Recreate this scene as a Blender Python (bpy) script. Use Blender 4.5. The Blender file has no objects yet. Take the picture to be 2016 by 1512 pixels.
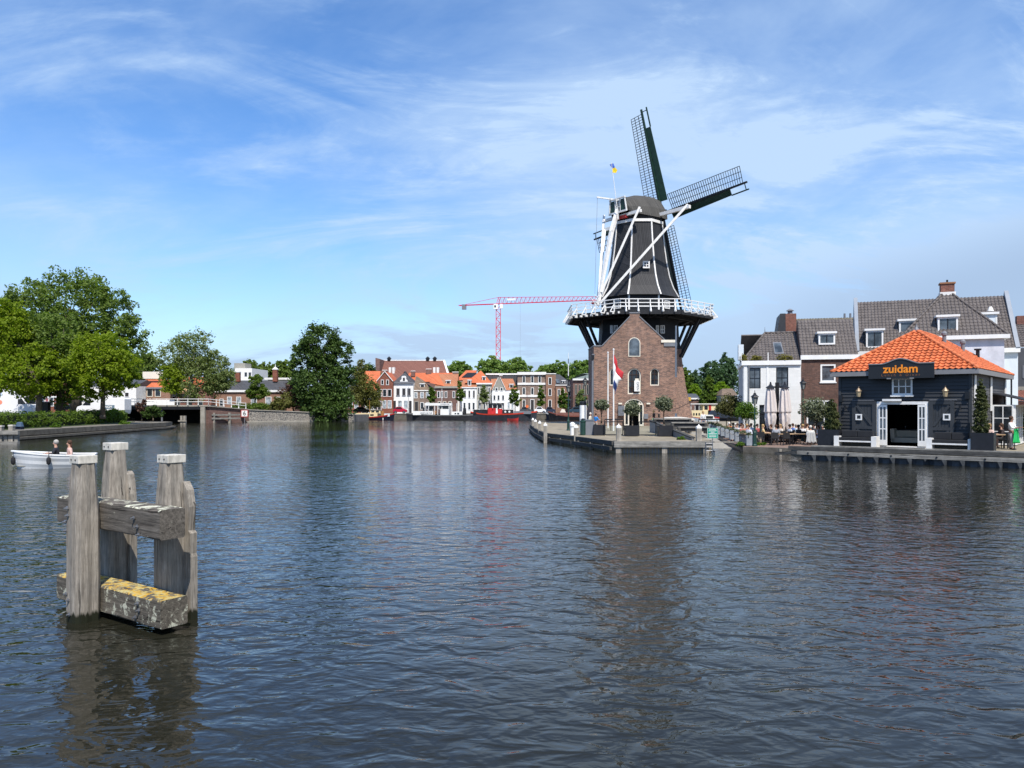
import bpy, bmesh, math, random
import numpy as np
from mathutils import Vector, Matrix
S = bpy.context.scene
COL = S.collection
R = math.radians
random.seed(11)
rng = np.random.default_rng(11)
F = 1514.0; CH = 3.1; HY = 796.0; CX = 1008.0      # focal length in photo pixels, eye height, horizon row, centre column
def X(px, D): return (px - CX) / F * D
def Z(py, D): return CH - (py - HY) / F * D
# ------------------------------------------------------------------ camera
cam_d = bpy.data.cameras.new('camera'); cam = bpy.data.objects.new('camera', cam_d); COL.objects.link(cam)
cam_d.sensor_width = 36; cam_d.lens = 36 * F / 2016; cam_d.shift_y = 40 / 2016
cam_d.clip_start = 0.1; cam_d.clip_end = 9000
cam.location = (0, 0, CH); cam.rotation_euler = (R(90), 0, 0)
S.camera = cam
# ------------------------------------------------------------------ light
SUN = Vector((0.17, -0.66, 1.0)).normalized()
EL = math.asin(SUN.z); AZ = math.atan2(SUN.x, SUN.y)
sl = bpy.data.lights.new('sun', 'SUN'); sl.energy = 4.8; sl.angle = R(0.53); sl.color = (1.0, 0.94, 0.86)
so = bpy.data.objects.new('sun', sl); COL.objects.link(so)
so.rotation_euler = (-SUN).to_track_quat('-Z', 'Y').to_euler(); so.location = (30, -30, 80)
W = bpy.data.worlds.new("World"); S.world = W; W.use_nodes = True
nt = W.node_tree; nt.nodes.clear()
def N(t, **k):
    n = nt.nodes.new(t)
    for a, b in k.items(): setattr(n, a, b)
    return n
def L(a, b): nt.links.new(a, b)
def M_(op, a, b=None, c=None):
    n = nt.nodes.new('ShaderNodeMath'); n.operation = op
    for i, v in enumerate((a, b, c)):
        if v is None: continue
        if isinstance(v, (int, float)): n.inputs[i].default_value = v
        else: nt.links.new(v, n.inputs[i])
    return n.outputs[0]
def ramp(v, a, b, c=0.0, d=1.0, smooth=True):
    n = nt.nodes.new('ShaderNodeMapRange'); n.interpolation_type = 'SMOOTHSTEP' if smooth else 'LINEAR'
    nt.links.new(v, n.inputs[0])
    for i, q in enumerate((a, b, c, d)): n.inputs[i + 1].default_value = q
    return n.outputs[0]
out = N('ShaderNodeOutputWorld')
sky = N('ShaderNodeTexSky', sky_type='NISHITA', sun_disc=False, sun_elevation=EL, sun_rotation=AZ, altitude=0, air_density=1.0, dust_density=0.25, ozone_density=2.6)
hsv = N('ShaderNodeHueSaturation'); hsv.inputs['Saturation'].default_value = 1.12; hsv.inputs['Value'].default_value = 1.0
tn = N('ShaderNodeMix', data_type='RGBA', blend_type='MULTIPLY'); tn.inputs[0].default_value = 1.0; L(sky.outputs[0], tn.inputs[6]); tn.inputs[7].default_value = (0.88, 0.98, 1.14, 1)
L(tn.outputs[2], hsv.inputs['Color'])
b1 = N('ShaderNodeBackground'); b1.inputs['Strength'].default_value = 0.14; L(hsv.outputs[0], b1.inputs['Color'])
tc = N('ShaderNodeTexCoord'); sp = N('ShaderNodeSeparateXYZ'); L(tc.outputs['Generated'], sp.inputs[0])
zc = M_('ADD', M_('MAXIMUM', sp.outputs[2], 0.0), 0.42)
cu = M_('DIVIDE', sp.outputs[0], zc); cv = M_('DIVIDE', sp.outputs[1], zc)
cmb = N('ShaderNodeCombineXYZ'); L(cu, cmb.inputs[0]); L(cv, cmb.inputs[1])
def noise_s(scale, rot, sx, sy, detail=6, rough=0.6, dist=0.0, off=(0, 0)):
    mp = N('ShaderNodeMapping'); mp.inputs['Rotation'].default_value = (0, 0, R(rot)); mp.inputs['Scale'].default_value = (sx, sy, 1)
    mp.inputs['Location'].default_value = (off[0], off[1], 0)
    L(cmb.outputs[0], mp.inputs[0])
    n = N('ShaderNodeTexNoise'); n.inputs['Scale'].default_value = scale; n.inputs['Detail'].default_value = detail
    n.inputs['Roughness'].default_value = rough; n.inputs['Distortion'].default_value = dist; L(mp.outputs[0], n.inputs['Vector'])
    return n.outputs[0]
nA = noise_s(2.1, -28, 0.8, 1.9, 9, 0.62, 0.9, (3.1, 1.7))      # long combed cirrus
nB = noise_s(1.25, 25, 1.0, 1.3, 7, 0.58, 0.5, (7.4, 0.9))        # large veils
nC = noise_s(7.5, -35, 0.6, 1.9, 8, 0.7, 1.4, (1.3, 5.2))         # fine mottling
azr = M_('DIVIDE', sp.outputs[0], M_('MAXIMUM', sp.outputs[1], 0.05))    # tangent of the bearing, right positive
side = ramp(azr, -0.62, 0.55)                                      # the sky is clearer to the left
low = ramp(sp.outputs[2], 0.36, 0.0); lo2 = ramp(sp.outputs[2], 0.13, 0.0)                               # veil thickens towards the horizon
veil = M_('MULTIPLY', ramp(nB, 0.34, 0.72), M_('ADD', 0.36, M_('MULTIPLY', side, 0.38)))
wisp = M_('MULTIPLY', ramp(nA, 0.44, 0.74), M_('ADD', 0.44, M_('MULTIPLY', side, 0.46)))
fine = M_('MULTIPLY', M_('MULTIPLY', ramp(nC, 0.42, 0.76), ramp(nA, 0.38, 0.66)), M_('ADD', 0.22, M_('MULTIPLY', side, 0.40)))
cov = M_('ADD', M_('ADD', veil, wisp), fine)
bank = M_('MULTIPLY', M_('MULTIPLY', ramp(azr, 0.12, 0.50), ramp(M_('SUBTRACT', sp.outputs[2], M_('MULTIPLY', azr, 0.16)), 0.13, 0.03)), ramp(nB, 0.22, 0.50))
cov = M_('ADD', cov, M_('MULTIPLY', bank, 0.62))
cov = M_('ADD', cov, M_('ADD', M_('MULTIPLY', low, 0.22), M_('MULTIPLY', lo2, 0.50)))
cov = M_('MINIMUM', M_('MAXIMUM', M_('MULTIPLY', cov, ramp(sp.outputs[2], 0.48, 0.75, 1.0, 0.45)), 0.0), 0.93)
gray = M_('MAXIMUM', bank, M_('MULTIPLY', ramp(sp.outputs[2], 0.20, 0.0), 0.85))
cc = N('ShaderNodeMix', data_type='RGBA'); L(gray, cc.inputs[0])
cc.inputs[6].default_value = (0.54, 0.72, 0.97, 1); cc.inputs[7].default_value = (0.40, 0.53, 0.73, 1)
b2 = N('ShaderNodeBackground'); b2.inputs['Strength'].default_value = 0.85; L(cc.outputs[2], b2.inputs['Color'])
mx = N('ShaderNodeMixShader'); L(cov, mx.inputs[0]); L(b1.outputs[0], mx.inputs[1]); L(b2.outputs[0], mx.inputs[2]); L(mx.outputs[0], out.inputs['Surface'])
S.view_settings.view_transform = 'Standard'; S.view_settings.look = 'None'; S.view_settings.exposure = 0.32; S.view_settings.gamma = 1.0
S.view_settings.use_curve_mapping = False
# ------------------------------------------------------------------ materials
MATS = {}
def newmat(name):
    m = bpy.data.materials.new(name); m.use_nodes = True; t = m.node_tree; t.nodes.clear()
    o = t.nodes.new('ShaderNodeOutputMaterial'); p = t.nodes.new('ShaderNodeBsdfPrincipled'); t.links.new(p.outputs[0], o.inputs[0])
    MATS[name] = m
    return m, t, p, o
def node(t, ty, ins=None, **k):
    n = t.nodes.new(ty)
    for a, b in k.items(): setattr(n, a, b)
    if ins:
        for a, b in ins.items():
            if hasattr(b, 'links') or isinstance(b, bpy.types.NodeSocket): t.links.new(b, n.inputs[a])
            else: n.inputs[a].default_value = b
    return n
def mixc(t, fac, a, b, blend='MIX'):
    n = t.nodes.new('ShaderNodeMix'); n.data_type = 'RGBA'; n.blend_type = blend
    for i, v in ((0, fac), (6, a), (7, b)):
        if isinstance(v, bpy.types.NodeSocket): t.links.new(v, n.inputs[i])
        else: n.inputs[i].default_value = v if i == 0 else (*v[:3], 1)
    return n.outputs[2]
def mrange(t, v, a, b, c=0.0, d=1.0):
    n = t.nodes.new('ShaderNodeMapRange'); t.links.new(v, n.inputs[0])
    for i, q in enumerate((a, b, c, d)): n.inputs[i + 1].default_value = q
    return n.outputs[0]
def tnoise(t, vec, scale, detail=4, rough=0.6, dist=0.0):
    n = node(t, 'ShaderNodeTexNoise', {'Scale': scale, 'Detail': detail, 'Roughness': rough, 'Distortion': dist})
    t.links.new(vec, n.inputs['Vector']); return n.outputs[0]
def objco(t, scale=(1, 1, 1), rot=(0, 0, 0)):
    c = t.nodes.new('ShaderNodeTexCoord'); m = t.nodes.new('ShaderNodeMapping')
    m.inputs['Scale'].default_value = scale; m.inputs['Rotation'].default_value = rot
    t.links.new(c.outputs['Object'], m.inputs[0]); return m.outputs[0]
def bump(t, p, h, strength, dist=0.02):
    b = node(t, 'ShaderNodeBump', {'Strength': strength, 'Distance': dist}); t.links.new(h, b.inputs['Height']); t.links.new(b.outputs[0], p.inputs['Normal'])
def pm(name, col, rough=0.6, var=0.18, scale=2.0, bmp=0.0, bs=30.0, metal=0.0, stretch=(1, 1, 1), spec=0.4):
    if name in MATS: return MATS[name]
    m, t, p, o = newmat(name)
    v = objco(t, stretch); n1 = tnoise(t, v, scale, 5, 0.65)
    lo = [c * (1 - var * 1.3) for c in col]; hi = [min(1, c * (1 + var)) for c in col]
    t.links.new(mixc(t, mrange(t, n1, 0.3, 0.7), lo, hi), p.inputs['Base Color'])
    p.inputs['Roughness'].default_value = rough; p.inputs['Metallic'].default_value = metal; p.inputs['Specular IOR Level'].default_value = spec
    if bmp: bump(t, p, tnoise(t, v, bs, 3, 0.6), bmp)
    return m
def brick(name, c1, c2, mortar, bw=0.22, bh=0.065, patch=0.35, rough=0.85, bm=-0.5):
    if name in MATS: return MATS[name]
    m, t, p, o = newmat(name)
    c = t.nodes.new('ShaderNodeTexCoord'); s = t.nodes.new('ShaderNodeSeparateXYZ'); t.links.new(c.outputs['Object'], s.inputs[0])
    ad = node(t, 'ShaderNodeMath', operation='ADD'); t.links.new(s.outputs[0], ad.inputs[0]); t.links.new(s.outputs[1], ad.inputs[1])
    cb = t.nodes.new('ShaderNodeCombineXYZ'); t.links.new(ad.outputs[0], cb.inputs[0]); t.links.new(s.outputs[2], cb.inputs[1])
    b = node(t, 'ShaderNodeTexBrick', {'Scale': 1.0, 'Mortar Size': 0.008, 'Mortar Smooth': 0.2, 'Bias': 0.0, 'Brick Width': bw, 'Row Height': bh, 'Color1': (*c1, 1), 'Color2': (*c2, 1), 'Mortar': (*mortar, 1)})
    t.links.new(cb.outputs[0], b.inputs['Vector'])
    n = tnoise(t, c.outputs['Object'], 0.55, 6, 0.7); n2 = tnoise(t, c.outputs['Object'], 5.0, 4, 0.7)
    k = mixc(t, mrange(t, n, 0.3, 0.7), (1 - patch,) * 3, (1 + patch * 0.4,) * 3)
    k2 = mixc(t, mrange(t, n2, 0.3, 0.7), (1 - patch * .8,) * 3, (1 + patch * .6,) * 3)
    q = mixc(t, 1.0, b.outputs[0], k, 'MULTIPLY'); q = mixc(t, 1.0, q, k2, 'MULTIPLY')
    t.links.new(q, p.inputs['Base Color']); p.inputs['Roughness'].default_value = rough; p.inputs['Specular IOR Level'].default_value = 0.25
    bump(t, p, b.outputs[1], bm, 0.01)
    return m
def glass(name, col=(0.015, 0.02, 0.025), rough=0.04):
    if name in MATS: return MATS[name]
    m, t, p, o = newmat(name)
    v = objco(t); n = tnoise(t, v, 1.3, 3)
    t.links.new(mixc(t, mrange(t, n, 0.35, 0.7), [c * 0.5 for c in col], [c * 2.2 for c in col]), p.inputs['Base Color'])
    p.inputs['Roughness'].default_value = rough; p.inputs['Specular IOR Level'].default_value = 0.6
    return m
def leafm(name, dark, light, trans=0.35, patch=0.5):
    if name in MATS: return MATS[name]
    m = bpy.data.materials.new(name); m.use_nodes = True; t = m.node_tree; t.nodes.clear(); MATS[name] = m
    o = t.nodes.new('ShaderNodeOutputMaterial')
    g = t.nodes.new('ShaderNodeNewGeometry'); co = t.nodes.new('ShaderNodeTexCoord')
    n = tnoise(t, co.outputs['Object'], patch, 4, 0.6)
    a = node(t, 'ShaderNodeMath', operation='MULTIPLY_ADD'); t.links.new(g.outputs['Random Per Island'], a.inputs[0]); a.inputs[1].default_value = 0.55
    t.links.new(mrange(t, n, 0.3, 0.7, 0.0, 0.5), a.inputs[2])
    c = mixc(t, a.outputs[0], dark, light)
    p = node(t, 'ShaderNodeBsdfPrincipled', {'Base Color': c, 'Roughness': 0.6, 'Specular IOR Level': 0.2})
    tr = node(t, 'ShaderNodeBsdfTranslucent'); c2 = mixc(t, 1.0, c, (1.3, 1.5, 0.6), 'MULTIPLY'); t.links.new(c2, tr.inputs[0])
    mxx = t.nodes.new('ShaderNodeMixShader'); mxx.inputs[0].default_value = trans
    t.links.new(p.outputs[0], mxx.inputs[1]); t.links.new(tr.outputs[0], mxx.inputs[2]); t.links.new(mxx.outputs[0], o.inputs[0])
    return m
def wood(name, c1, c2, axis='Z', rough=0.85, lichen=None, algae=None, bmp=0.6, gs=1.0):
    if name in MATS: return MATS[name]
    m, t, p, o = newmat(name)
    st = {'Z': (1, 1, 0.06), 'X': (0.06, 1, 1), 'Y': (1, 0.06, 1)}[axis]
    v = objco(t, st); n1 = tnoise(t, v, 28 * gs, 6, 0.7, 0.4); n2 = tnoise(t, v, 90 * gs, 4, 0.7)
    vo = objco(t); n3 = tnoise(t, vo, 2.2, 5, 0.65); n5 = tnoise(t, v, 9 * gs, 4, 0.7, 1.0)
    c = mixc(t, mrange(t, n1, 0.32, 0.68), c1, c2)
    c = mixc(t, 1.0, c, mixc(t, mrange(t, n3, 0.3, 0.7), (0.72,) * 3, (1.2,) * 3), 'MULTIPLY')
    c = mixc(t, 1.0, c, mixc(t, mrange(t, n2, 0.3, 0.62), (0.68,) * 3, (1.10,) * 3), 'MULTIPLY')
    crack = mrange(t, n5, 0.36, 0.385)
    c = mixc(t, crack, [q * 0.45 for q in c1], c)
    if lichen:
        g = t.nodes.new('ShaderNodeNewGeometry'); s = t.nodes.new('ShaderNodeSeparateXYZ'); t.links.new(g.outputs['Normal'], s.inputs[0])
        nl = tnoise(t, vo, lichen[0], 8, 0.75, 0.5)
        up = mrange(t, s.outputs[2], 0.2, 0.8, lichen[1], lichen[2])
        ad = node(t, 'ShaderNodeMath', operation='ADD'); t.links.new(nl, ad.inputs[0]); t.links.new(up, ad.inputs[1])
        nk = tnoise(t, vo, 14, 5, 0.7)
        lc = mixc(t, mrange(t, nk, 0.42, 0.58), lichen[3], lichen[4]); lc = mixc(t, mrange(t, s.outputs[2], 0.2, 0.7), (0.46, 0.46, 0.36), lc)
        c = mixc(t, mrange(t, ad.outputs[0], 0.60, 0.66), c, lc)
    if algae is not None:
        s2 = t.nodes.new('ShaderNodeSeparateXYZ'); t.links.new(t.nodes.new('ShaderNodeTexCoord').outputs['Object'], s2.inputs[0])
        hh = node(t, 'ShaderNodeMath', operation='MULTIPLY_ADD'); t.links.new(n1, hh.inputs[0]); hh.inputs[1].default_value = -0.22; t.links.new(s2.outputs[2], hh.inputs[2])
        c = mixc(t, mrange(t, hh.outputs[0], algae, algae + 0.05), (0.012, 0.014, 0.006), c)
    t.links.new(c, p.inputs['Base Color']); p.inputs['Roughness'].default_value = rough; p.inputs['Specular IOR Level'].default_value = 0.25
    mm = node(t, 'ShaderNodeMath', operation='ADD'); t.links.new(n1, mm.inputs[0]); t.links.new(crack, mm.inputs[1])
    bump(t, p, mm.outputs[0], bmp, 0.012)
    return m
# ------------------------------------------------------------------ mesh helpers
class MB:
    def __init__(s, M=None): s.v = []; s.f = []; s.mi = []; s.M = M; s.cur = 0
    def mat(s, i): s.cur = i; return s
    def add(s, vs, fs):
        k = len(s.v)
        if s.M is not None: vs = [tuple(s.M @ Vector(q)) for q in vs]
        s.v += [tuple(q) for q in vs]; s.f += [tuple(i + k for i in q) for q in fs]; s.mi += [s.cur] * len(fs); return s
    def box(s, x0, x1, y0, y1, z0, z1):
        return s.add([(x0, y0, z0), (x1, y0, z0), (x1, y1, z0), (x0, y1, z0), (x0, y0, z1), (x1, y0, z1), (x1, y1, z1), (x0, y1, z1)],
                     [(0, 3, 2, 1), (4, 5, 6, 7), (0, 1, 5, 4), (1, 2, 6, 5), (2, 3, 7, 6), (3, 0, 4, 7)])
    def beam(s, a, b, w, h=None, w2=None):
        h = h or w; w2 = w2 or w; a = Vector(a); b = Vector(b); d = (b - a).normalized()
        u = d.cross(Vector((0, 0, 1)))
        u = Vector((1, 0, 0)) if u.length < 1e-4 else u.normalized()
        n = u.cross(d).normalized(); vs = []
        for p, q in ((a, 1.0), (b, w2 / w)):
            for i, j in ((-1, -1), (1, -1), (1, 1), (-1, 1)): vs.append(p + u * (i * w / 2 * q) + n * (j * h / 2 * q))
        return s.add(vs, [(0, 3, 2, 1), (4, 5, 6, 7), (0, 1, 5, 4), (1, 2, 6, 5), (2, 3, 7, 6), (3, 0, 4, 7)])
    def tube(s, a, b, r0, r1=None, n=8, cap=True):
        r1 = r0 if r1 is None else r1; a = Vector(a); b = Vector(b); d = (b - a).normalized()
        u = d.orthogonal().normalized(); w = d.cross(u)
        vs = [p + (u * math.cos(2 * math.pi * i / n) + w * math.sin(2 * math.pi * i / n)) * r for p, r in ((a, r0), (b, r1)) for i in range(n)]
        fs = [(i, (i + 1) % n, n + (i + 1) % n, n + i) for i in range(n)]
        if cap: fs += [tuple(range(n - 1, -1, -1)), tuple(range(n, 2 * n))]
        return s.add(vs, fs)
    def path(s, pts, rs, n=7):
        for i in range(len(pts) - 1): s.tube(pts[i], pts[i + 1], rs[i], rs[i + 1], n)
        return s
    def lathe(s, prof, n=12, c=(0, 0), rot=0.0, sq=1.0):
        vs = [(c[0] + r * math.cos(rot + 2 * math.pi * i / n), c[1] + sq * r * math.sin(rot + 2 * math.pi * i / n), z) for r, z in prof for i in range(n)]
        fs = []
        for k in range(len(prof) - 1):
            fs += [(k * n + i, k * n + (i + 1) % n, (k + 1) * n + (i + 1) % n, (k + 1) * n + i) for i in range(n)]
        fs += [tuple(range(n - 1, -1, -1)), tuple((len(prof) - 1) * n + i for i in range(n))]
        return s.add(vs, fs)
    def prism(s, poly, z0, z1):
        n = len(poly)
        return s.add([(x, y, z0) for x, y in poly] + [(x, y, z1) for x, y in poly],
                     [tuple(range(n - 1, -1, -1)), tuple(range(n, 2 * n))] + [(i, (i + 1) % n, n + (i + 1) % n, n + i) for i in range(n)])
    def slab(s, poly, y0, y1):        # polygon in x,z extruded along y
        n = len(poly)
        return s.add([(x, y0, z) for x, z in poly] + [(x, y1, z) for x, z in poly],
                     [tuple(range(n)), tuple(range(2 * n - 1, n - 1, -1))] + [(i, n + i, n + (i + 1) % n, (i + 1) % n) for i in range(n)])
    def face(s, *vs): return s.add(vs, [tuple(range(len(vs)))])
    def sheet(s, vs, th):             # polygon given thickness downwards along its normal
        vs = [Vector(q) for q in vs]; nn = (vs[1] - vs[0]).cross(vs[2] - vs[1]).normalized()
        if nn.z < 0: nn = -nn
        n = len(vs); lo = [q - nn * th for q in vs]
        return s.add(vs + lo, [tuple(range(n)), tuple(range(2 * n - 1, n - 1, -1))] + [(i, n + i, n + (i + 1) % n, (i + 1) % n) for i in range(n)])
    def ball(s, c, r, n=8, m=5, sc=(1, 1, 1)):
        vs = [(c[0], c[1], c[2] - r * sc[2])]
        for j in range(1, m):
            a = -math.pi / 2 + math.pi * j / m
            vs += [(c[0] + r * sc[0] * math.cos(a) * math.cos(2 * math.pi * i / n), c[1] + r * sc[1] * math.cos(a) * math.sin(2 * math.pi * i / n), c[2] + r * sc[2] * math.sin(a)) for i in range(n)]
        vs.append((c[0], c[1], c[2] + r * sc[2])); fs = [(0, 1 + (i + 1) % n, 1 + i) for i in range(n)]
        for j in range(m - 2): fs += [(1 + j * n + i, 1 + j * n + (i + 1) % n, 1 + (j + 1) * n + (i + 1) % n, 1 + (j + 1) * n + i) for i in range(n)]
        k = len(vs) - 1; fs += [(k - n + i, k - n + (i + 1) % n, k) for i in range(n)]
        return s.add(vs, fs)
    def build(s, name, mats, parent=None, smooth=False, recalc=True, bevel=0.0):
        me = bpy.data.meshes.new(name); me.from_pydata(s.v, [], s.f)
        for m in (mats if isinstance(mats, (list, tuple)) else [mats]): me.materials.append(m)
        me.polygons.foreach_set('material_index', s.mi)
        if recalc:
            bm = bmesh.new(); bm.from_mesh(me); bmesh.ops.recalc_face_normals(bm, faces=bm.faces)
            if bevel: bmesh.ops.bevel(bm, geom=bm.edges[:], offset=bevel, segments=2, affect='EDGES', profile=0.6)
            bm.to_mesh(me); bm.free()
        if smooth: me.polygons.foreach_set('use_smooth', [True] * len(me.polygons))
        return link(name, me, parent)
def link(name, me, parent=None):
    o = bpy.data.objects.new(name, me); COL.objects.link(o)
    if parent is not None: o.parent = parent
    return o
def tag(o, label, cat, group=None):
    o['label'] = label; o['category'] = cat
    if group: o['group'] = group
    return o
def thing(name, label, cat, loc=(0, 0, 0), rz=0.0, group=None):
    o = bpy.data.objects.new(name, None); COL.objects.link(o); o.location = loc; o.rotation_euler = (0, 0, rz); o.empty_display_size = 0.2
    return tag(o, label, cat, group)
def kind(o, k): o['kind'] = k; return o
def kids(o): return [c for c in bpy.data.objects if c.parent == o]
def dup(o, loc=None, rz=None, label=None, parent=None, scale=None):
    c = o.copy(); COL.objects.link(c)
    if parent is not None: c.parent = parent
    if loc is not None: c.location = loc
    if rz is not None: c.rotation_euler = (0, 0, rz)
    if scale is not None: c.scale = (scale,) * 3
    if label: c['label'] = label
    for ch in kids(o): dup(ch, parent=c)
    return c
def setmat(o, m):
    o.material_slots[0].link = 'OBJECT'; o.material_slots[0].material = m
def npmesh(name, V, Q, mat):         # V (n,3), Q (m,4)
    me = bpy.data.meshes.new(name); n = len(V); m = len(Q); w = Q.shape[1]
    me.vertices.add(n); me.vertices.foreach_set('co', V.astype(np.float32).ravel())
    me.loops.add(m * w); me.loops.foreach_set('vertex_index', Q.astype(np.int32).ravel())
    me.polygons.add(m); me.polygons.foreach_set('loop_start', np.arange(0, m * w, w, dtype=np.int32)); me.polygons.foreach_set('loop_total', np.full(m, w, dtype=np.int32))
    me.update(calc_edges=True); me.validate()
    if mat: me.materials.append(mat)
    return me
# pantile roof: real S-shaped tiles, local frame M (x along the eave, y up the slope, z outward); clip = list of (point, normal) in local x,y keeping the side opposite the normal
def tiles(name, M, W_, L_, mat, parent, tw=0.25, tl=0.34, amp=0.045, step=0.05, clip=(), holes=()):
    nu = max(1, round(W_ / tw)); nv = max(1, round(L_ / tl)); tw = W_ / nu; tl = L_ / nv
    ph = np.array([0, .14, .3, .46, .62, .8]); hh = np.array([0.15, 0.75, 1.0, 0.6, 0.05, 0.0])
    us = np.concatenate([(np.arange(nu)[:, None] + ph[None]).ravel() * tw, [W_]]); hu = np.concatenate([np.tile(hh, nu), [hh[0]]]) * amp
    vs = np.ravel(np.stack([np.arange(nv) * tl, (np.arange(nv) + 0.995) * tl], 1)); hv = np.tile([step, 0.0], nv)
    U, Vv = np.meshgrid(us, vs); H = hu[None, :] + hv[:, None] + rng.normal(0, 0.003, U.shape)
    V = np.stack([U, Vv, H], -1).reshape(-1, 3); a, b = len(us), len(vs)
    I = (np.arange(b - 1)[:, None] * a + np.arange(a - 1)[None]).ravel(); Q = np.stack([I, I + 1, I + a + 1, I + a], 1)
    me = npmesh(name, V, Q, mat)
    if clip:
        bm = bmesh.new(); bm.from_mesh(me)
        for p, n in clip: bmesh.ops.bisect_plane(bm, geom=bm.verts[:] + bm.edges[:] + bm.faces[:], plane_co=(p[0], p[1], 0), plane_no=(n[0], n[1], 0), clear_outer=True)
        bm.to_mesh(me); bm.free()
    me.transform(M)
    me.polygons.foreach_set('use_smooth', [False] * len(me.polygons))
    return link(name, me, parent)
def frame3(o, ux, uy):               # matrix from origin and two in-plane axes
    ux = Vector(ux).normalized(); uy = Vector(uy).normalized(); uz = ux.cross(uy)
    return Matrix(((ux.x, uy.x, uz.x, o[0]), (ux.y, uy.y, uz.y, o[1]), (ux.z, uy.z, uz.z, o[2]), (0, 0, 0, 1)))
def hip_faces(name, W_, D_, z, rise, run, mat, parent, ov=0.3, ridge_mat=None, faces='FRBL', x0=0, y0=0, **k):
    """hipped tiled roof over the rectangle x0..x0+W_, y0..y0+D_, ridge along y (run = half width); one mesh child per slope"""
    hw = W_ / 2; sl = math.hypot(hw, rise)
    for c in faces:
        if c == 'F': M = frame3((x0, y0, z), (1, 0, 0), (0, hw, rise)); w = W_
        if c == 'B': M = frame3((x0 + W_, y0 + D_, z), (-1, 0, 0), (0, -hw, rise)); w = W_
        if c == 'R': M = frame3((x0 + W_, y0, z), (0, 1, 0), (-hw, 0, rise)); w = D_
        if c == 'L': M = frame3((x0, y0 + D_, z), (0, -1, 0), (hw, 0, rise)); w = D_
        a = hw / sl                      # clip lines at 45 degrees in plan
        tiles(name, M, w, sl, mat, parent, clip=[((0, 0), (-sl, hw)), ((w, 0), (sl, hw))], **k)
    A = Vector((x0, y0, z)); B = A + Vector((W_, 0, 0)); Cc = B + Vector((0, D_, 0)); Dd = A + Vector((0, D_, 0))
    P = Vector((x0 + hw, y0 + hw, z + rise)); Q = Vector((x0 + hw, y0 + D_ - hw, z + rise)); up = Vector((0, 0, 0.05))
    mb = MB()
    for p, q in ((A, P), (B, P), (Cc, Q), (Dd, Q), (P, Q)):
        d = (q - p); n = max(1, int(d.length / 0.36))
        for i in range(n): mb.tube(p + up + d * (i / n), p + up + d * ((i + 1.06) / n), 0.10, 0.085, 8)
    mb.build('ridge', ridge_mat or mat, parent, smooth=True)
# ------------------------------------------------------------------ window, wall and tree helpers
def window(parent, x0, x1, z0, z1, y=0.0, fm=None, gm=None, nx=2, ny=2, fw=0.08, fd=0.09, gy=0.04, arch=False, M=None, bw=None, name='window', sill=None, barm=None):
    """frame with glazing bars (part) and its pane (sub-part); facade looks towards -y"""
    bw = bw or fw * 0.6; m = MB(M); yf = y - fd + 0.03; yb = y + 0.05
    cxm = (x0 + x1) / 2; r = (x1 - x0) / 2
    def arc(r_, zc, k=10): return [(cxm + r_ * math.cos(math.pi * i / k), zc + r_ * math.sin(math.pi * i / k)) for i in range(k + 1)]
    if arch:
        zc = z1 - r
        o = arc(r, zc); i_ = arc(r - fw, zc)
        for k in range(10): m.slab([o[k], o[k + 1], i_[k + 1], i_[k]], yf, yb)
        m.box(x0, x0 + fw, yf, yb, z0, zc); m.box(x1 - fw, x1, yf, yb, z0, zc)
    else:
        m.box(x0, x0 + fw, yf, yb, z0, z1); m.box(x1 - fw, x1, yf, yb, z0, z1); m.box(x0 + fw, x1 - fw, yf, yb, z1 - fw, z1)
        zc = z1
    m.box(x0 + fw, x1 - fw, yf, yb, z0, z0 + fw)
    fm_ = m; m = MB(M) if barm else m
    for k in range(1, nx):
        xx = x0 + (x1 - x0) * k / nx; top = (zc + math.sqrt(max(0, r * r - (xx - cxm) ** 2)) - fw * 0.6) if arch else z1 - fw
        m.box(xx - bw / 2, xx + bw / 2, yf + 0.02, yb - 0.003, z0 + fw, top)
    for k in range(1, ny):
        q = z0 + (z1 - z0) * k / ny; m.box(x0 + fw, x1 - fw, yf + 0.024, yb - 0.006, q - bw / 2, q + bw / 2)
    f = fm_.build(name, fm, parent)
    if barm and (nx > 1 or ny > 1): m.build('glazing_bars', barm, f)
    g = MB(M)
    if arch: g.slab([(x0 + fw * .5, z0 + fw * .5)] + [(x1 - fw * .5, z0 + fw * .5)] + arc(r - fw * .5, zc), y - 0.002 + gy - 0.03, y + gy)
    else: g.box(x0 + fw * .5, x1 - fw * .5, y - 0.002 + gy - 0.03, y + gy, z0 + fw * .5, z1 - fw * .5)
    g.build('pane', gm, f)
    if sill is not None:
        MB(M).box(x0 - 0.06, x1 + 0.06, y - fd - 0.05, y + 0.01, z0 - 0.09, z0 - 0.004).build('sill', sill, f)
    return f
def wallgrid(mb, x0, x1, z0, z1, y0, y1, holes):
    """wall box with rectangular openings"""
    xs = sorted({x0, x1, *[h[0] for h in holes], *[h[1] for h in holes]}); zs = sorted({z0, z1, *[h[2] for h in holes], *[h[3] for h in holes]})
    for j in range(len(zs) - 1):
        a = None
        for i in range(len(xs) - 1):
            cx_, cz = (xs[i] + xs[i + 1]) / 2, (zs[j] + zs[j + 1]) / 2
            solid = not any(h[0] < cx_ < h[1] and h[2] < cz < h[3] for h in holes)
            if solid and a is None: a = xs[i]
            if a is not None and (not solid or i == len(xs) - 2):
                mb.box(a, xs[i + 1] if solid else xs[i], y0, y1, zs[j], zs[j + 1]); a = None
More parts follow.
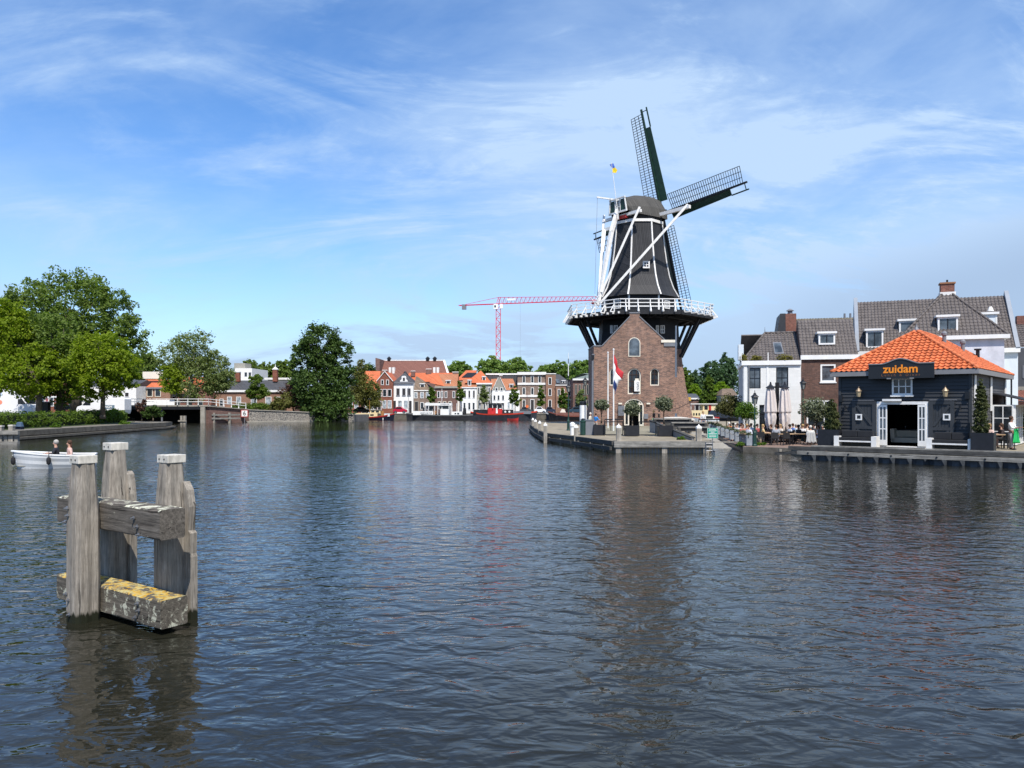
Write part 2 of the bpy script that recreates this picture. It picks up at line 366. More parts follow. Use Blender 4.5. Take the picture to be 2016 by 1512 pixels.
def leaves(n, blobs, size, seed=0, clump=0.33, per=60, flat=0.5, hollow=0.55, droop=0.0):
    """quads scattered in clumps over the shells of ellipsoid blobs (cx,cy,cz,rx,ry,rz)"""
    g = np.random.default_rng(seed); B = np.array(blobs, float)
    area = (B[:, 3] * B[:, 4] * B[:, 5]) ** (2 / 3.); nc = max(4, n // per)
    bi = g.choice(len(B), nc, p=area / area.sum()); b = B[bi]
    d = g.normal(size=(nc, 3)); d /= np.linalg.norm(d, axis=1)[:, None]
    rad = hollow + (1 - hollow) * g.random(nc) ** 0.45; rad *= 1 + 0.10 * g.normal(size=nc).clip(-1, 1.4)
    cpos = b[:, :3] + d * b[:, 3:] * rad[:, None]
    cr = clump * (b[:, 3] * b[:, 4] * b[:, 5]) ** (1 / 3.) * (0.55 + 0.8 * g.random(nc))
    ci = g.integers(0, nc, n); e = g.normal(size=(n, 3)); e /= np.linalg.norm(e, axis=1)[:, None]
    r_ = g.random(n) ** 0.4; off = e * r_[:, None] * cr[ci][:, None]; off[:, 2] *= (1 - flat * 0.5); off[:, 2] -= droop * cr[ci] * (np.hypot(e[:, 0], e[:, 1]) ** 2) * r_
    P = cpos[ci] + off
    nrm = e * 0.7 + g.normal(size=(n, 3)) * 0.6 + np.array([0, 0, 0.55]); nrm /= np.linalg.norm(nrm, axis=1)[:, None]
    t = np.cross(nrm, g.normal(size=(n, 3))); t /= np.linalg.norm(t, axis=1)[:, None]; w = np.cross(nrm, t)
    s = size * (0.6 + 0.8 * g.random(n))[:, None]; t = t * s; w = w * s * 0.62
    V = np.stack([P - t, P - w * 0.9 + t * 0.1, P + t, P + w], 1).reshape(-1, 3); Q = np.arange(4 * n).reshape(-1, 4)
    return V, Q
def tree(label, base, blobs, n, size, lm, tr=0.25, trunk_h=None, seed=0, group=None, name='broadleaf_tree', cat='tree', barkm=None, per=60, clump=0.33, hollow=0.55, droop=0.0, stems=None):
    """base = (x,y,z) world; blobs relative to base"""
    t = thing(name, label, cat, base, 0, group)
    V, Q = leaves(n, blobs, size, seed, clump, per, hollow=hollow, droop=droop)
    link('crown', npmesh('crown', V, Q, lm), t)
    g = random.Random(seed); mb = MB()
    top = max(b[2] for b in blobs); ax = sum(b[0] for b in blobs) / len(blobs)
    th = trunk_h or top * 0.35
    p0 = Vector((0, 0, -0.15)); p1 = Vector((g.uniform(-.1, .1), g.uniform(-.1, .1), th)); p2 = Vector((ax * 0.4, 0, (th + top) / 2)); p3 = Vector((ax * 0.8, 0, top))
    mb.tube(p0, (0, 0, 0.3), tr * 1.5, tr * 1.1, 10); mb.path([(0, 0, 0.3), p1, p2, p3], [tr * 1.1, tr * 0.8, tr * 0.5, tr * 0.15], 9)
    for b in blobs:
        c = Vector(b[:3])
        for k in range(3):
            q = p1.lerp(p3, g.random() * 0.6); e = c + Vector((g.uniform(-.6, .6) * b[3], g.uniform(-.6, .6) * b[4], g.uniform(-.2, .7) * b[5])); m_ = q.lerp(e, 0.5) + Vector((0, 0, -0.12 * (e - q).length * 0.5))
            mb.path([q, m_, e], [tr * 0.34, tr * 0.2, tr * 0.06], 6)
    mb.build('trunk', barkm or MATS['bark'], t, smooth=True)
    return t
def hblob(px0, px1, y0, y1, D, base, dy=0.0, ry=None):
    """blob from its extent in the picture at depth D, relative to base"""
    x0, x1 = X(px0, D), X(px1, D); z1, z0 = Z(y0, D), Z(y1, D); rx = (x1 - x0) / 2
    return ((x0 + x1) / 2 - base[0], D + dy - base[1], (z0 + z1) / 2 - base[2], rx, ry or rx, (z1 - z0) / 2)
pm('bark', (0.10, 0.08, 0.06), 0.9, 0.4, 6, 0.8, 20, stretch=(1, 1, .2)); pm('bark_pale', (0.30, 0.29, 0.24), 0.85, 0.4, 3, 0.5, 20)
# ================================================================== THE SETTING
m, t, p, o = newmat('water')
v1 = objco(t, (0.7, 1.0, 1), (0, 0, R(8))); v2 = objco(t, (0.65, 1.1, 1), (0, 0, R(-18))); v3 = objco(t, (0.8, 1.0, 1), (0, 0, R(30)))
w1 = tnoise(t, v1, 2.5, 2.0, 0.5, 0.7); w2 = tnoise(t, v2, 6.5, 2.0, 0.5, 0.5); w3 = tnoise(t, v3, 12.0, 2, 0.5, 0.3); w0 = tnoise(t, v2, 0.06, 3, 0.5)
gust = mrange(t, w0, 0.36, 0.64, 0.45, 1.45)
def mad(a, k, b=None):
    n = node(t, 'ShaderNodeMath', operation='MULTIPLY_ADD'); t.links.new(a, n.inputs[0]); n.inputs[1].default_value = k
    if b is None: n.inputs[2].default_value = 0
    else: t.links.new(b, n.inputs[2])
    return n.outputs[0]
hsum = mad(w3, 0.022, mad(w2, 0.22, mad(w1, 1.0)))
hm = node(t, 'ShaderNodeMath', operation='MULTIPLY'); t.links.new(hsum, hm.inputs[0]); t.links.new(gust, hm.inputs[1])
bump(t, p, hm.outputs[0], 1.0, 0.056)
p.inputs['Base Color'].default_value = (0.015, 0.015, 0.010, 1); p.inputs['Roughness'].default_value = 0.03; p.inputs['IOR'].default_value = 1.38
WATER = MATS['water']
wb = MB(); wb.face((-700, -60, 0), (700, -60, 0), (700, 420, 0), (-700, 420, 0)); kind(wb.build('water', WATER, recalc=False), 'structure')
bed = pm('silt', (0.03, 0.028, 0.02), 1)
kind(MB().box(-5000, 5000, -800, 6000, -3.2, -3.0).build('ground', bed), 'structure')
pav = brick('clinker paving', (0.20, 0.16, 0.12), (0.26, 0.21, 0.165), (0.13, 0.12, 0.10), 0.2, 0.1, 0.25)
def ground_mat(name, a, b, sc=1.2):
    m, t, p, o = newmat(name); v = objco(t); n1 = tnoise(t, v, sc, 6, 0.7); n2 = tnoise(t, v, 22, 3, 0.6); n3 = tnoise(t, v, 0.2, 3)
    c = mixc(t, mrange(t, n1, 0.35, 0.65), a, b); c = mixc(t, 1.0, c, mixc(t, mrange(t, n2, 0.3, 0.7), (0.75,) * 3, (1.2,) * 3), 'MULTIPLY')
    c = mixc(t, 1.0, c, mixc(t, mrange(t, n3, 0.3, 0.7), (0.85,) * 3, (1.15,) * 3), 'MULTIPLY')
    t.links.new(c, p.inputs['Base Color']); p.inputs['Roughness'].default_value = 0.92; bump(t, p, n2, 0.4, 0.01); return m
GPAV = ground_mat('pale worn paving', (0.31, 0.265, 0.19), (0.19, 0.16, 0.11)); GRED = ground_mat('red brown clinkers', (0.25, 0.17, 0.13), (0.18, 0.125, 0.10))
GASPH = ground_mat('grey street', (0.13, 0.125, 0.12), (0.19, 0.185, 0.18)); GQUAY = ground_mat('quay stone', (0.22, 0.20, 0.17), (0.11, 0.10, 0.075), 2.5)
GGRASS = ground_mat('grass', (0.05, 0.09, 0.02), (0.08, 0.12, 0.03), 3)
STONE = ground_mat('weathered quay wall', (0.16, 0.145, 0.12), (0.08, 0.07, 0.055), 2.0)
CONC = ground_mat('pale concrete', (0.34, 0.32, 0.28), (0.24, 0.225, 0.19), 1.5)
# rubble stone wall
m, t, p, o = newmat('rubble stone'); v = objco(t); vr = node(t, 'ShaderNodeTexVoronoi', {'Scale': 3.2}); t.links.new(v, vr.inputs['Vector'])
ve = node(t, 'ShaderNodeTexVoronoi', {'Scale': 3.2}, feature='DISTANCE_TO_EDGE'); t.links.new(v, ve.inputs['Vector'])
c = mixc(t, mrange(t, tnoise(t, vr.outputs['Position'], 4), 0.3, 0.7), (0.05, 0.055, 0.06), (0.24, 0.21, 0.18)); c = mixc(t, mrange(t, ve.outputs[0], 0.03, 0.09), (0.33, 0.31, 0.27), c)
t.links.new(c, p.inputs['Base Color']); p.inputs['Roughness'].default_value = 0.9; bump(t, p, ve.outputs[0], 0.6, 0.05); RUBBLE = m
# far bank
far = [(-50, 127), (-46, 134), (-34.5, 141), (-29.0, 141.5), (-27.8, 155.5), (60, 156), (120, 150), (900, 150), (900, 3500), (-900, 3500), (-900, 150), (-64, 150), (-56, 150)]
kind(MB().prism(far, -1.2, 1.15).build('far_bank', GASPH), 'structure')
lb = [(-39.5, 15), (-41.0, 45), (-42.9, 64), (-43.9, 97.0), (-44.5, 100.2), (-47, 103), (-52, 104.6), (-64.5, 106), (-64.5, 149.9), (-400, 149.9), (-400, 15)]
kind(MB().prism(lb, -1.2, 0.80).build('left_bank', GQUAY), 'structure')
kind(MB().prism([(-47.5, 15), (-49.6, 64), (-51.2, 88), (-53.5, 98), (-60, 101.5), (-66, 105), (-66, 149.8), (-399, 149.8), (-399, 15)], .7, 1.6).build('left_road', GASPH), 'structure')
kind(MB().prism([(-44.0, 50), (-45.0, 64), (-46.6, 84), (-47.4, 93), (-49.0, 100), (-53, 101.5), (-53, 98), (-51, 88), (-49.4, 64), (-47.3, 50)], .7, .86).build('verge', GGRASS), 'structure')
# left quay wall: stone coping and lower timber ledge, one wall
qp = [(-39.5, 15), (-41.0, 45), (-42.9, 64), (-43.9, 97.0), (-44.5, 100.2), (-47, 103), (-52, 104.6), (-64.5, 106)]
mb = MB()
for a, b in zip(qp, qp[1:]):
    d = (Vector((b[0], b[1], 0)) - Vector((a[0], a[1], 0))).normalized(); nrm = Vector((d.y, -d.x, 0))
    A = Vector((*a, 0)); B = Vector((*b, 0))
    mb.beam(A + nrm * 0.06 + Vector((0, 0, 0.585)), B + nrm * 0.06 + Vector((0, 0, 0.585)), 0.34, 0.46)
    mb.beam(A + nrm * 0.45 + Vector((0, 0, 0.17)), B + nrm * 0.45 + Vector((0, 0, 0.17)), 0.5, 0.20)
q = mb.build('quay_wall', STONE); tag(q, 'low grey stone quay wall with a ledge along the left bank', 'quay wall')
# right bank: the mill's peninsula, the terrace and the restaurant side
th = R(36); U2 = Vector((math.cos(th), -math.sin(th), 0)); W2 = Vector((math.sin(th), math.cos(th), 0))
pen = [(2.3, 89), (2.45, 74), (2.85, 63.3), (4.7, 57), (6.6, 49.2), (12.5, 49.2), (13.2, 50.9), (15.0, 66.4), (17.6, 66.4), (17.9, 60.3), (22.6, 59.1), (20.9, 50.5), (18.9, 45.6)]
dl = Vector((17.6, 42.6, 0)); deck = [tuple((dl + U2 * s)[:2]) for s in (0, 12, 40)]
rb = pen + [deck[0], deck[1], deck[2], (120, 10), (400, 10), (400, 108), (34, 108), (22, 106.5), (6, 106), (2.6, 100)]
kind(MB().prism(rb, -1.2, 0.72).build('right_bank', GPAV), 'structure')
ter = [(15.1, 49.8), (17.4, 47.9), (18.1, 44.6), (18.9, 45.6), (20.9, 50.5), (22.6, 59.1), (17.9, 60.3), (17.6, 66.4), (16.85, 66.4)]
kind(MB().prism(ter, -1.0, 0.36).build('terrace_paving', GRED), 'structure')
# slipway between the mill quay and the terrace
kind(MB().add([(13.15, 49.9, -0.25), (15.1, 49.7, -0.25), (16.8, 66.35, 0.70), (15.0, 66.35, 0.70), (13.15, 49.9, -1), (15.1, 49.7, -1), (16.8, 66.35, -1), (15.0, 66.35, -1)],
     [(0, 1, 2, 3), (4, 5, 6, 7), (0, 1, 5, 4), (1, 2, 6, 5), (2, 3, 7, 6), (3, 0, 4, 7)]).build('slipway', CONC), 'structure')
# ------------------------------------------------------------------ woods
WD = wood('grey weathered wood', (0.16, 0.14, 0.115), (0.37, 0.335, 0.285), 'Z', algae=0.0, bmp=0.8, gs=0.8)
WDX = wood('grey weathered beam', (0.06, 0.052, 0.043), (0.18, 0.16, 0.135), 'X', lichen=(5.0, -0.02, 0.09, (0.50, 0.50, 0.36), (0.60, 0.60, 0.50)), bmp=0.8, gs=0.8)
WDL = wood('lichened beam', (0.05, 0.043, 0.033), (0.17, 0.15, 0.12), 'X', lichen=(6.5, 0.06, 0.150, (0.50, 0.28, 0.015), (0.42, 0.38, 0.18)), bmp=0.8, gs=0.8)
WCAP = pm('worn white paint', (0.58, 0.55, 0.48), 0.7, 0.26, 11, 0.3, 40, stretch=(1, 1, .3))
STEEL = pm('galvanised steel', (0.33, 0.34, 0.36), 0.35, 0.2, 6, metal=0.8); BLK = pm('black paint', (0.012, 0.013, 0.016), 0.4, 0.3, 3); RUBBER = pm('black rubber', (0.015, 0.015, 0.017), 0.8, 0.3, 6)
# ------------------------------------------------------------------ foreground dolphin
u = Vector((.82, -.572, 0)).normalized(); K = Vector((-4.71, 10.28, 0)); rzd = math.atan2(u.y, u.x)
dol = thing('mooring_dolphin', 'big weathered timber mooring structure of three white-capped piles in the foreground water', 'mooring posts', K, rzd)
def jag(mb, P, seed=0):               # irregular pile: P list of (x,y,z,half) rings, chamfered square section
    g = random.Random(seed); rings = []
    n = 16
    ang = [2 * math.pi * (i + .5) / n for i in range(n)]; jit = [g.uniform(-.012, .012) for _ in ang]
    for k, (x, y, z, h) in enumerate(P):
        ring = []
        for a, j in zip(ang, jit):
            c_, s_ = math.cos(a), math.sin(a); e = 5.0
            r = h / ((abs(c_) ** e + abs(s_) ** e) ** (1 / e)); r = min(r, h * 1.22) + j * 0.8 + g.uniform(-.003, .003)
            ring.append((x + r * c_, y + r * s_, z))
        rings.append(ring)
    vs = [v for r_ in rings for v in r_]; fs = []
    for k in range(len(P) - 1): fs += [(k * n + i, k * n + (i + 1) % n, (k + 1) * n + (i + 1) % n, (k + 1) * n + i) for i in range(n)]
    fs += [tuple(range(n - 1, -1, -1)), tuple((len(P) - 1) * n + i for i in range(n))]
    mb.add(vs, fs)
def pile(cx, cy, ztop, half, name='pile', parent=dol, seed=0, mat=None, taper=0.68, lean=(0, 0)):
    mb = MB(); zs = [-1.5, -0.2, 0.05, 0.3, 0.6, 0.9, 1.2, 1.45, 1.62, 1.75, 1.9, 2.1, ztop - 0.10]
    pts = []
    for z in zs:
        h = half if z < ztop - 0.95 else half * (1 - (1 - taper) * (z - ztop + 0.95) / 0.85)
        pts.append((cx + lean[0] * z, cy + lean[1] * z, z, h))
    jag(mb, pts, seed); o = mb.build(name, mat or WD, parent)
    ht = half * taper + 0.012; c = MB(); c.box(cx + lean[0] * 2.3 - ht, cx + lean[0] * 2.3 + ht, cy - ht, cy + ht, ztop - 0.115, ztop)
    cp = c.build('cap', WCAP, o, bevel=0.008)
    for s_ in (-0.55, 0.35): MB().ball((cx + ht * s_, cy - ht - 0.002, ztop - 0.06), 0.013, 6, 4).build('bolt', BLK, o)
    return o
pA = pile(-1.62, -0.20, 2.37, 0.178, seed=1); pB = pile(-2.26, 0.60, 2.50, 0.180, seed=2); pC = pile(-0.71, 0.60, 2.37, 0.190, seed=3)
def beamx(x0, x1, y0, y1, z0, z1, mat, seed):
    g = random.Random(seed); mb = MB(); n = 14; vs = []
    for i in range(n + 1):
        x = x0 + (x1 - x0) * i / n
        for (yy, zz_) in ((y0 + .02, z0), (y1 - .02, z0), (y1, z0 + .02), (y1, z1 - .02), (y1 - .02, z1), (y0 + .02, z1), (y0, z1 - .02), (y0, z0 + .02)): vs.append((x, yy + g.uniform(-.005, .005), zz_ + g.uniform(-.006, .006)))
    fs = [(i * 8 + k, i * 8 + (k + 1) % 8, (i + 1) * 8 + (k + 1) % 8, (i + 1) * 8 + k) for i in range(n) for k in range(8)]
    fs += [tuple(range(7, -1, -1)), tuple(n * 8 + k for k in range(8))]
    mb.add(vs, fs); return mb.build('cross_beam', mat, dol)
bu = beamx(-2.84, 0, 0, .37, 1.28, 1.68, WDX, 5); bl = beamx(-2.84, 0.03, -0.01, .39, 0.09, 0.47, WDL, 6); bu['label'] = 'upper cross beam with pale lichen'; bl['label'] = 'lower cross beam with yellow lichen'
for (x, z, par, yy) in ((-0.62, 1.53, bu, 0), (-0.53, 1.42, bu, 0), (-0.50, 1.31, bu, 0), (-0.50, 0.37, bl, -.01), (-0.47, 0.28, bl, -.01), (-0.56, 0.17, bl, -.01)):
    b = MB(); b.tube((x, yy + .02, z), (x, yy - 0.055, z), 0.013, n=8); b.tube((x, yy - .006, z), (x, yy - 0.022, z), 0.028, n=6); b.build('bolt', STEEL, par)
for (x, z) in ((-1.71, 1.62), (-1.69, 1.52), (-1.77, 1.42), (-1.73, 0.40), (-1.67, 0.32), (-1.64, 0.12), (-1.75, 1.30)):
    b = MB(); b.tube((x, -.35, z), (x, -.425, z), 0.013, n=8); b.tube((x, -.37, z), (x, -0.395, z), 0.027, n=6); b.build('bolt', STEEL, pA)
def splint(px_, py_, pts, par, seed):   # split plank standing against a pile
    g = random.Random(seed); mb = MB(); poly = pts
    mb.slab([(px_ + a, b) for a, b in poly], py_, py_ + 0.11); return mb.build('split_plank', WD, par)
splint(-0.67, 0.68, [(0, -1), (.32, -1), (.31, .9), (.29, .95), (.30, 1.24), (.25, 1.28), (.27, 1.62), (.22, 1.86), (.12, 1.98), (.02, 1.95)], pC, 1)
splint(-2.24, 0.70, [(0, -1), (.24, -1), (.23, 1.2), (.21, 1.7), (.15, 2.0), (.08, 2.05), (0, 1.95)], pB, 2)
# ================================================================== THE WINDMILL
GZ = 0.72
BM = brick('mill brick', (0.13, 0.080, 0.068), (0.32, 0.183, 0.13), (0.36, 0.30, 0.25), 0.34, 0.11, 0.3)
BRK_RED = brick('dark red brick', (0.20, 0.07, 0.05), (0.27, 0.10, 0.07), (0.25, 0.2, 0.17), 0.24, 0.08)
CREAM = pm('cream paint', (0.74, 0.69, 0.58), 0.5, 0.06, 3); WHITE = pm('white paint', (0.78, 0.78, 0.76), 0.45, 0.07, 1.5); OLDW = pm('weathered white paint', (0.76, 0.75, 0.72), 0.6, 0.12, 2.5)
GREY = pm('grey lead paint', (0.17, 0.18, 0.20), 0.55, 0.12, 2); DGREEN = pm('dark green paint', (0.012, 0.040, 0.024), 0.4, 0.25, 2); REDP = pm('red paint', (0.42, 0.03, 0.025), 0.5, 0.15, 3)
BROWN = pm('dark brown paint', (0.035, 0.018, 0.012), 0.5); GLS = glass('dark window glass'); GLB = glass('grey window glass', (0.06, 0.075, 0.09))
def ribbed(name, c1, c2, sc, rough=0.6, axis='ang', bmp=0.8):
    m, t, p, o = newmat(name); v = objco(t)
    s = t.nodes.new('ShaderNodeSeparateXYZ'); t.links.new(v, s.inputs[0])
    if axis == 'z': d = s.outputs[2]
    else:
        a = node(t, 'ShaderNodeMath', operation='MULTIPLY_ADD'); t.links.new(s.outputs[1], a.inputs[0]); a.inputs[1].default_value = 0.83; t.links.new(s.outputs[0], a.inputs[2]); d = a.outputs[0]
    k = node(t, 'ShaderNodeMath', operation='MULTIPLY'); t.links.new(d, k.inputs[0]); k.inputs[1].default_value = sc
    fr = node(t, 'ShaderNodeMath', operation='FRACT'); t.links.new(k.outputs[0], fr.inputs[0]); fl = node(t, 'ShaderNodeMath', operation='FLOOR'); t.links.new(k.outputs[0], fl.inputs[0])
    wn = node(t, 'ShaderNodeTexWhiteNoise', noise_dimensions='1D'); t.links.new(fl.outputs[0], wn.inputs['W'])
    n = tnoise(t, v, 1.2, 5, 0.7)
    ad = node(t, 'ShaderNodeMath', operation='MULTIPLY_ADD'); t.links.new(wn.outputs[0], ad.inputs[0]); ad.inputs[1].default_value = 0.5; t.links.new(mrange(t, n, 0.3, 0.7, 0, .5), ad.inputs[2])
    c = mixc(t, ad.outputs[0], c1, c2); gr = mrange(t, fr.outputs[0], 0.0, 0.14); c = mixc(t, gr, [q * 0.4 for q in c1], c)
    t.links.new(c, p.inputs['Base Color']); p.inputs['Roughness'].default_value = rough; p.inputs['Specular IOR Level'].default_value = 0.3
    bump(t, p, gr, bmp, 0.02); return m
TAR = ribbed('tarred vertical boards', (0.015, 0.016, 0.019), (0.038, 0.039, 0.043), 5.0)
TARH = ribbed('black horizontal boards', (0.007, 0.009, 0.013), (0.018, 0.021, 0.028), 5.0, axis='z')
CAPM = ribbed('grey roofing felt strips', (0.055, 0.053, 0.049), (0.09, 0.086, 0.078), 3.4, 0.8)
BLACK = pm('tar black', (0.012, 0.013, 0.016), 0.55, 0.3, 2)
MX, MY = 15.4, 94.0
mill = thing('windmill', 'tall black smock windmill on a brick base, with white gallery railing and four sails', 'windmill', (MX, MY, GZ))
def oct_(ap, rot=22.5): r = ap / math.cos(R(22.5)); return [(r * math.cos(R(rot + 45 * i)), r * math.sin(R(rot + 45 * i))) for i in range(8)]
def octshell(mb, prof):               # prof: (apothem, z)
    rings = [[(x, y, z) for x, y in oct_(a)] for a, z in prof]; vs = [v for r_ in rings for v in r_]; fs = []
    for k in range(len(prof) - 1): fs += [(k * 8 + i, k * 8 + (i + 1) % 8, (k + 1) * 8 + (i + 1) % 8, (k + 1) * 8 + i) for i in range(8)]
    fs += [tuple(range(7, -1, -1)), tuple((len(prof) - 1) * 8 + i for i in range(8))]; mb.add(vs, fs)
def mz(py, D): return Z(py, D) - GZ
GAL = 12.95                            # gallery floor over the ground
# battered octagonal brick base
mb = MB(); octshell(mb, [(6.45, -0.6), (6.25, 0.2), (5.35, 4.5), (4.95, 7.6), (4.85, 9.0)]); mb.build('brick_base', BM, mill)
# front brick building with a gable
fy = -8.9; bx0, bx1 = X(1169, 85.1) - MX, X(1331, 85.1) - MX; gx0, gx1 = X(1185, 85.1) - MX, X(1312, 85.1) - MX; zs_ = mz(682, 85.1) ; pk = mz(617, 85.1)
gf = thing('brick_gable_house', 'brown brick gabled building with arched windows at the foot of the windmill', 'building', (MX, MY, GZ))
def zf(py): return mz(py, 85.1)
def xf(px): return X(px, 85.1) - MX
win_holes = []
mb = MB(); wallx = [(xf(1236), xf(1262), zf(776), zf(725)), (xf(1280), xf(1298), zf(759), zf(725)), (xf(1200), xf(1217), zf(759), zf(725)), (xf(1229), xf(1267.5), 0.0, zf(784.5))]
wallgrid(mb, bx0, bx1, -0.6, zs_, fy, fy + 0.45, wallx)
mb.slab([(gx0, zs_), (gx1 - .0, zs_), (gx1, zf(672)), (xf(1259), zf(624)), (xf(1259), pk), (xf(1240), pk), (xf(1240), zf(624)), (gx0, zs_ + .0)], fy + 0.004, fy + 0.45)
mb.box(bx0, bx0 + 0.45, fy + 0.45, fy + 6.0, -0.6, zs_); mb.box(bx1 - 0.45, bx1, fy + 0.45, fy + 6.0, -0.6, zs_)
# brick arches filling the corners over round-headed openings
for (a, b, c0, c1) in wallx:
    r = (b - a) / 2; cx_ = (a + b) / 2; rz_ = r if r < 1.0 else r * 0.8
    for s_ in (-1, 1):
        arc = [(cx_ + s_ * r * math.cos(R(q)), c1 - rz_ + rz_ * math.sin(R(q))) for q in range(0, 91, 10)]
        mb.slab([(cx_ + s_ * r, c1), *arc][::1], fy + 0.002, fy + 0.448)
mb.build('wall', BM, gf)
mb = MB(); mb.slab([(gx0 + .1, zs_ - .1), (gx1 - .1, zs_ - .1), (gx1 - .1, zf(673)), (xf(1249.5), zf(626))], fy + 0.46, fy + 6.0); mb.build('roof', pm('dark roof', (0.05, 0.047, 0.045), 0.7), gf)
mb = MB(); mb.box(bx0 - .05, gx0 + .03, fy - 0.06, fy + 6.0, zs_ + .003, zs_ + .12)
mb.beam((gx0, fy + .15, zs_ + .06), (xf(1240), fy + .15, zf(624) + .06), 0.42, 0.10); mb.beam((gx1, fy + .15, zf(673) + .06), (xf(1259), fy + .15, zf(624) + .06), 0.42, 0.10); mb.box(xf(1239), xf(1260), fy - 0.05, fy + .5, pk + .003, pk + .13); mb.build('coping', GREY, gf)
mb = MB(); mb.box(gx1 - .3, bx1 + .10, fy - 0.1, fy + 6.5, zs_ + .003, zs_ + .42); mb.build('gutter', GREY, gf); mb = MB(); mb.box(gx1 - .6, bx1 + .06, fy - 0.14, fy + 6.5, zs_ + .424, zs_ + .72); mb.build('fascia', CREAM, gf)
mb = MB(); mb.tube((bx0 - .08, fy - .1, -0.3), (bx0 - .08, fy - .1, 7.6), 0.05); mb.box(bx0 - .2, bx0 + .06, fy - .22, fy - .002, 7.6, 7.95); mb.build('downpipe', GREY, gf)
# windows
window(gf, xf(1237), xf(1260.5), zf(702), zf(667) + .15, fy + .0, CREAM, GLB, 2, 3, 0.15, 0.08, arch=True, barm=BROWN, gy=-.02)
window(gf, *wallx[0][:4], fy + .18, CREAM, GLS, 3, 4, 0.13, 0.1, arch=True, sill=CREAM, barm=BROWN); window(gf, *wallx[1][:4], fy + .18, CREAM, GLS, 2, 3, 0.11, 0.1, arch=True, sill=CREAM, barm=BROWN); window(gf, *wallx[2][:4], fy + .18, CREAM, GLS, 2, 3, 0.11, 0.1, arch=True, sill=CREAM, barm=BROWN)
# glazed entrance
a, b, c0, c1 = wallx[3]; cx_ = (a + b) / 2; r = (b - a) / 2; ys = fy + .12
mb = MB(); arc = lambda q, k: [(cx_ + (r - q) * math.cos(math.pi * i / k), c1 - .8 * r + (.8 * r - q) * math.sin(math.pi * i / k)) for i in range(k + 1)]
A_, B_ = arc(0.0, 14), arc(0.14, 14)
for i in range(14): mb.slab([A_[i], A_[i + 1], B_[i + 1], B_[i]], ys - .06, ys + .1)
mb.box(a, a + .14, ys - .06, ys + .1, 0, c1 - .8 * r); mb.box(b - .14, b, ys - .06, ys + .1, 0, c1 - .8 * r); mb.box(a, b, ys - .05, ys + .09, zf(797), zf(797) + .15)
for s_ in (a + .42, b - .55): mb.box(s_, s_ + .13, ys - .04, ys + .08, 0, c1 - .42)
mb.box(a + .14, a + .42, ys - .03, ys + .07, 0, .16); mb.box(b - .42, b - .14, ys - .03, ys + .07, 0, .16); dd = mb.build('door', CREAM, gf); dd['label'] = 'arched glazed entrance with cream frame'
mb = MB(); mb.slab([(a + .1, zf(797) + .1), (b - .1, zf(797) + .1)] + arc(.1, 12)[0:13], ys + .01, ys + .04); mb.box(a + .1, a + .5, ys + .012, ys + .035, .05, zf(797)); mb.box(b - .5, b - .1, ys + .012, ys + .035, .05, zf(797)); mb.build('pane', GLS, dd)
INT = pm('dark interior', (0.02, 0.017, 0.015), 0.9)
MB().box(a - .3, b + .3, fy + 2.2, fy + 2.3, -.1, 4).box(a - .4, a - .3, fy + .46, fy + 2.2, -.1, 4).box(b + .3, b + .4, fy + .46, fy + 2.2, -.1, 4).build('hallway', INT, gf)
mb = MB()
for (p0, p1, w) in ((xf(1218), xf(1222), 0), (xf(1273.5), xf(1277.5), 0)): mb2 = MB().box(p0 - .05, p1 + .12, fy - .2, fy - .003, zf(796), zf(793)); mb2.build('wall_lamp', CREAM, gf)
# OPEN banner hanging in the middle window, electric boxes
def text_mesh(name, body, size, mat, parent, M, bold=0.0, ext=0.006, spacing=1.0):
    cu = bpy.data.curves.new(name, 'FONT'); cu.body = body; cu.size = size; cu.align_x = 'CENTER'; cu.align_y = 'CENTER'; cu.extrude = ext; cu.offset = bold; cu.space_character = spacing; cu.resolution_u = 4
    o = bpy.data.objects.new(name, cu); COL.objects.link(o); dg = bpy.context.evaluated_depsgraph_get(); me = bpy.data.meshes.new_from_object(o.evaluated_get(dg)); bpy.data.objects.remove(o)
    me.transform(M); me.materials.clear(); me.materials.append(mat); me.name = name; return link(name, me, parent)
def wallM(x, y, z, rot=0.0): return Matrix.Translation((x, y, z)) @ Matrix.Rotation(R(90), 4, 'X') @ Matrix.Rotation(rot, 4, 'Z')
bn = thing('banner', 'narrow white OPEN banner hanging from the middle arched window of the mill', 'banner', (MX + xf(1253.5), MY + fy - .16, GZ + zf(770.5)))
MB().box(-.30, .30, -.012, .012, 0, 1.18).build('cloth', WHITE, bn); text_mesh('lettering', 'OPEN', 0.36, GREY, bn, wallM(0.08, -.02, .58, R(-90)), 0.004)
MB().box(-.2, .2, .02, .12, 1.18, 1.42).build('bracket', CREAM, bn)
tag(MB().box(-.34, .34, -.25, -.003, -.55, .55).box(-.2, .2, -.27, -.25, -.3, .3).build('notice_case', STEEL), 'grey metal display case on the brick wall left of the mill entrance', 'display case').location = (MX + xf(1222.5), MY + fy, GZ + zf(808.5))
tag(MB().box(-.22, .22, -.22, -.003, -.28, .28).box(-.16, .16, -.232, -.22, 0.02, .14).build('letter_box', GREY), 'small dark letter box on the brick wall right of the mill entrance', 'letter box').location = (MX + xf(1271.5), MY + fy, GZ + zf(819.5))
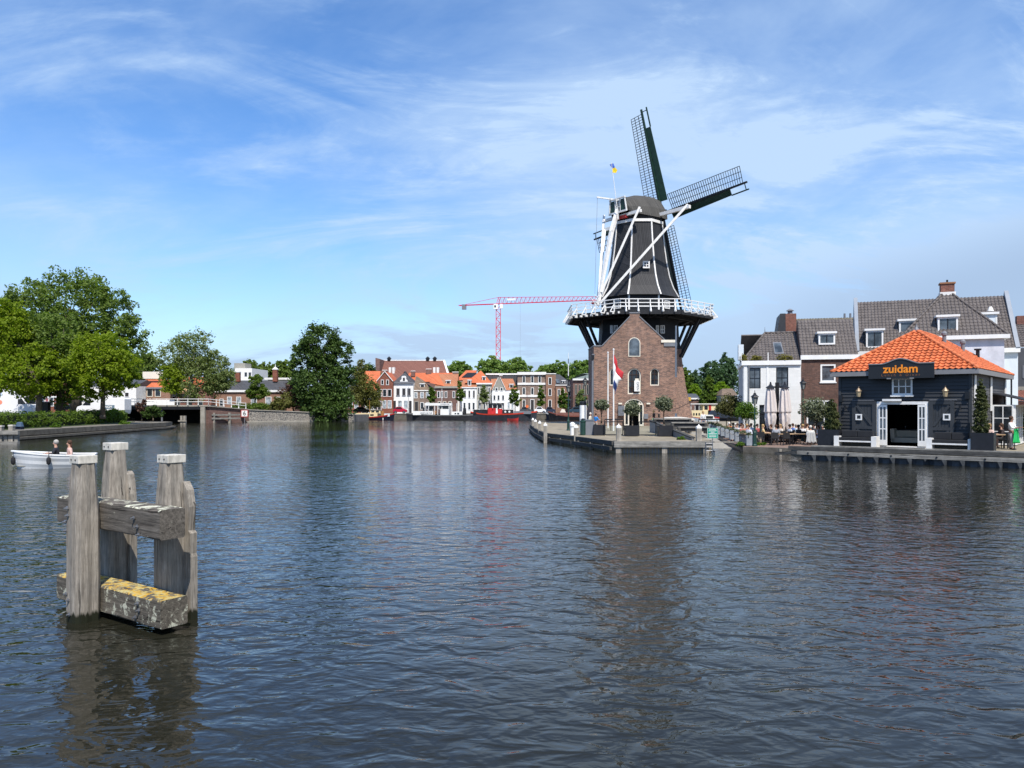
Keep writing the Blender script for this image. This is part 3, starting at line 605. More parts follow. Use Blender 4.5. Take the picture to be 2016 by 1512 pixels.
# smock tower
mb = MB(); octshell(mb, [(4.80, 9.0), (4.6, 10.5), (4.5, GAL - .02)]); mb.build('lower_tower', TARH, mill)
mb = MB(); octshell(mb, [(4.15, GAL), (4.15, 15.45)]); mb.build('tower_skirt', TARH, mill)
prof = [(4.55, 15.2), (3.95, 16.35), (3.52, 17.7), (3.22, 19.3), (2.98, 21.2), (2.80, 23.0), (2.72, 24.15)]
mb = MB(); octshell(mb, prof); mb.build('smock_body', TAR, mill)
for i in range(8):
    mb = MB()
    pts = [Vector((oct_(a + .05)[i][0], oct_(a + .05)[i][1], z)) for a, z in prof]
    for q, w in zip(pts, pts[1:]): mb.beam(q, w, 0.17, 0.10)
    mb.build('corner_batten', OLDW, mill)
    x, y = oct_(4.2)[i]; MB().beam((x, y, GAL + .01), (x, y, 15.3), 0.2, 0.12).build('corner_post', OLDW, mill)
mb = MB(); octshell(mb, [(2.86, 24.1), (2.86, 24.42)]); mb.build('white_band', OLDW, mill)
mb = MB(); octshell(mb, [(2.66, 24.43), (2.75, 25.0)]); mb.build('curb', TARH, mill)
window(mill, 0.0 - .02, .78, mz(530, 91) - .0, mz(516, 91), -3.62, OLDW, GLS, 2, 2, .16, .12)
for px in ((1293, 1304), (1206, 1213)): window(mill, X(px[0], 90) - MX, X(px[1], 90) - MX, GAL + .75, GAL + 1.65, -4.17 if px[0] > 1250 else -4.17, OLDW, GLS, 2, 3, .12, .08) if px[0] > 1250 and False else None
Md = Matrix.Rotation(R(45), 4, 'Z')
window(mill, -.55, .55, GAL + .75, GAL + 1.75, -4.17, OLDW, GLS, 3, 3, .12, .08, M=Md); window(mill, -.55, .55, GAL + .75, GAL + 1.75, -4.17, OLDW, GLS, 3, 3, .12, .08, M=Matrix.Rotation(R(-45), 4, 'Z'))
for (p0, p1) in ((1201, 1206), (1208, 1216), (1291, 1297), (1300, 1308.5)): window(mill, X(p0, 89.3) - MX, X(p1, 89.3) - MX, 10.6, 11.55, -4.78, OLDW, GLS, 2, 2, .1, .08)
# gallery
OA = 8.25
mb = MB(); mb.prism(oct_(OA), GAL - .16, GAL); mb.build('gallery_floor', BLACK, mill)
ov = oct_(OA); iv = oct_(4.6); JE = []
mb = MB()
for i in range(8):
    a = Vector((*ov[i], GAL - .34)); b = Vector((*ov[(i + 1) % 8], GAL - .34)); c = Vector((*iv[i], GAL - .34)); d = Vector((*iv[(i + 1) % 8], GAL - .34))
    mb.beam(a * 1, b * 1, 0.18, 0.34)
    for k in range(0, 9): mb.beam(a.lerp(b, k / 8), c.lerp(d, k / 8), 0.14, 0.3)
    if i in (0, 3, 4, 7):
        for k in range(0, 10): q = a.lerp(b, k / 9); JE.append(MB().beam(q * 1.0, Vector((q.x * 1.045, q.y * 1.045, q.z)), .15, .22))
    e = Vector((a.x * .72, a.y * .72, GAL - .5)); f = Vector((b.x * .72, b.y * .72, GAL - .5)); mb.beam(e, f, 0.24, 0.3)
gj = mb.build('gallery_joists', BLACK, mill)
for q in JE: q.build('joist_end', WHITE, gj)
for i in range(8):
    a = Vector(ov[i]); b = Vector(ov[(i + 1) % 8]); nrm = ((a + b) / 2).normalized()
    mb = MB(); A3 = lambda q, z, o=0: (q.x + nrm.x * o, q.y + nrm.y * o, z)
    mb.beam(A3(a, GAL + 1.18, .1), A3(b, GAL + 1.18, .1), .10, .09); mb.beam(A3(a, GAL + .78, .06), A3(b, GAL + .78, .06), .06, .09); mb.beam(A3(a, GAL + .38, .03), A3(b, GAL + .38, .03), .06, .12)
    rl = mb.build('railing', WHITE, mill)
    n = 5
    for k in range(n):
        q = a.lerp(b, (k + .5) / n)
        mb = MB(); mb.beam(A3(q, GAL - .28, 0.05), A3(q, GAL + 1.14, .1), .11, .09)
        mb.beam(A3(q, GAL - .22, -.1), A3(q, GAL - .22, .78), .12, .12); mb.beam(A3(q, GAL - .16, .74), A3(q, GAL + .60, .1), .08, .08); mb.build('railing_post', WHITE, rl)
# struts to the brick base
for i in range(8):
    for s_ in (0.12, .5, 0.88) if i % 2 else (0.12, .88):
        if Vector(ov[i]).lerp(Vector(ov[(i + 1) % 8]), s_).y < -5.5: continue
        a = Vector(ov[i]).lerp(Vector(ov[(i + 1) % 8]), s_) * .86; b = Vector(oct_(5.0)[i]).lerp(Vector(oct_(5.0)[(i + 1) % 8]), s_)
        MB().beam((a.x, a.y, GAL - .5), (b.x, b.y, 8.0), 0.26).build('gallery_strut', BLACK, mill)
# cap: boat shaped, axis n towards the sails
n3 = Vector((math.sin(R(55)), math.cos(R(55)), 0)); p3 = Vector((math.cos(R(55)), -math.sin(R(55)), 0))
MC = Matrix(((n3.x, p3.x, 0, 0), (n3.y, p3.y, 0, 0), (0, 0, 1, 0), (0, 0, 0, 1)))     # local x = along shaft, y = along the sail plane
st = []   # stations along shaft: x, half width at eave, eave z, shoulder half width, shoulder z, ridge z
for (x, hw, ez, sw, sz, rz_) in ((-3.15, 1.35, 25.45, 1.15, 26.3, 26.7), (-2.1, 2.35, 24.95, 1.6, 26.8, 27.35), (-.7, 2.95, 24.75, 1.75, 27.1, 27.8), (.8, 2.95, 24.75, 1.7, 27.2, 27.95), (2.2, 2.5, 24.85, 1.5, 27.1, 27.95), (3.3, 1.75, 25.1, 1.1, 26.8, 27.7)):
    st.append([(x, -hw, ez), (x, -(hw + sw) / 2 - .22, (ez + sz) / 2), (x, -sw, sz), (x, -.55, rz_ - .12), (x, 0, rz_), (x, .55, rz_ - .12), (x, sw, sz), (x, (hw + sw) / 2 + .22, (ez + sz) / 2), (x, hw, ez)])
mb = MB(MC); vs = [v for s_ in st for v in s_]; fs = [(k * 9 + i, k * 9 + i + 1, (k + 1) * 9 + i + 1, (k + 1) * 9 + i) for k in range(len(st) - 1) for i in range(8)]
fs += [tuple(range(9)), tuple((len(st) - 1) * 9 + i for i in range(8, -1, -1))]; mb.add(vs, fs); cap = mb.build('cap', CAPM, mill)
mb = MB(MC); mb.beam((-2.3, 0, 27.3), (2.6, 0, 28.0), .16, .1); mb.build('ridge_board', BLACK, cap)
mb = MB(MC)
for sy in (-1, 1): mb.beam((-3.4, sy * 1.25, 26.95), (-3.3, sy * 1.5, 25.3), .18, .12); mb.beam((-3.4, sy * .42, 26.9), (-3.3, sy * .42, 25.4), .1, .1)
mb.beam((-3.36, -1.55, 25.35), (-3.36, 1.55, 25.35), .16, .2); mb.beam((-3.44, -1.35, 26.98), (-3.44, 1.35, 26.98), .2, .14); mb.build('rear_frame', OLDW, cap)
MB(MC).box(-3.34, -3.18, -1.3, -.5, 25.5, 26.85).build('shutter', DGREEN, cap); MB(MC).box(-3.34, -3.18, .5, 1.3, 25.5, 26.85).build('shutter', DGREEN, cap)
Mw = MC @ Matrix(((0, 1, 0, 0), (1, 0, 0, 0), (0, 0, 1, 0), (0, 0, 0, 1)))
window(cap, -.4, .4, 25.95, 26.8, -3.32, OLDW, GLS, 3, 3, .07, .08, M=Mw)
MB(MC).box(-3.0, -2.4, -1.0, 1.0, 24.6, 24.98).build('tail_bracket', REDP, cap)
TB = 24.9                            # spruit height
MB(MC).beam((1.0, -7.4, TB + .25), (1.0, 7.4, TB + .25), .34, .40).build('long_spreader', OLDW, mill)
MB(MC).beam((-2.75, -3.3, TB + .1), (-2.75, 3.3, TB + .1), .3, .34).build('short_spreader', OLDW, mill)
MB(MC).beam((-3.1, -.2, 25.9), (-4.35, 0.0, 22.9), .42, .42).beam((-4.35, 0, 22.9), (-6.5, 0, GAL + 1.0), .42, .42, .30).build('tail_pole', OLDW, mill)
for (a, b, w) in (((1.0, 7.1, TB + .55), (-6.35, .25, GAL + 1.3), .27), ((1.0, -7.1, TB + .3), (-6.35, -.25, GAL + 1.3), .27), ((-2.75, 3.1, TB + .55), (-6.1, .2, GAL + 2.6), .25), ((-2.75, -3.1, TB + .8), (-6.1, -.2, GAL + 2.6), .25)):
    MB(MC).beam(a, b, w).build('tail_brace', OLDW, mill)
MB(MC).beam((-2.0, .0, 26.9), (-5.0, -1.9, 27.35), .16, .16).build('hoist_beam', OLDW, mill); MB(MC).tube((-4.9, -1.9, 27.3), (-5.6, -1.6, GAL + 1.2), .02, n=5).build('hoist_rope', GREY, mill)
mb = MB(MC); mb.tube((-7.2, -.05, GAL + 1.3), (-6.2, -.05, GAL + 1.3), .12, n=10)
for k in range(8):
    a = R(45 * k); mb.tube((-6.9, -.05, GAL + 1.3), (-6.9, -.05 + 1.05 * math.cos(a), GAL + 1.3 + 1.05 * math.sin(a)), .03, n=5)
for k in range(16):
    a = R(22.5 * k); b = R(22.5 * (k + 1)); mb.tube((-6.9, -.05 + .8 * math.cos(a), GAL + 1.3 + .8 * math.sin(a)), (-6.9, -.05 + .8 * math.cos(b), GAL + 1.3 + .8 * math.sin(b)), .035, n=5)
wh = mb.build('capstan_wheel', OLDW, mill); MB(MC).tube((-7.3, -.05, GAL + 1.3), (-7.18, -.05, GAL + 1.3), .2, n=10).build('hub', REDP, wh)
# sails
HX, HZ = 4.15, mz(421, 96.3)
sc_ = Matrix.Translation((0, 0, 0))
MB(MC).beam((2.8, 0, HZ - .12), (HX + .3, 0, HZ), .62, .62).box(HX - .35, HX + .35, -.5, .5, HZ - .5, HZ + .5).build('windshaft', BLACK, mill)
tilt = R(-12)
for k in range(4):
    ang = R(4.0 + 90 * k)           # 0 = along +p (right), counter clockwise seen from the tail
    rd = Vector((0, math.cos(ang), math.sin(ang))); tg = Vector((0, -math.sin(ang), math.cos(ang)))
    # leading board lies clockwise of the stock, lattice on the other side (seen from behind)
    Mr = MC @ Matrix.Translation((HX, 0, HZ)) @ Matrix.Rotation(tilt, 4, 'Y')
    P = lambda r_, s_, o=0.0: (o, rd.y * r_ + tg.y * s_, rd.z * r_ + tg.z * s_)
    sail = MB(Mr).beam(P(-.2, 0), P(13.1, 0), .34, .34, .2).build('sail_stock', DGREEN if k == 1 else BLACK, mill)
    mb = MB(Mr)
    for i in range(34):
        r_ = 1.9 + i * (12.55 - 1.9) / 33; w_ = 1.95; tw = .30 * (1 - (r_ - 1.9) / 10.6) + .02
        mb.beam(P(r_, -.05), P(r_, w_, -tw * w_ * .8), .07, .05)
    for s_ in (.68, 1.33, 1.95):
        for i in range(10):
            r0 = 1.9 + i * 10.65 / 10; r1 = r0 + 10.65 / 10; t0 = .30 * (1 - (r0 - 1.9) / 10.6) + .02; t1 = .30 * (1 - (r1 - 1.9) / 10.6) + .02
            mb.beam(P(r0, s_, -t0 * s_ * .8), P(r1, s_, -t1 * s_ * .8), .06, .06)
    mb.build('sail_lattice', BLACK, sail)
    mb = MB(Mr)
    w0_, w1_ = -1.05, -.80
    mb.add([P(1.5, .0, -.03), P(10.7, 0, -.03), P(10.7, w1_, .12), P(1.5, w0_, .3), P(1.5, .0, .03), P(10.7, 0, .03), P(10.7, w1_, .18), P(1.5, w0_, .36)], [(0, 1, 2, 3), (7, 6, 5, 4), (0, 4, 5, 1), (1, 5, 6, 2), (2, 6, 7, 3), (3, 7, 4, 0)])
    mb.beam(P(10.7, w1_, .15), P(13.1, -.80, .1), .14, .14); mb.beam(P(12.75, .0), P(12.75, -.80, .1), .08, .08)
    mb.build('leading_board', DGREEN, sail)
# flag on the cap
fl = thing('small_flag', 'small blue and yellow flag wrapped round its thin white pole on the windmill cap', 'flag', (X(1218, 91.5), 91.5, Z(432, 91.5)))
tp = Vector((X(1204, 91.5) - X(1218, 91.5), 0, Z(322, 91.5) - Z(432, 91.5)))
MB().tube((0, 0, 0), tuple(tp), .045, .03, 6).ball(tuple(tp), .07).build('pole', WHITE, fl)
q = tp * .90
mb = MB(); mb.sheet([q + Vector((-.30, 0, .55)), q + Vector((.12, .02, .72)), q + Vector((.32, -.05, .2)), q + Vector((.02, 0, .05))], .03); mb.build('blue_band', pm('flag blue', (0.02, 0.09, 0.42), .7), fl)
mb = MB(); mb.sheet([q + Vector((.02, 0, .05)), q + Vector((.32, -.05, .2)), q + Vector((.62, .05, -.1)), q + Vector((.45, 0, -.45)), q + Vector((.02, 0, -.42))], .03); mb.build('yellow_band', pm('flag yellow', (0.75, 0.55, 0.02), .7), fl)
# ================================================================== QUAY TIMBERS OF THE MILL PENINSULA
WQ = wood('grey quay timber', (0.13, 0.125, 0.115), (0.34, 0.33, 0.30), 'X', bmp=0.4, gs=0.5); WQD = wood('dark quay timber', (0.035, 0.035, 0.035), (0.10, 0.10, 0.095), 'X', bmp=0.4, gs=0.5)
WP = wood('pale post wood', (0.20, 0.18, 0.15), (0.42, 0.39, 0.34), 'Z', bmp=0.5, gs=0.6)
qf = thing('quay_fender', 'dark timber edging with posts around the water side of the mill quay', 'quay edging')
E = [(2.3, 89), (2.45, 74), (2.85, 63.3), (4.7, 57), (6.6, 49.2)]
for i, (a, b) in enumerate(zip(E, E[1:])):
    A = Vector((*a, 0)); B = Vector((*b, 0)); d = (B - A).normalized(); nrm = Vector((d.y, -d.x, 0)); nrm = nrm if nrm.x < 0 else -nrm
    q = MB().beam(A + nrm * .12 + Vector((0, 0, .62)), B + nrm * .12 + Vector((0, 0, .62)), .22, .26).build('top_beam', WQD, qf)
    MB().beam(A.lerp(B, .02) + nrm * .30 + Vector((0, 0, .28)), B + nrm * .30 + Vector((0, 0, .28)), .16, .24).build('lower_beam', WQD, qf)
    L_ = (B - A).length
    for k in range(int(L_ / 2.6)):
        c = A.lerp(B, (k + .5) * 2.6 / L_) + nrm * .14; MB().box(c.x - .11, c.x + .11, c.y - .11, c.y + .11, -1.2, .48).build('post', WP, qf)
ff = thing('front_quay_beam', 'long pale grey timber beam on stub posts along the front edge of the mill quay', 'quay edging')
MB().box(6.5, 12.75, 48.9, 49.15, .36, .74).build('beam', WQ, ff)
for x in (6.62, 9.55, 12.2): MB().box(x, x + .34, 48.98, 49.18, -1.2, .355).build('post', WP, ff)
mb = MB()
for k in range(26): mb.box(7.15 + k * .2, 7.22 + k * .2, 49.19, 49.23, -.6, .3)
mb.build('rod_screen', GREY, ff)
lad = thing('ladder', 'grey steel ladder on the right corner post of the mill quay front', 'ladder', (12.32, 48.85, 0))
for x in (0, .42): MB().tube((x, 0, -.6), (x, 0, .72), .025).build('rail', STEEL, lad)
for k in range(5): MB().tube((0, 0, -.3 + k * .23), (.42, 0, -.3 + k * .23), .02).build('rung', STEEL, lad)
def bollard(x, y, h, w, label, z0=.72, big=True, group='white capped mooring posts on the mill quay'):
    t = thing('mooring_post', label, 'mooring post', (x, y, z0), 0, group)
    MB().box(-w / 2, w / 2, -w / 2, w / 2, -1.0, h - .1).build('post', WP, t)
    MB().lathe([(w * .73, h - .1), (w * .73, h), (w * .18, h + .10), (0.02, h + .18)], 4, rot=R(45)).build('cap', WHITE, t)
for px, y, D, h, w, lb_ in ((1047.5, 823, 84, .75, .26, 'farthest small white-capped mooring post at the left tip of the mill quay'), (1052.5, 827, 76, .75, .26, 'small white-capped mooring post second from the left tip of the mill quay'),
        (1060.5, 830, 69, .75, .26, 'small white-capped mooring post third from the left tip of the mill quay'), (1071.5, 833, 61.5, .75, .28, 'white-capped mooring post where the mill quay edge bends, fourth from the left tip'),
        (1132, 838, 56.2, .75, .30, 'white-capped mooring post halfway along the dark left edge of the mill quay'), (1216, 845, 49.6, .95, .30, 'tall white-capped corner post where the pale front beam begins'),
        (1374.5, 847, 49.5, .92, .32, 'tall white-capped post above the ladder at the right end of the pale beam')):
    bollard(X(px, D) + .1, D + .25, h, w, lb_)
tag(MB().lathe([(.17, .72), (.17, 1.35), (.22, 1.4), (.22, 1.62), (.05, 1.72)], 12).build('harbour_pillar', WHITE), 'plain white service pillar standing on the mill quay left of the bins', 'pillar').location = (X(1127, 59.5), 59.5, 0)
# ------------------------------------------------------------------ helpers for street furniture
DG = pm('bottle green paint', (0.015, 0.05, 0.04), 0.45, 0.2); LGL = glass('lantern glass', (0.16, 0.17, 0.16), 0.15)
def lamp(label, x, y, h, z0=.72, rz=0.0, body=None, base_h=0.9, arms=True):
    t = thing('street_lamp', label, 'street lamp', (x, y, z0), rz)
    MB().lathe([(.17, 0), (.17, .08), (.13, .14), (.12, base_h), (.08, base_h + .08), (.055, base_h + .25), (.05, h * .55), (.075, h * .56), (.045, h * .6), (.035, h - .1), (.06, h - .04), (.06, h)], 12).build('pole', body or DG, t, smooth=False)
    g = MB().lathe([(.12, h + .02), (.20, h + .46)], 6).build('lantern', LGL, t)
    m_ = MB()
    for k in range(6):
        a = R(60 * k); m_.beam((.125 * math.cos(a), .125 * math.sin(a), h + .0), (.21 * math.cos(a), .21 * math.sin(a), h + .48), .022)
    m_.lathe([(.13, h - .02), (.13, h + .02)], 6).build('frame', BLK, g) if False else m_.build('frame', BLK, g)
    MB().lathe([(.28, h + .46), (.26, h + .5), (.10, h + .64), (.10, h + .70), (.03, h + .74), (.02, h + .9)], 6).build('hood', BLK, t)
    if arms: MB().tube((-.28, 0, h * .8), (.28, 0, h * .8), .018).ball((-.3, 0, h * .8), .035).ball((.3, 0, h * .8), .035).build('cross_arm', body or DG, t)
    return t
lamp('green Dutch street lamp at the water end of the terrace hedge', X(1486, 50.3), 50.3, 2.75, .36)
lamp('dark lantern post against the edge of the white house and brown brick house', X(1581, 57), 57, 3.85, .36, arms=False)
lamp('green street lamp on the left part of the mill quay', X(1119, 70), 70, 3.5)
lamp('green street lamp behind the bins beside the brick mill house', X(1152, 74), 74, 4.2)
def pole(name, label, cat, x, y, z0, z1, r, mat, head=None):
    t = thing(name, label, cat, (x, y, z0)); MB().tube((0, 0, 0), (0, 0, z1 - z0), r, r * .75).build('pole', mat, t); return t
t = pole('camera_pole', 'slim grey pole topped by a dark box, beside the mill house left edge', 'pole', X(1166.5, 64), 64, .72, Z(708, 64), .09, GREY); MB().box(-.13, .13, -.13, .13, Z(708, 64) - .72, Z(699, 64) - .72).build('box', BLK, t)
t = pole('lamp_post', 'grey lamp post standing in front of the right corner of the mill house', 'lamp post', X(1331, 76), 76, .72, Z(742, 76), .10, STEEL); MB().lathe([(.1, 0), (.2, .15), (.2, .5), (.14, .62)], 8).build('head', GREY, t); t.children[1].location = (0, 0, Z(742, 76) - .75)
MB().lathe([(.28, 0), (.28, .5), (.16, .9), (.1, 1.5)], 10).build('foot', STEEL, t)
MB().beam((0, 0, 1.9), (2.3, 0, 3.0), .05).build('stay', BLK, t)
# bins
t = thing('waste_bin', 'pair-high dark grey green waste container on the mill quay', 'bin', (X(1157.5, 59.5), 59.5, .72)); t['label'] = 'large dark grey waste container behind the quay edge left of the grey pole'
MB().box(-.42, .42, -.4, .4, 0, 1.12).build('body', GREY, t, bevel=.03); MB().box(-.46, .46, -.44, .44, 1.13, 1.2).build('lid', STEEL, t)
t = thing('litter_bin', 'narrow dark green litter bin touching the large grey container', 'bin', (X(1147.5, 59.3), 59.2, .72)); MB().lathe([(.2, 0), (.22, .1), (.22, 1.0), (.25, 1.02), (.25, 1.1), (.1, 1.2)], 14).build('body', DG, t); MB().lathe([(.2, 1.2), (.23, 1.22), (.05, 1.3)], 14).build('lid', BLK, t)
t = thing('information_pillar', 'white round advertising pillar with dark top behind the green litter bin', 'pillar', (X(1148, 66), 66, .72)); MB().lathe([(.3, 0), (.3, 2.3)], 16).build('column', WHITE, t); MB().lathe([(.3, 2.3), (.3, 2.55), (.2, 2.65)], 16).build('top', BLK, t)
# flagpoles and flag
FR = pm('flag red', (0.50, 0.03, 0.04), 0.75, 0.1, 4); FW = pm('flag white', (0.78, 0.78, 0.78), 0.75, 0.05, 4); FB = pm('flag navy', (0.015, 0.04, 0.16), 0.75, 0.1, 4)
t = pole('flagpole', 'white flagpole without a flag, left of the flag in front of the mill', 'flagpole', X(1197, 77), 77, .72, Z(694, 77), .07, WHITE); MB().ball((0, 0, Z(694, 77) - .72), .09).build('finial', WHITE, t)
fp = pole('flagpole', 'white flagpole with the limp Dutch flag in front of the mill', 'flagpole', X(1208, 69), 69, .72, Z(688, 69), .07, WHITE); MB().ball((0, 0, Z(688, 69) - .72), .09).build('finial', WHITE, fp)
fg = thing('dutch_flag', 'red, white and blue flag hanging limp from the right-hand flagpole', 'flag', (X(1207.3, 69) + .02, 69 - .05, Z(697, 69)))
def cloth(t0, t1, mat, name):
    V = []; Q = []; ns, nt_ = 22, 6
    for i in range(ns + 1):
        s = i / ns
        for j in range(nt_ + 1):
            tt = t0 + (t1 - t0) * j / nt_
            x = (s ** .8) * (.44 - .40 * tt) + .12 * math.sin(s * 7 + tt * 2.2) * s + .22 * s * (1 if tt < .34 else 0) * s
            V.append((x * .95, .16 * math.sin(s * 11 + tt * 5) * s, -tt * 1.9 * (1 - .25 * s) - s * (1.45 + .35 * tt) + .05 * math.sin(tt * 9)))
    for i in range(ns):
        for j in range(nt_): a = i * (nt_ + 1) + j; Q.append((a, a + 1, a + nt_ + 2, a + nt_ + 1))
    me = bpy.data.meshes.new(name); me.from_pydata(V, [], Q); me.materials.append(mat); me.polygons.foreach_set('use_smooth', [True] * len(Q)); o = link(name, me, fg)
    sm = o.modifiers.new('thickness', 'SOLIDIFY'); sm.thickness = .01
fg.scale = (1.25, 1, 1.14); cloth(0, .333, FR, 'red_band'); cloth(.333, .667, FW, 'white_band'); cloth(.667, 1, FB, 'blue_band')
# planters with olive trees
OL = leafm('olive leaves', (0.085, 0.105, 0.065), (0.21, 0.23, 0.15), 0.25, 2.0); CYP = leafm('cypress leaves', (0.04, 0.055, 0.02), (0.09, 0.10, 0.035), 0.2, 3); LF = leafm('fresh green leaves', (0.06, 0.12, 0.012), (0.13, 0.21, 0.03), 0.4, 0.5)
PLB = pm('black planter', (0.014, 0.015, 0.019), 0.5, 0.2, 4, .2, 12)
def planter(label, x, y, w, d, h, rz=0, mat=PLB, z0=.72, name='planter'):
    t = thing(name, label, 'planter', (x, y, z0), rz)
    mb = MB(); mb.box(-w / 2, w / 2, -d / 2, -d / 2 + .05, .04, h).box(-w / 2, w / 2, d / 2 - .05, d / 2, .04, h).box(-w / 2, -w / 2 + .05, -d / 2 + .05, d / 2 - .05, .04, h).box(w / 2 - .05, w / 2, -d / 2 + .05, d / 2 - .05, .04, h).build('box', mat, t)
    MB().box(-w / 2 + .05, w / 2 - .05, -d / 2 + .05, d / 2 - .05, h - .12, h - .07).build('soil', bed, t); return t
def olive(label, x, y, z0, hh, r, seed, lm=None, n=3600, sc_=.075):
    return tree(label, (x, y, z0), [(0, 0, hh, r, r, r * .85), (r * .4, 0, hh - r * .35, r * .7, r * .7, r * .6), (-r * .45, .1, hh - r * .3, r * .65, r * .6, r * .55)], n, sc_, lm or OL, .05, hh * .45, seed, name='olive_tree', clump=.42, per=16, hollow=.15)
for px, D, lb_ in ((1179.5, 59, 'left'), (1243.5, 57.5, 'middle'), (1309, 57, 'right')):
    w = {'left': .88, 'middle': 1.02, 'right': 1.05}[lb_]
    planter('black square planter, the %s one of the row in front of the mill' % lb_, X(px, D), D, w, .9, .80)
    olive('round grey green olive tree in the %s black planter before the mill' % lb_, X({'left': 1184, 'middle': 1245, 'right': 1307}[lb_], D), D, 1.35, {'left': 1.75, 'middle': 1.45, 'right': 1.85}[lb_], {'left': .44, 'middle': .54, 'right': .56}[lb_], 5 + int(px))
for i, (p0, p1, D) in enumerate(((1190, 1227, 58.3), (1257, 1292, 57.8))):
    t = thing('glass_screen', ('black-framed glass screen between the left and middle planters before the mill', 'black-framed glass screen between the middle and right planters before the mill')[i], 'screen', (X(p0, D), D, .72)); w = X(p1, D) - X(p0, D)
    MB().box(0, w, -.03, .03, 1.02, 1.09).box(0, w, -.03, .03, .06, .12).box(0, .06, -.03, .03, .12, 1.02).box(w - .06, w, -.03, .03, .12, 1.02).build('frame', BLK, t)
    m, tt, p, o = newmat('clear glass %d' % i); p.inputs['Base Color'].default_value = (.9, .95, .95, 1); p.inputs['Roughness'].default_value = 0.0; p.inputs['Transmission Weight'].default_value = 1.0; p.inputs['IOR'].default_value = 1.05
    MB().box(.06, w - .06, -.004, .004, .12, 1.02).build('glass', m, t)
# long bench-like timber steps and sloping wall right of the planters
t = thing('timber_steps', 'grey and black timber tier benches stepping down behind the right planter', 'steps', (X(1322, 62), 62, .72), R(-6))
for k, (x0, x1, y, z) in enumerate(((0.5, 3.0, 0.0, .58), (.1, 2.95, 1.3, .92), (-1.2, 1.9, 2.8, 1.2))):
    MB().box(x0, x1, y - .35, y + .35, z - .09, z).build('tread', WQ, t); MB().box(x0, x1, y - .25, y - .2, z - .36, z - .1).build('riser', BLACK, t); MB().box(x0, x0 + .2, y - .33, y + .33, .0, z - .1).build('support', WQD, t); MB().box(x1 - .2, x1, y - .33, y + .33, .0, z - .1).build('support', WQD, t)
t = thing('sloping_wall', 'low dark panelled wall sloping down from the mill door towards the ladder post', 'wall', (0, 0, 0))
a = Vector((X(1279, 66), 66, .72)); b = Vector((X(1362, 50.8), 50.8, .72)); MB().add([a + Vector((0, 0, -.1)), b + Vector((0, 0, -.1)), b + Vector((0, 0, .12)), a + Vector((0, 0, .95)), a + Vector((.2, .15, -.1)), b + Vector((.2, .15, -.1)), b + Vector((.2, .15, .12)), a + Vector((.2, .15, .95))], [(0, 1, 2, 3), (7, 6, 5, 4), (0, 4, 5, 1), (1, 5, 6, 2), (2, 6, 7, 3), (3, 7, 4, 0)]).build('panels', GREY, t)
MB().beam(a + Vector((.1, .07, 1.0)), b + Vector((.1, .07, .17)), .3, .08).build('coping', WQD, t)
tag(MB().path([(0, 0, .1), (.1, .05, .4)], [.02, .01]).build('boat_cover', pm('pale tarpaulin', (.6, .58, .54), .7)), 'x', 'x').hide_render = True
bpy.data.objects.remove(bpy.data.objects['boat_cover'])
t = tag(MB().slab([(-1.6, 0), (1.5, 0), (1.3, .2), (.2, .34), (-1.3, .3)], -.6, .6).build('tarpaulin', pm('pale tarpaulin', (.6, .58, .54), .7), bevel=.04), 'flat cream tarpaulin bundle at the foot of the grey lamp post', 'tarpaulin'); t.location = (X(1336, 74), 74, 1.55)
MB().box(-1.4, 1.3, -.5, .5, -.83, -.003).build('crate', WQD, t)
# low dark rail on the far side
for i, (p0, p1, D, lb_) in enumerate(((1375, 1430, 70, 'long low black rail behind the timber steps, left of the orange shirt'), (1190, 1228, 70, 'low black rail behind the left glass screen'))):
    t = thing('railing', lb_, 'railing', (X(p0, D), D, .72)); w = X(p1, D) - X(p0, D)
    MB().box(0, w, -.04, .04, .95, 1.05).build('top_rail', BLK, t)
    for k in range(4): MB().box(w * k / 3 - .03, w * k / 3 + .03, -.03, .03, 0, .949).build('post', BLK, t)
# green notice sign
sg = thing('notice_sign', 'square green sign with white lines of text on a post beside the slipway', 'sign', (X(1403, 50.5), 50.5, -.13)); GRN = pm('sign green', (0.0, 0.28, 0.20), .5, .05)
MB().tube((0, .03, -.4), (0, .03, 1.6), .03).build('post', GREY, sg); MB().box(-.36, .36, -.02, .02, .98, 1.68).build('board', GRN, sg, bevel=.008)
MB().box(-.345, .345, -.026, -.021, .995, 1.01).box(-.345, .345, -.026, -.021, 1.65, 1.665).box(-.345, -.33, -.026, -.021, 1.01, 1.65).box(.33, .345, -.026, -.021, 1.01, 1.65).build('border', WHITE, sg)
mb = MB(); g = random.Random(4)
for k, (w, z) in enumerate(((.22, 1.58), (.27, 1.49), (.12, 1.40), (.27, 1.31), (.24, 1.21), (.24, 1.11))):
    x = -w
    while x < w: q = g.uniform(.03, .08); mb.box(x, min(w, x + q), -.026, -.021, z - .02, z + .02); x += q + .014
mb.build('lettering', WHITE, sg)
tag(MB().beam((-.9, 0, 0), (1.2, 0, 0), .1, .06).build('barrier_bar', WP), 'thin pale barrier bar lying across the slipway below the green sign', 'barrier').location = (X(1417, 51), 51, .60)
tag(MB().beam((13.15, 50.0, -.02), (14.95, 66.3, .80), .12, .14).build('slipway_rail', BLK), 'black edge rail on the left side of the slipway', 'rail'); tag(MB().beam((15.15, 49.8, .0), (16.85, 66.3, .80), .12, .14).build('slipway_rail', BLK), 'black edge rail on the right side of the slipway below the grey planters', 'rail')
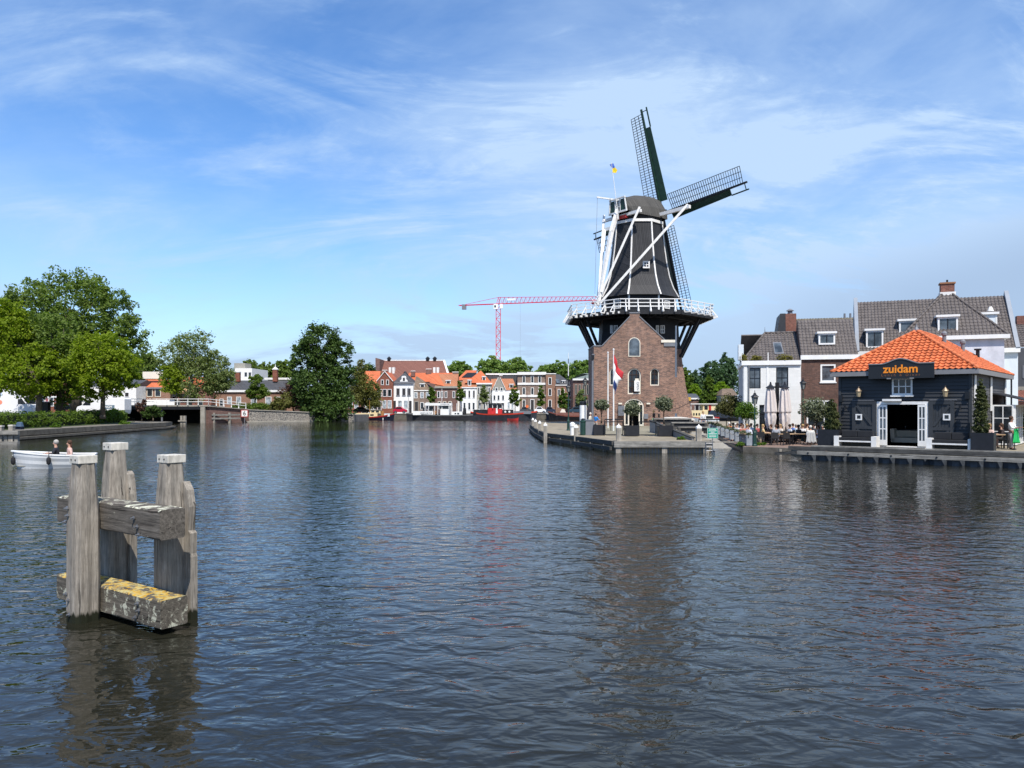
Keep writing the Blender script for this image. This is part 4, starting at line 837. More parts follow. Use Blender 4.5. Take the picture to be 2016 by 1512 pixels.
# row of grey planters along the terrace
GPL = pm('zinc planter', (0.26, 0.29, 0.32), .5, .12, 3)
for k in range(9):
    f = k / 8.0; x, y = 15.6 + 1.5 * f, 50.6 + 15.4 * f; zp = .36 + .36 * f
    t = planter(['tall zinc grey planter nearest the water in the terrace hedge row', 'second zinc planter from the water in the terrace hedge row', 'third zinc planter from the water in the terrace hedge row', 'fourth zinc planter from the water in the terrace hedge row', 'fifth zinc planter from the water in the terrace hedge row', 'sixth zinc planter from the water in the terrace hedge row', 'seventh zinc planter from the water in the terrace hedge row', 'eighth zinc planter from the water in the terrace hedge row', 'last zinc planter of the terrace hedge row, farthest from the water'][k], x, y, .40, .42, .70, R(-6), GPL, zp); t['group'] = 'zinc planters along the terrace'
    V, Q = leaves(500, [(0, 0, .76, .24, .24, .13)], .05, k, .4, 20, hollow=.1); link('plants', npmesh('plants', V, Q, OL), t)
    if k < 7:
        x2, y2 = x + 1.5 / 8, y + 15.4 / 8; pts = [Vector((x, y, zp + .62)).lerp(Vector((x2, y2, zp + .66)), s / 6) + Vector((-.22, 0, -.2 * math.sin(math.pi * s / 6))) for s in range(7)]
        tag(MB().path(pts, [.018] * 7, 5).build('rope', WP), 'pale rope sagging between zinc planters number %s and %s from the water' % (('one', 'two', 'three', 'four', 'five', 'six', 'seven')[k], ('two', 'three', 'four', 'five', 'six', 'seven', 'eight')[k]), 'rope', 'ropes strung between the zinc planters')
V, Q = leaves(900, [(0, 0, .1, .5, .35, .14), (1.4, .4, .1, .3, .3, .1)], .05, 4, .4, 20, hollow=.1)
o = kind(link('weeds', npmesh('weeds', V, Q, LF)), 'stuff'); o.location = (15.2, 50.9, .36); o['label'] = 'green weeds at the foot of the zinc planters'
V, Q = leaves(420, [(0, 0, .1, .35, .25, .14)], .05, 5, .4, 20, hollow=.1); o = kind(link('weeds', npmesh('weeds', V, Q, LF)), 'stuff'); o.location = (X(1340, 52), 51.6, .72); o['label'] = 'green weeds at the low end of the sloping wall'
# ================================================================== RESTAURANT
thr = R(40); ur = Vector((math.cos(thr), -math.sin(thr), 0)); wr = Vector((math.sin(thr), math.cos(thr), 0)); RO = Vector((18.79, 44.12, .72)); RW = 6.57; RD = 11.8
rs = thing('restaurant', 'black timber waterside restaurant with a bright orange tiled hipped roof', 'restaurant', RO, -thr)
def rx(px, off=0.0):
    r = (px - CX) / F; o = RO + wr * off; return (o.y * r - o.x) / (ur.x - ur.y * r)
def rz_(px, py, off=0.0): return Z(py, (RO + wr * off + ur * rx(px, off)).y) - .72
NAVY = pm('blue black timber paint', (0.027, 0.029, 0.032), 0.55, 0.3, 1.2, .25, 30, stretch=(.15, 1, 1)); NAVY2 = pm('blue black shutter paint', (0.038, 0.042, 0.047), 0.55, 0.15, 2, .2, 30)
OT = pm('orange clay tile', (0.55, 0.145, 0.05), 0.65, 0.32, 2.8); DT = pm('grey brown clay tile', (0.115, 0.10, 0.093), 0.6, 0.22, 2.2)
FASC = pm('grey fascia', (0.22, 0.22, 0.225), .5, .08)
H = 4.02
dx0, dx1, dz1 = rx(1727), rx(1828), rz_(1777, 790.5); wx0, wx1, wz0, wz1 = rx(1756.5), rx(1797), rz_(1777, 777.6), rz_(1777, 744)
mb = MB(); z = 0.05; g = random.Random(3)
while z < H - .02:
    z2 = min(z + .195, H)
    segs = [(0, RW)]
    def cut(segs, a, b):
        o = []
        for s0, s1 in segs:
            if b <= s0 or a >= s1: o.append((s0, s1)); continue
            if a > s0: o.append((s0, a))
            if b < s1: o.append((b, s1))
        return o
    if z < dz1 - .05: segs = cut(segs, dx0, dx1)
    if z2 > wz0 + .05 and z < wz1 - .05: segs = cut(segs, wx0, wx1)
    for s0, s1 in segs:
        mb.add([(s0, -.05, z), (s1, -.05, z), (s1, -.008, z2), (s0, -.008, z2), (s0, .06, z), (s1, .06, z), (s1, .06, z2), (s0, .06, z2)], [(0, 1, 2, 3), (7, 6, 5, 4), (0, 4, 5, 1), (1, 5, 6, 2), (2, 6, 7, 3), (3, 7, 4, 0)])
    z = z2
mb.build('front_cladding', NAVY, rs)
mb = MB(); z = .05
SB = pm('weathered grey boards', (0.085, 0.085, 0.088), .6, .3, 1.5, .3, 30, stretch=(1, .15, 1))
while z < H - .02:
    z2 = min(z + .195, H); mb.add([(RW + .03, .05, z), (RW + .03, RD, z), (RW + .008, RD, z2), (RW + .008, .05, z2), (RW - .06, .05, z), (RW - .06, RD, z), (RW - .06, RD, z2), (RW - .06, .05, z2)], [(0, 1, 2, 3), (7, 6, 5, 4), (0, 4, 5, 1), (1, 5, 6, 2), (2, 6, 7, 3), (3, 7, 4, 0)]); z = z2
mb.build('side_cladding', SB, rs)
mb = MB(); mb.box(-.002, .06, .07, RD, 0, H).box(.0, RW, RD - .06, RD, 0, H); mb.build('wall', NAVY, rs)
MB().box(-.045, .10, -.07, -.051, 0, H).build('corner_board', NAVY2, rs); MB().box(RW - .10, RW + .045, -.07, -.051, 0, H).build('corner_board', NAVY2, rs)
MB().box(.06, RW - .06, .06, RD - .06, .0, .04).build('floor', pm('dark floor', (.04, .03, .02), .5), rs)
mb = MB(); mb.box(-.34, RW + .34, -.34, RD + .34, H + .002, H + .05); mb.box(-.40, RW + .40, -.40, -.345, H - .06, H + .20).box(-.40, RW + .40, RD + .345, RD + .4, H - .06, H + .2).box(-.40, -.345, -.345, RD + .345, H - .06, H + .2).box(RW + .345, RW + .40, -.345, RD + .345, H - .06, H + .2); mb.build('fascia', FASC, rs)
rt = hip_faces('roof', RW + .76, RD + .76, H + .17, 2.42, 0, OT, rs, x0=-.38, y0=-.38, tw=.27, tl=.30, amp=.06, step=.06)
mb = MB(); ax_, ay_ = RW / 2, RW / 2; mb.lathe([(.14, H + 2.55), (.14, H + 2.68), (.05, H + 2.85), (.02, H + 3.0)], 8, c=(ax_, ay_)); mb.build('finial', GREY, rs)
def vent(lx, ly, h, mat=None, wid=.11, hat=True):
    hw = (RW + .76) / 2; zz_ = H + .17 + 2.42 * min((RW + .38 - lx) / hw, 1.0)
    mb = MB(); mb.lathe([(wid, zz_ - .25), (wid, zz_ + h * .65), (wid * 1.5, zz_ + h * .68), (wid * 1.5, zz_ + h * .85), (wid * .6, zz_ + h)] if hat else [(wid, zz_ - .25), (wid, zz_ + h * .8), (wid * 1.9, zz_ + h * .85), (wid * 1.9, zz_ + h)], 10, c=(lx, ly)); mb.build('roof_vent', mat or BLK, rs)
vent(RW * .5 + .9, 6.1, .75, GREY); vent(RW * .5 + 1.5, 8.3, .75, GREY); vent(RW * .5 + 2.0, 10.2, .6, BLK, hat=False)
# upper window, doors
window(rs, wx0, wx1, wz0, wz1, -.0, OLDW, GLS, 3, 2, .09, .10, sill=WHITE, bw=.05)
mb = MB(); mb.box(dx0, dx0 + .16, -.09, .06, 0, dz1).box(dx1 - .16, dx1, -.09, .06, 0, dz1).box(dx0 + .16, dx1 - .16, -.09, .06, dz1 - .16, dz1).box(dx0 + .162, dx1 - .162, -.12, .06, 0.04, .1).build('door_frame', OLDW, rs)
def leaf(x0, x1, nm='door_leaf'):
    mb = MB(); y = -.10
    w = x1 - x0; mb.box(x0, x0 + .07, y - .05, y, .12, dz1 - .18).box(x1 - .07, x1, y - .05, y, .12, dz1 - .18).box(x0 + .07, x1 - .07, y - .05, y, .12, .42).box(x0 + .07, x1 - .07, y - .05, y, dz1 - .30, dz1 - .18).box((x0 + x1) / 2 - .025, (x0 + x1) / 2 + .025, y - .045, y - .002, .42, dz1 - .3)
    for q in (1 / 3., 2 / 3.): zz_ = .42 + (dz1 - .72) * q; mb.box(x0 + .07, x1 - .07, y - .043, y - .004, zz_ - .025, zz_ + .025)
    o = mb.build(nm, WHITE, rs); MB().box(x0 + .06, x1 - .06, y - .03, y - .02, .4, dz1 - .29).build('pane', GLB, o)
leaf(rx(1731), rx(1747.7)); leaf(rx(1808), rx(1824.5))
MB().box(rx(1740), rx(1776), -.32, -.1, dz1 + .02, dz1 + .14).build('awning_case', OLDW, rs)
for (p0, p1, dr) in ((1679, 1726, 1), (1829.5, 1880, -1)):
    x0, x1 = rx(p0), rx(p1); mb = MB(); y = -.06; zt = dz1 + .02
    n = 8
    for k in range(n): mb.box(x0 + (x1 - x0) * k / n + .006, x0 + (x1 - x0) * (k + 1) / n - .006, y - .035, y, .12, zt)
    mb.box(x0, x0 + .2, y - .09, y - .036, .12, zt).box(x1 - .2, x1, y - .09, y - .036, .12, zt).box(x0 + .2, x1 - .2, y - .09, y - .036, zt - .18, zt).box(x0 + .2, x1 - .2, y - .09, y - .036, 1.0, 1.16).box(x0 + .2, x1 - .2, y - .09, y - .036, .12, .26)
    a, b = (x0 + .25, x1 - .22) if dr > 0 else (x1 - .25, x0 + .22)
    mb.beam((a, y - .062, zt - .25), (b, y - .062, 1.22), .05, .13); mb.beam((a, y - .062, .96), (b, y - .062, .3), .05, .13)
    o = mb.build('shutter', NAVY2, rs)
    px_ = (1692.5, 1865)[dr < 0]; sx = rx(px_); sz = rz_(px_, 821); s = .17
    f = MB().box(sx - s, sx - s + .07, y - .13, y - .092, sz - s, sz + s).box(sx + s - .07, sx + s, y - .13, y - .092, sz - s, sz + s).box(sx - s + .07, sx + s - .07, y - .13, y - .092, sz - s, sz - s + .07).box(sx - s + .07, sx + s - .07, y - .13, y - .092, sz + s - .07, sz + s).build('hatch_frame', WHITE, o)
    MB().box(sx - s + .05, sx + s - .05, y - .11, y - .093, sz - s + .05, sz + s - .05).build('hatch_pane', GLS, o)
MB().tube((rx(1679), -.12, dz1 + .07), (rx(1722), -.12, dz1 + .07), .02).build('shutter_rail', GREY, rs); MB().tube((rx(1830), -.12, dz1 + .07), (rx(1885), -.12, dz1 + .07), .02).build('shutter_rail', GREY, rs)
LMP = pm('brass lamp', (.25, .19, .13), .4, .15, metal=.4)
m, tt, p, o = newmat('lit lamp glass'); p.inputs['Base Color'].default_value = (.3, .24, .15, 1); p.inputs['Emission Color'].default_value = (1, .75, .4, 1); p.inputs['Emission Strength'].default_value = .06; LITG = m
for px in (1693.7, 1863.6):
    x = rx(px); zb = rz_(px, 781); o = MB().lathe([(.18, zb + .30), (.15, zb + .34), (.07, zb + .44), (.02, zb + .5)], 8, c=(x, -.32)).lathe([(.08, zb - .02), (.09, zb)], 8, c=(x, -.32)).tube((x, 0, zb + .52), (x, -.34, zb + .55), .02).build('wall_lamp', LMP, rs); MB().lathe([(.09, zb), (.135, zb + .29)], 8, c=(x, -.32)).build('lamp_glass', LITG, o)
for px, py in ((1664.8, 802), (1891, 802)): x = rx(px); zb = rz_(px, py); MB().tube((x, -.03, zb), (x, -.14, zb), .03).tube((x, -.16, zb - .12), (x, -.16, zb + .12), .055).build('spotlight', BLK, rs)
for p0, p1, y0, y1 in ((1652.5, 1659.5, 778, 791.5), (1900.5, 1909.5, 771, 785.5)): MB().box(rx(p0), rx(p1), -.16, -.052, rz_(p0, y1), rz_(p0, y0)).build('loudspeaker', BLK, rs)
MB().box(rx(1907), RW + .0, -.30, -.054, .35, rz_(1910, 832)).build('corner_box', NAVY, rs)
# signboard with lettering
sx0, sx1 = rx(1711, -.4), rx(1840, -.4); sz0, sz1, szt = rz_(1775, 745, -.4), rz_(1775, 717, -.4), rz_(1775, 707, -.4)
sb = thing('signboard', 'black restaurant signboard with curved top and orange zuidam lettering', 'sign', RO, -thr)
sc2 = (sx0 + sx1) / 2; hw_ = (sx1 - sx0) / 2
top = [(sc2 + hw_ * q, sz1 + (szt - sz1) * (0.5 + .5 * math.cos(math.pi * min(1, abs(q) / .62)))) for q in np.linspace(1, -1, 33)]
MB().slab([(sx0, sz0), (sx1, sz0)] + top, -.52, -.41).build('board', pm('sign black', (.016, .017, .02), .35, .1), sb)
mb = MB()
for a, b in zip(top, top[1:]): mb.slab([(a[0], a[1] + .004), (b[0], b[1] + .004), (b[0], b[1] + .06), (a[0], a[1] + .06)], -.56, -.38)
mb.build('edge_trim', FASC, sb)
OR = pm('orange lettering', (.95, .30, .02), .4, .04); WLT = pm('brown lettering', (.22, .10, .05), .4, .04)
text_mesh('lettering', 'zuidam', .61, OR, sb, wallM(sc2 + .0, -.525, sz0 + .50), .013, .012, 1.0)
text_mesh('small_lettering', 'Lunch & Diner', .20, WLT, sb, wallM(sc2 + .0, -.525, sz0 + .18), .0, .008, 1.62)
for q in (-.35, .35): MB().box(sc2 + hw_ * q - .1, sc2 + hw_ * q + .1, -.62, -.53, sz0 - .03, sz0 + .03).build('sign_light', FASC, sb)
# furniture seen through the door
sf = thing('sofa', 'cream upholstered sofa inside the open restaurant door', 'sofa', RO + ur * ((rx(1748) + rx(1806)) / 2) + wr * 1.9 + Vector((0, 0, .04)), -thr); UPH = pm('cream upholstery', (.50, .44, .34), .9, .1)
MB().box(-.95, .95, -.35, .35, .18, .46).build('seat', UPH, sf, bevel=.03); MB().box(-.95, .95, .2, .4, .47, .85).build('backrest', UPH, sf, bevel=.03); MB().slab([(-.95, .2), (-.75, .2), (-.82, .95), (-1.02, .95)], -.35, .35).build('armrest', UPH, sf); MB().slab([(.75, .2), (.95, .2), (1.02, .95), (.82, .95)], -.35, .35).build('armrest', UPH, sf)
tb = thing('dining_table', 'dark dining table set with glasses behind the cream sofa', 'table', RO + ur * ((rx(1748) + rx(1806)) / 2) + wr * 2.9 + Vector((0, 0, .04)), -thr); MB().box(-.8, .8, -.4, .4, .84, .89).build('tabletop', BLK, tb)
for sx_ in (-.7, .7): MB().box(sx_ - .04, sx_ + .04, -.04, .04, 0, .839).build('leg', BLK, tb)
for k in range(1): tag(MB().lathe([(.03, .892), (.006, .9), (.006, .98), (.03, 1.0), (.035, 1.08)], 8).build('wine_glass', GLB), 'clear wine glass on the dark dining table inside the restaurant', 'glass').location = RO + ur * ((rx(1748) + rx(1806)) / 2 - .5 + k * .25) + wr * 2.85 + Vector((0, 0, .04))
# benches before the facade
CUSH = pm('black cushion', (.018, .019, .022), .8, .2, 3)
def bench(label, p0, p1, off=-1.0):
    x0, x1 = rx(p0, off), rx(p1, off); t = thing('lounge_bench', label, 'bench', RO + ur * x0 + wr * off, -thr); w = x1 - x0
    for a in (0, w - .26): MB().box(a, a + .26, -.3, .4, 0, .62).build('armrest', OLDW, t)
    MB().box(.262, w - .262, -.28, .4, .30, .38).build('seat', OLDW, t); MB().box(.262, w - .262, .3, .4, .0, .299).build('back_board', WQD, t)
    MB().box(.27, w - .27, -.28, .38, .385, .55).build('seat_cushion', CUSH, t, bevel=.02); n = 2
    for k in range(n): a = .27 + (w - .54) * k / n; MB().box(a + .01, a + (w - .54) / n - .01, .15, .38, .555, .92).build('back_cushion', CUSH, t, bevel=.03)
    return t
bench('lounge bench with black cushions left of the restaurant doors', 1645, 1728); bench('lounge bench with black cushions right of the restaurant doors', 1826, 1919)
# cypress planters
def cypress(label, x, y, z0, h, r, seed, lm):
    bl_ = [(0, 0, h * .28, r, r, h * .3), (0, 0, h * .55, r * .85, r * .85, h * .3), (0, 0, h * .8, r * .5, r * .5, h * .2), (.02, 0, h * .93, r * .22, r * .22, h * .1)]
    return tree(label, (x, y, z0), bl_, 9000, .05, lm, .04, h * .2, seed, name='cypress', per=22, clump=.22, hollow=.3)
q = RO + ur * rx(1936, -1.0) + wr * -1.0; planter('black square planter right of the restaurant doors', q.x, q.y, 1.0, .8, .95, -thr); cypress('tall slim cypress at the right corner of the restaurant', q.x - .05, q.y + .1, 1.3, 3.1, .33, 7, CYP)
q = RO + ur * rx(1634, -.8) + wr * -.8; planter('black planked planter left of the restaurant', q.x, q.y, 1.15, .7, .95, -thr)
cypress('bushy yellow green conifer in the planter left of the restaurant', q.x + .15, q.y + .1, 1.3, 2.1, .42, 8, CYP)
olive('pale grey olive tree behind the planked planter left of the restaurant', X(1605, 52), 52, .6, 2.2, .85, 77, n=3400, sc_=.07)
olive('reddish green bushy tree at the left end of the terrace', X(1437, 62), 62, .36, 2.7, .95, 78, leafm('bronze green leaves', (.07, .07, .025), (.15, .15, .05), .3, 1), 6000, .07); olive('light green small tree by the corner of the white house', X(1470, 58), 58, .36, 2.3, .75, 79, LF, 4000, .06)
# white conservatory and awnings on the right side of the restaurant
cv = thing('conservatory', 'white framed glazed porch with a black awning on the side of the restaurant', 'porch', RO + ur * (RW + .06) + wr * 6.2, -thr + R(90))
for k in range(3): window(cv, k * .9, k * .9 + .9, .05, 2.35, 0, WHITE, GLS, 1, 3, .09, .09, name='glazed_panel') if False else None
cwx = 1.5
MB().box(-.1, 5.0, -.0, .0, 0, 0).build('base', WHITE, cv) if False else None
Mcv = Matrix.Identity(4)
for k in range(5): window(cv, k * .95, k * .95 + .95, .05, 2.35, -1.1, WHITE, GLS, 1, 3, .08, .09, name='glazed_panel')
for s_, rot in ((0, 0), (1, 0)):
    M_2 = Matrix.Translation((0 if s_ == 0 else 4.75, 0, 0)) @ Matrix.Rotation(R(90), 4, 'Z')
    window(cv, -1.05, -.02, .05, 2.35, 0, WHITE, GLS, 2, 3, .08, .09, M=M_2, name='glazed_end')
MB().add([(-.2, -2.1, 2.45), (4.95, -2.1, 2.45), (4.95, -.02, 3.0), (-.2, -.02, 3.0), (-.2, -2.1, 2.50), (4.95, -2.1, 2.5), (4.95, -.02, 3.06), (-.2, -.02, 3.06)], [(0, 1, 2, 3), (7, 6, 5, 4), (0, 4, 5, 1), (1, 5, 6, 2), (2, 6, 7, 3), (3, 7, 4, 0)]).box(-.2, 4.95, -2.14, -2.101, 2.2, 2.5).build('awning', CUSH, cv)
for k, y in enumerate((.5, 5.6, 11.0)): MB().box(RW + .051, RW + .10, y, y + .42, 2.0 if k else 2.3, H - .1).build('white_panel', WHITE, rs)
MB().tube((RW + .3, RD + .1, .0), (RW + .3, RD + .1, H), .05).build('downpipe', BLK, rs)
# ------------------------------------------------------------------ restaurant quay edge
re_ = thing('deck_edge', 'timber and sheet pile edge of the restaurant quay with two long fender beams', 'quay edging', (dl.x, dl.y, 0), -R(36))
MB().box(-1.0, 34, -.02, .25, .735, .80).build('coping_plank', WQ, re_); MB().box(-2.2, 34, -.2, -.022, .52, .73).build('top_fender', WQD, re_); 
MB().box(-1.6, 34, -.62, -.4, .30, .50).build('lower_fender', WQ, re_); MB().beam((-1.6, -.51, .40), (-2.9, -.25, .28), .2, .18).build('tapered_fender', WQD, re_)
for k in range(15): MB().box(-1.4 + k * 2.1, -1.25 + k * 2.1, -.399, -.03, .33, .46).build('bracket', STEEL, re_); MB().tube((-1.0 + k * 2.1, -.641, .40), (-1.0 + k * 2.1, -.622, .40), .05, n=8).build('bolt', BLK, re_)
mb = MB(); sp_ = pm('rusty blue sheet piling', (.05, .06, .075), .6, .35, 3)
for k in range(44): x = -1.5 + k * .8; mb.add([(x, -.06, -1.2), (x + .25, -.34, -1.2), (x + .55, -.34, -1.2), (x + .8, -.06, -1.2), (x, -.06, .28), (x + .25, -.34, .28), (x + .55, -.34, .28), (x + .8, -.06, .28)], [(0, 1, 5, 4), (1, 2, 6, 5), (2, 3, 7, 6)])
mb.build('sheet_piling', sp_, re_, recalc=False)
tag(MB().beam((15.0, 49.75, .12), (17.45, 47.8, .12), .3, .5).beam((17.45, 47.8, .12), (18.1, 44.5, .12), .3, .5).build('terrace_edge', STONE), 'low stone edge of the terrace where it meets the water', 'quay edging')
tag(MB().box(-.07, .07, -.07, .07, -1, .38).build('mooring_stake', WP), 'thin pale stake standing in the water in front of the terrace edge', 'stake').location = (X(1536, 46.8), 46.8, 0)
# ================================================================== HOUSES BEHIND THE RESTAURANT
WB = brick('white painted brick', (.70, .70, .67), (.76, .76, .73), (.66, .66, .64), .5, .25, .04, .6, -.12); BB = brick('dark brown brick', (.095, .052, .042), (.17, .085, .062), (.15, .12, .10), .26, .08, .35)
PLW = pm('blue white render', (.62, .68, .72), .7, .07, 1.0); LAV = pm('stained shaded render', (.62, .63, .68), .75, .16, 1.2); SLT = pm('dark grey cladding', (.07, .075, .085), .6, .1)  # wing front render: stains plus a grazing-light grey put into the colour
t14 = R(14); u14 = Vector((math.cos(t14), -math.sin(t14), 0)); w14 = Vector((math.sin(t14), math.cos(t14), 0)); HO = Vector((X(1463, 60), 60, .72))
def hx(px, O=HO, u=u14): r = (px - CX) / F; return (O.y * r - O.x) / (u.x - u.y * r)
def hz(px, py, O=HO, u=u14): return Z(py, (O + u * hx(px, O, u)).y) - .72
wh_ = thing('white_house', 'white painted brick house with dark tiled roof behind the terrace', 'house', HO, -t14)
wW = hx(1577); we = hz(1520, 713)
holes = [(hx(1475), hx(1497.5), hz(1486, 765), hz(1486, 724)), (hx(1528), hx(1552), hz(1540, 764), hz(1540, 723)), (hx(1495), hx(1517), .2, hz(1505, 797))]
mb = MB(); wallgrid(mb, 0, wW, 0, we, 0, .3, holes); mb.build('front_wall', WB, wh_); MB().box(0, .3, .301, 8, 0, we).box(wW - .3, wW, .301, 8, 0, we).build('side_wall', SLT if False else pm('shaded white brick', (.42, .43, .45), .7), wh_)  # side walls coloured grey to imitate shade on the white brick
for h in holes[:2]: window(wh_, *h, .12, BLK, GLB, 2, 2, .06, .08, sill=WHITE)
window(wh_, *holes[2], .12, BLK, GLS, 2, 3, .06, .08, sill=WHITE)
MB().box(-.12, wW, -.14, -.003, we - .22, we + .12).box(-.12, -.003, -.003, 8, we - .22, we + .12).build('cornice', WHITE, wh_); MB().box(.06, .28, -.06, -.003, 0, we - .23).box(hx(1509), hx(1512.5), -.03, -.003, 0, we - .23).build('pilaster', WHITE, wh_); MB().tube((.42, -.09, 0), (.42, -.09, we - .2), .05).build('downpipe', GREY, wh_)
for k, px in enumerate((1459, 1512)): MB().box(hx(px) - .03, hx(px) + .03, -.1, -.04, we + .12, we + .75).build('roof_post', WHITE, wh_)
rw, rise = 5.2, 2.45
sl_ = math.hypot(3.0, rise); mM = frame3((-.05, .15, we + .05), (1, 0, 0), (0, 3.0, rise))
tiles('roof', mM, wW + .1, sl_, DT, wh_, tw=.25, tl=.33, amp=.06, step=.028, clip=[((0, 0), (-sl_, 1.9))])
mM = frame3((-.05, 6.15, we + .05), (0, -1, 0), (1.9, 0, rise)); s2 = math.hypot(1.9, rise); tiles('roof', mM, 6.0, s2, DT, wh_, tw=.25, tl=.33, clip=[((0, 0), (-s2, 3.0)), ((6.0, 0), (s2, 3.0))])
mb = MB(); A = Vector((-.05, .15, we + .1)); P = Vector((1.85, 3.15, we + .1 + rise)); B = Vector((wW, 3.15, we + .1 + rise))
for p, q in ((A, P), (P, B)):
    d = q - p; n = int(d.length / .36)
    for i in range(n): mb.tube(p + d * (i / n), p + d * ((i + 1.05) / n), .10, .085, 8)
mb.tube(P, P + Vector((0, 0, .5)), .025, .01, 5); mb.build('ridge', DT, wh_, smooth=True)
MB().sheet([(0, 3.2, we + rise), (wW, 3.2, we + rise), (wW, 6.2, we), (0, 6.2, we)], .1).build('rear_roof', DT, wh_)
def onroof(x, s, lift=.12): return Vector((x, .15 + 3.0 * s, we + .05 + rise * s + lift))
sk = [onroof(hx(1527), .22), onroof(hx(1545.5), .22), onroof(hx(1543), .62), onroof(hx(1526), .62)]; o = MB().sheet(sk, .2).build('skylight', GREY, wh_); c = sum(sk, Vector()) / 4; MB().sheet([c + (q - c) * .78 + Vector((0, -.03, .02)) for q in sk], .02).build('pane', GLB, o)
for k, (px, px2, se) in enumerate(((1480, 1502, 1), (1530, 1562, 2), (1457, 1470, 3))):
    V, Q = leaves(900, [(0, 0, .2, (hx(px2) - hx(px)) / 2, .25, .28)], .05, se, .4, 20, hollow=.1); o = link('moss_plants', npmesh('moss_plants', V, Q, leafm('yellow green sedge', (.12, .12, .02), (.26, .22, .06), .3, 2)), wh_); o.location = ((hx(px) + hx(px2)) / 2, .12, we + .12)
MB().box(-.3, .1, 1.2, 2.6, we + .3, we + 1.5).build('side_dormer', PLW, wh_)
bh = thing('brown_brick_house', 'dark brown brick house with tiled roof and white dormer between white house and restaurant', 'house', HO + u14 * (wW + .01), -t14); bW = hx(1690) - wW; be = hz(1620, 703)
HB = HO + u14 * (wW + .01)
def bx(px): return hx(px) - wW
holes = [(bx(1615), bx(1645), hz(1630, 752), hz(1630, 717)), (bx(1588), bx(1640), .3, hz(1610, 788)), (bx(1660), bx(1676), hz(1668, 752), hz(1668, 717))]
mb = MB(); wallgrid(mb, 0, bW, 0, be, 0, .3, holes); mb.build('front_wall', BB, bh); window(bh, *holes[0], .1, WHITE, GLB, 1, 1, .12, .12, sill=WHITE); window(bh, *holes[1], .1, WHITE, GLS, 3, 1, .10, .12); window(bh, *holes[2], .1, WHITE, GLB, 1, 1, .10, .12)
MB().box(-.05, bW + .05, -.15, -.003, be - .18, be + .16).build('cornice', WHITE, bh); brise = 3.0
tiles('roof', frame3((0, .1, be + .1), (1, 0, 0), (0, 2.6, brise)), bW, math.hypot(2.6, brise), DT, bh, tw=.25, tl=.33, amp=.06, step=.028); MB().sheet([(0, 2.72, be + .1 + brise), (bW, 2.72, be + .1 + brise), (bW, 6, be), (0, 6, be)], .1).build('rear_roof', DT, bh); MB().slab([(0, 0), (.02, 0)], 0, 0).build('x', DT) if False else None
MB().add([(0, .1, be + .05), (0, 2.7, be + .05 + brise), (0, 6, be + .0), (.1, .1, be + .05), (.1, 2.7, be + .05 + brise), (.1, 6, be)], [(0, 1, 2), (3, 4, 5)]).build('gable', BB, bh, recalc=False)
def dormer(parent, x0, x1, z0, z1, yf, dep, nx=2, label=None, M=None, side=None, pane=None, fw=.12):
    o = MB(M).box(x0 + .02, x1 - .02, yf + .06, yf + dep, z0, z1).build('dormer', side or PLW, parent)
    MB(M).box(x0 - .12, x1 + .12, yf - .16, yf + dep, z1 + .003, z1 + .16).build('dormer_roof', WHITE, o)
    w = MB(M); yb = yf + .06; ya = yf - .05
    w.box(x0, x0 + fw, ya, yb, z0, z1).box(x1 - fw, x1, ya, yb, z0, z1).box(x0 + fw, x1 - fw, ya, yb, z1 - fw, z1).box(x0 + fw, x1 - fw, ya, yb, z0, z0 + fw)
    w.build('window_frame', WHITE, o); b = MB(M)
    MB(M).box(x0 + fw, x1 - fw, yf + .0, yb - .01, z0 + fw, z1 - fw).build('pane', pane or GLB, o)
    if nx > 1: MB(M).box((x0 + x1) / 2 - .035, (x0 + x1) / 2 + .035, ya + .02, yb - .02, z0 + fw, z1 - fw).build('glazing_bar', BLK, o)
    return o
dormer(bh, bx(1614), bx(1647), hz(1630, 677), hz(1630, 655), .75, 1.7)
# house with the chimney behind (rough tiled, dark gable)
oh = thing('old_roof_house', 'rear house with mossy tiled roof, black gable and brick chimney above the white house', 'house', (X(1524, 70), 70, .72), -t14); zb = Z(600 + 80, 70) - .72; zt = Z(630, 74) - .72
MB().box(0, 8.0, .5, 7.5, 0, zb - .6).build('wall', BB, oh); tiles('roof', frame3((1.0, 0.2, zb - .8), (1, 0, 0), (0, 3.6, zt - zb + .8)), 7.0, math.hypot(3.6, zt - zb + .8), pm('mossy tile', (.13, .115, .085), .8, .35, 3), oh)
MB().add([(.0, .2, zb - .8), (1.0, .2, zb - .8), (1.0, 3.8, zt), (.7, 3.8, zt)], [(0, 1, 2, 3)]).slab([(0, zb - .8), (1.05, zb - .8), (1.0, zt + .15), (.55, zt + .15)], .15, 3.8).build('gable', pm('black slate', (.035, .036, .04), .5), oh)
o = MB().box(1.15, 2.15, 2.2, 3.2, zb - .2, zt + .35).build('chimney', BRK_RED, oh); MB().lathe([(.25, zt + .35), (.2, zt + .6), (.38, zt + .66), (.1, zt + .85)], 8, c=(1.65, 2.7)).build('chimney_pot', GREY, o)
for q in (6.6, 7.1, 7.6): MB().lathe([(.1, zt - .1), (.09, zt + .4)], 8, c=(q, 3.8)).build('roof_vent', GREY, oh)
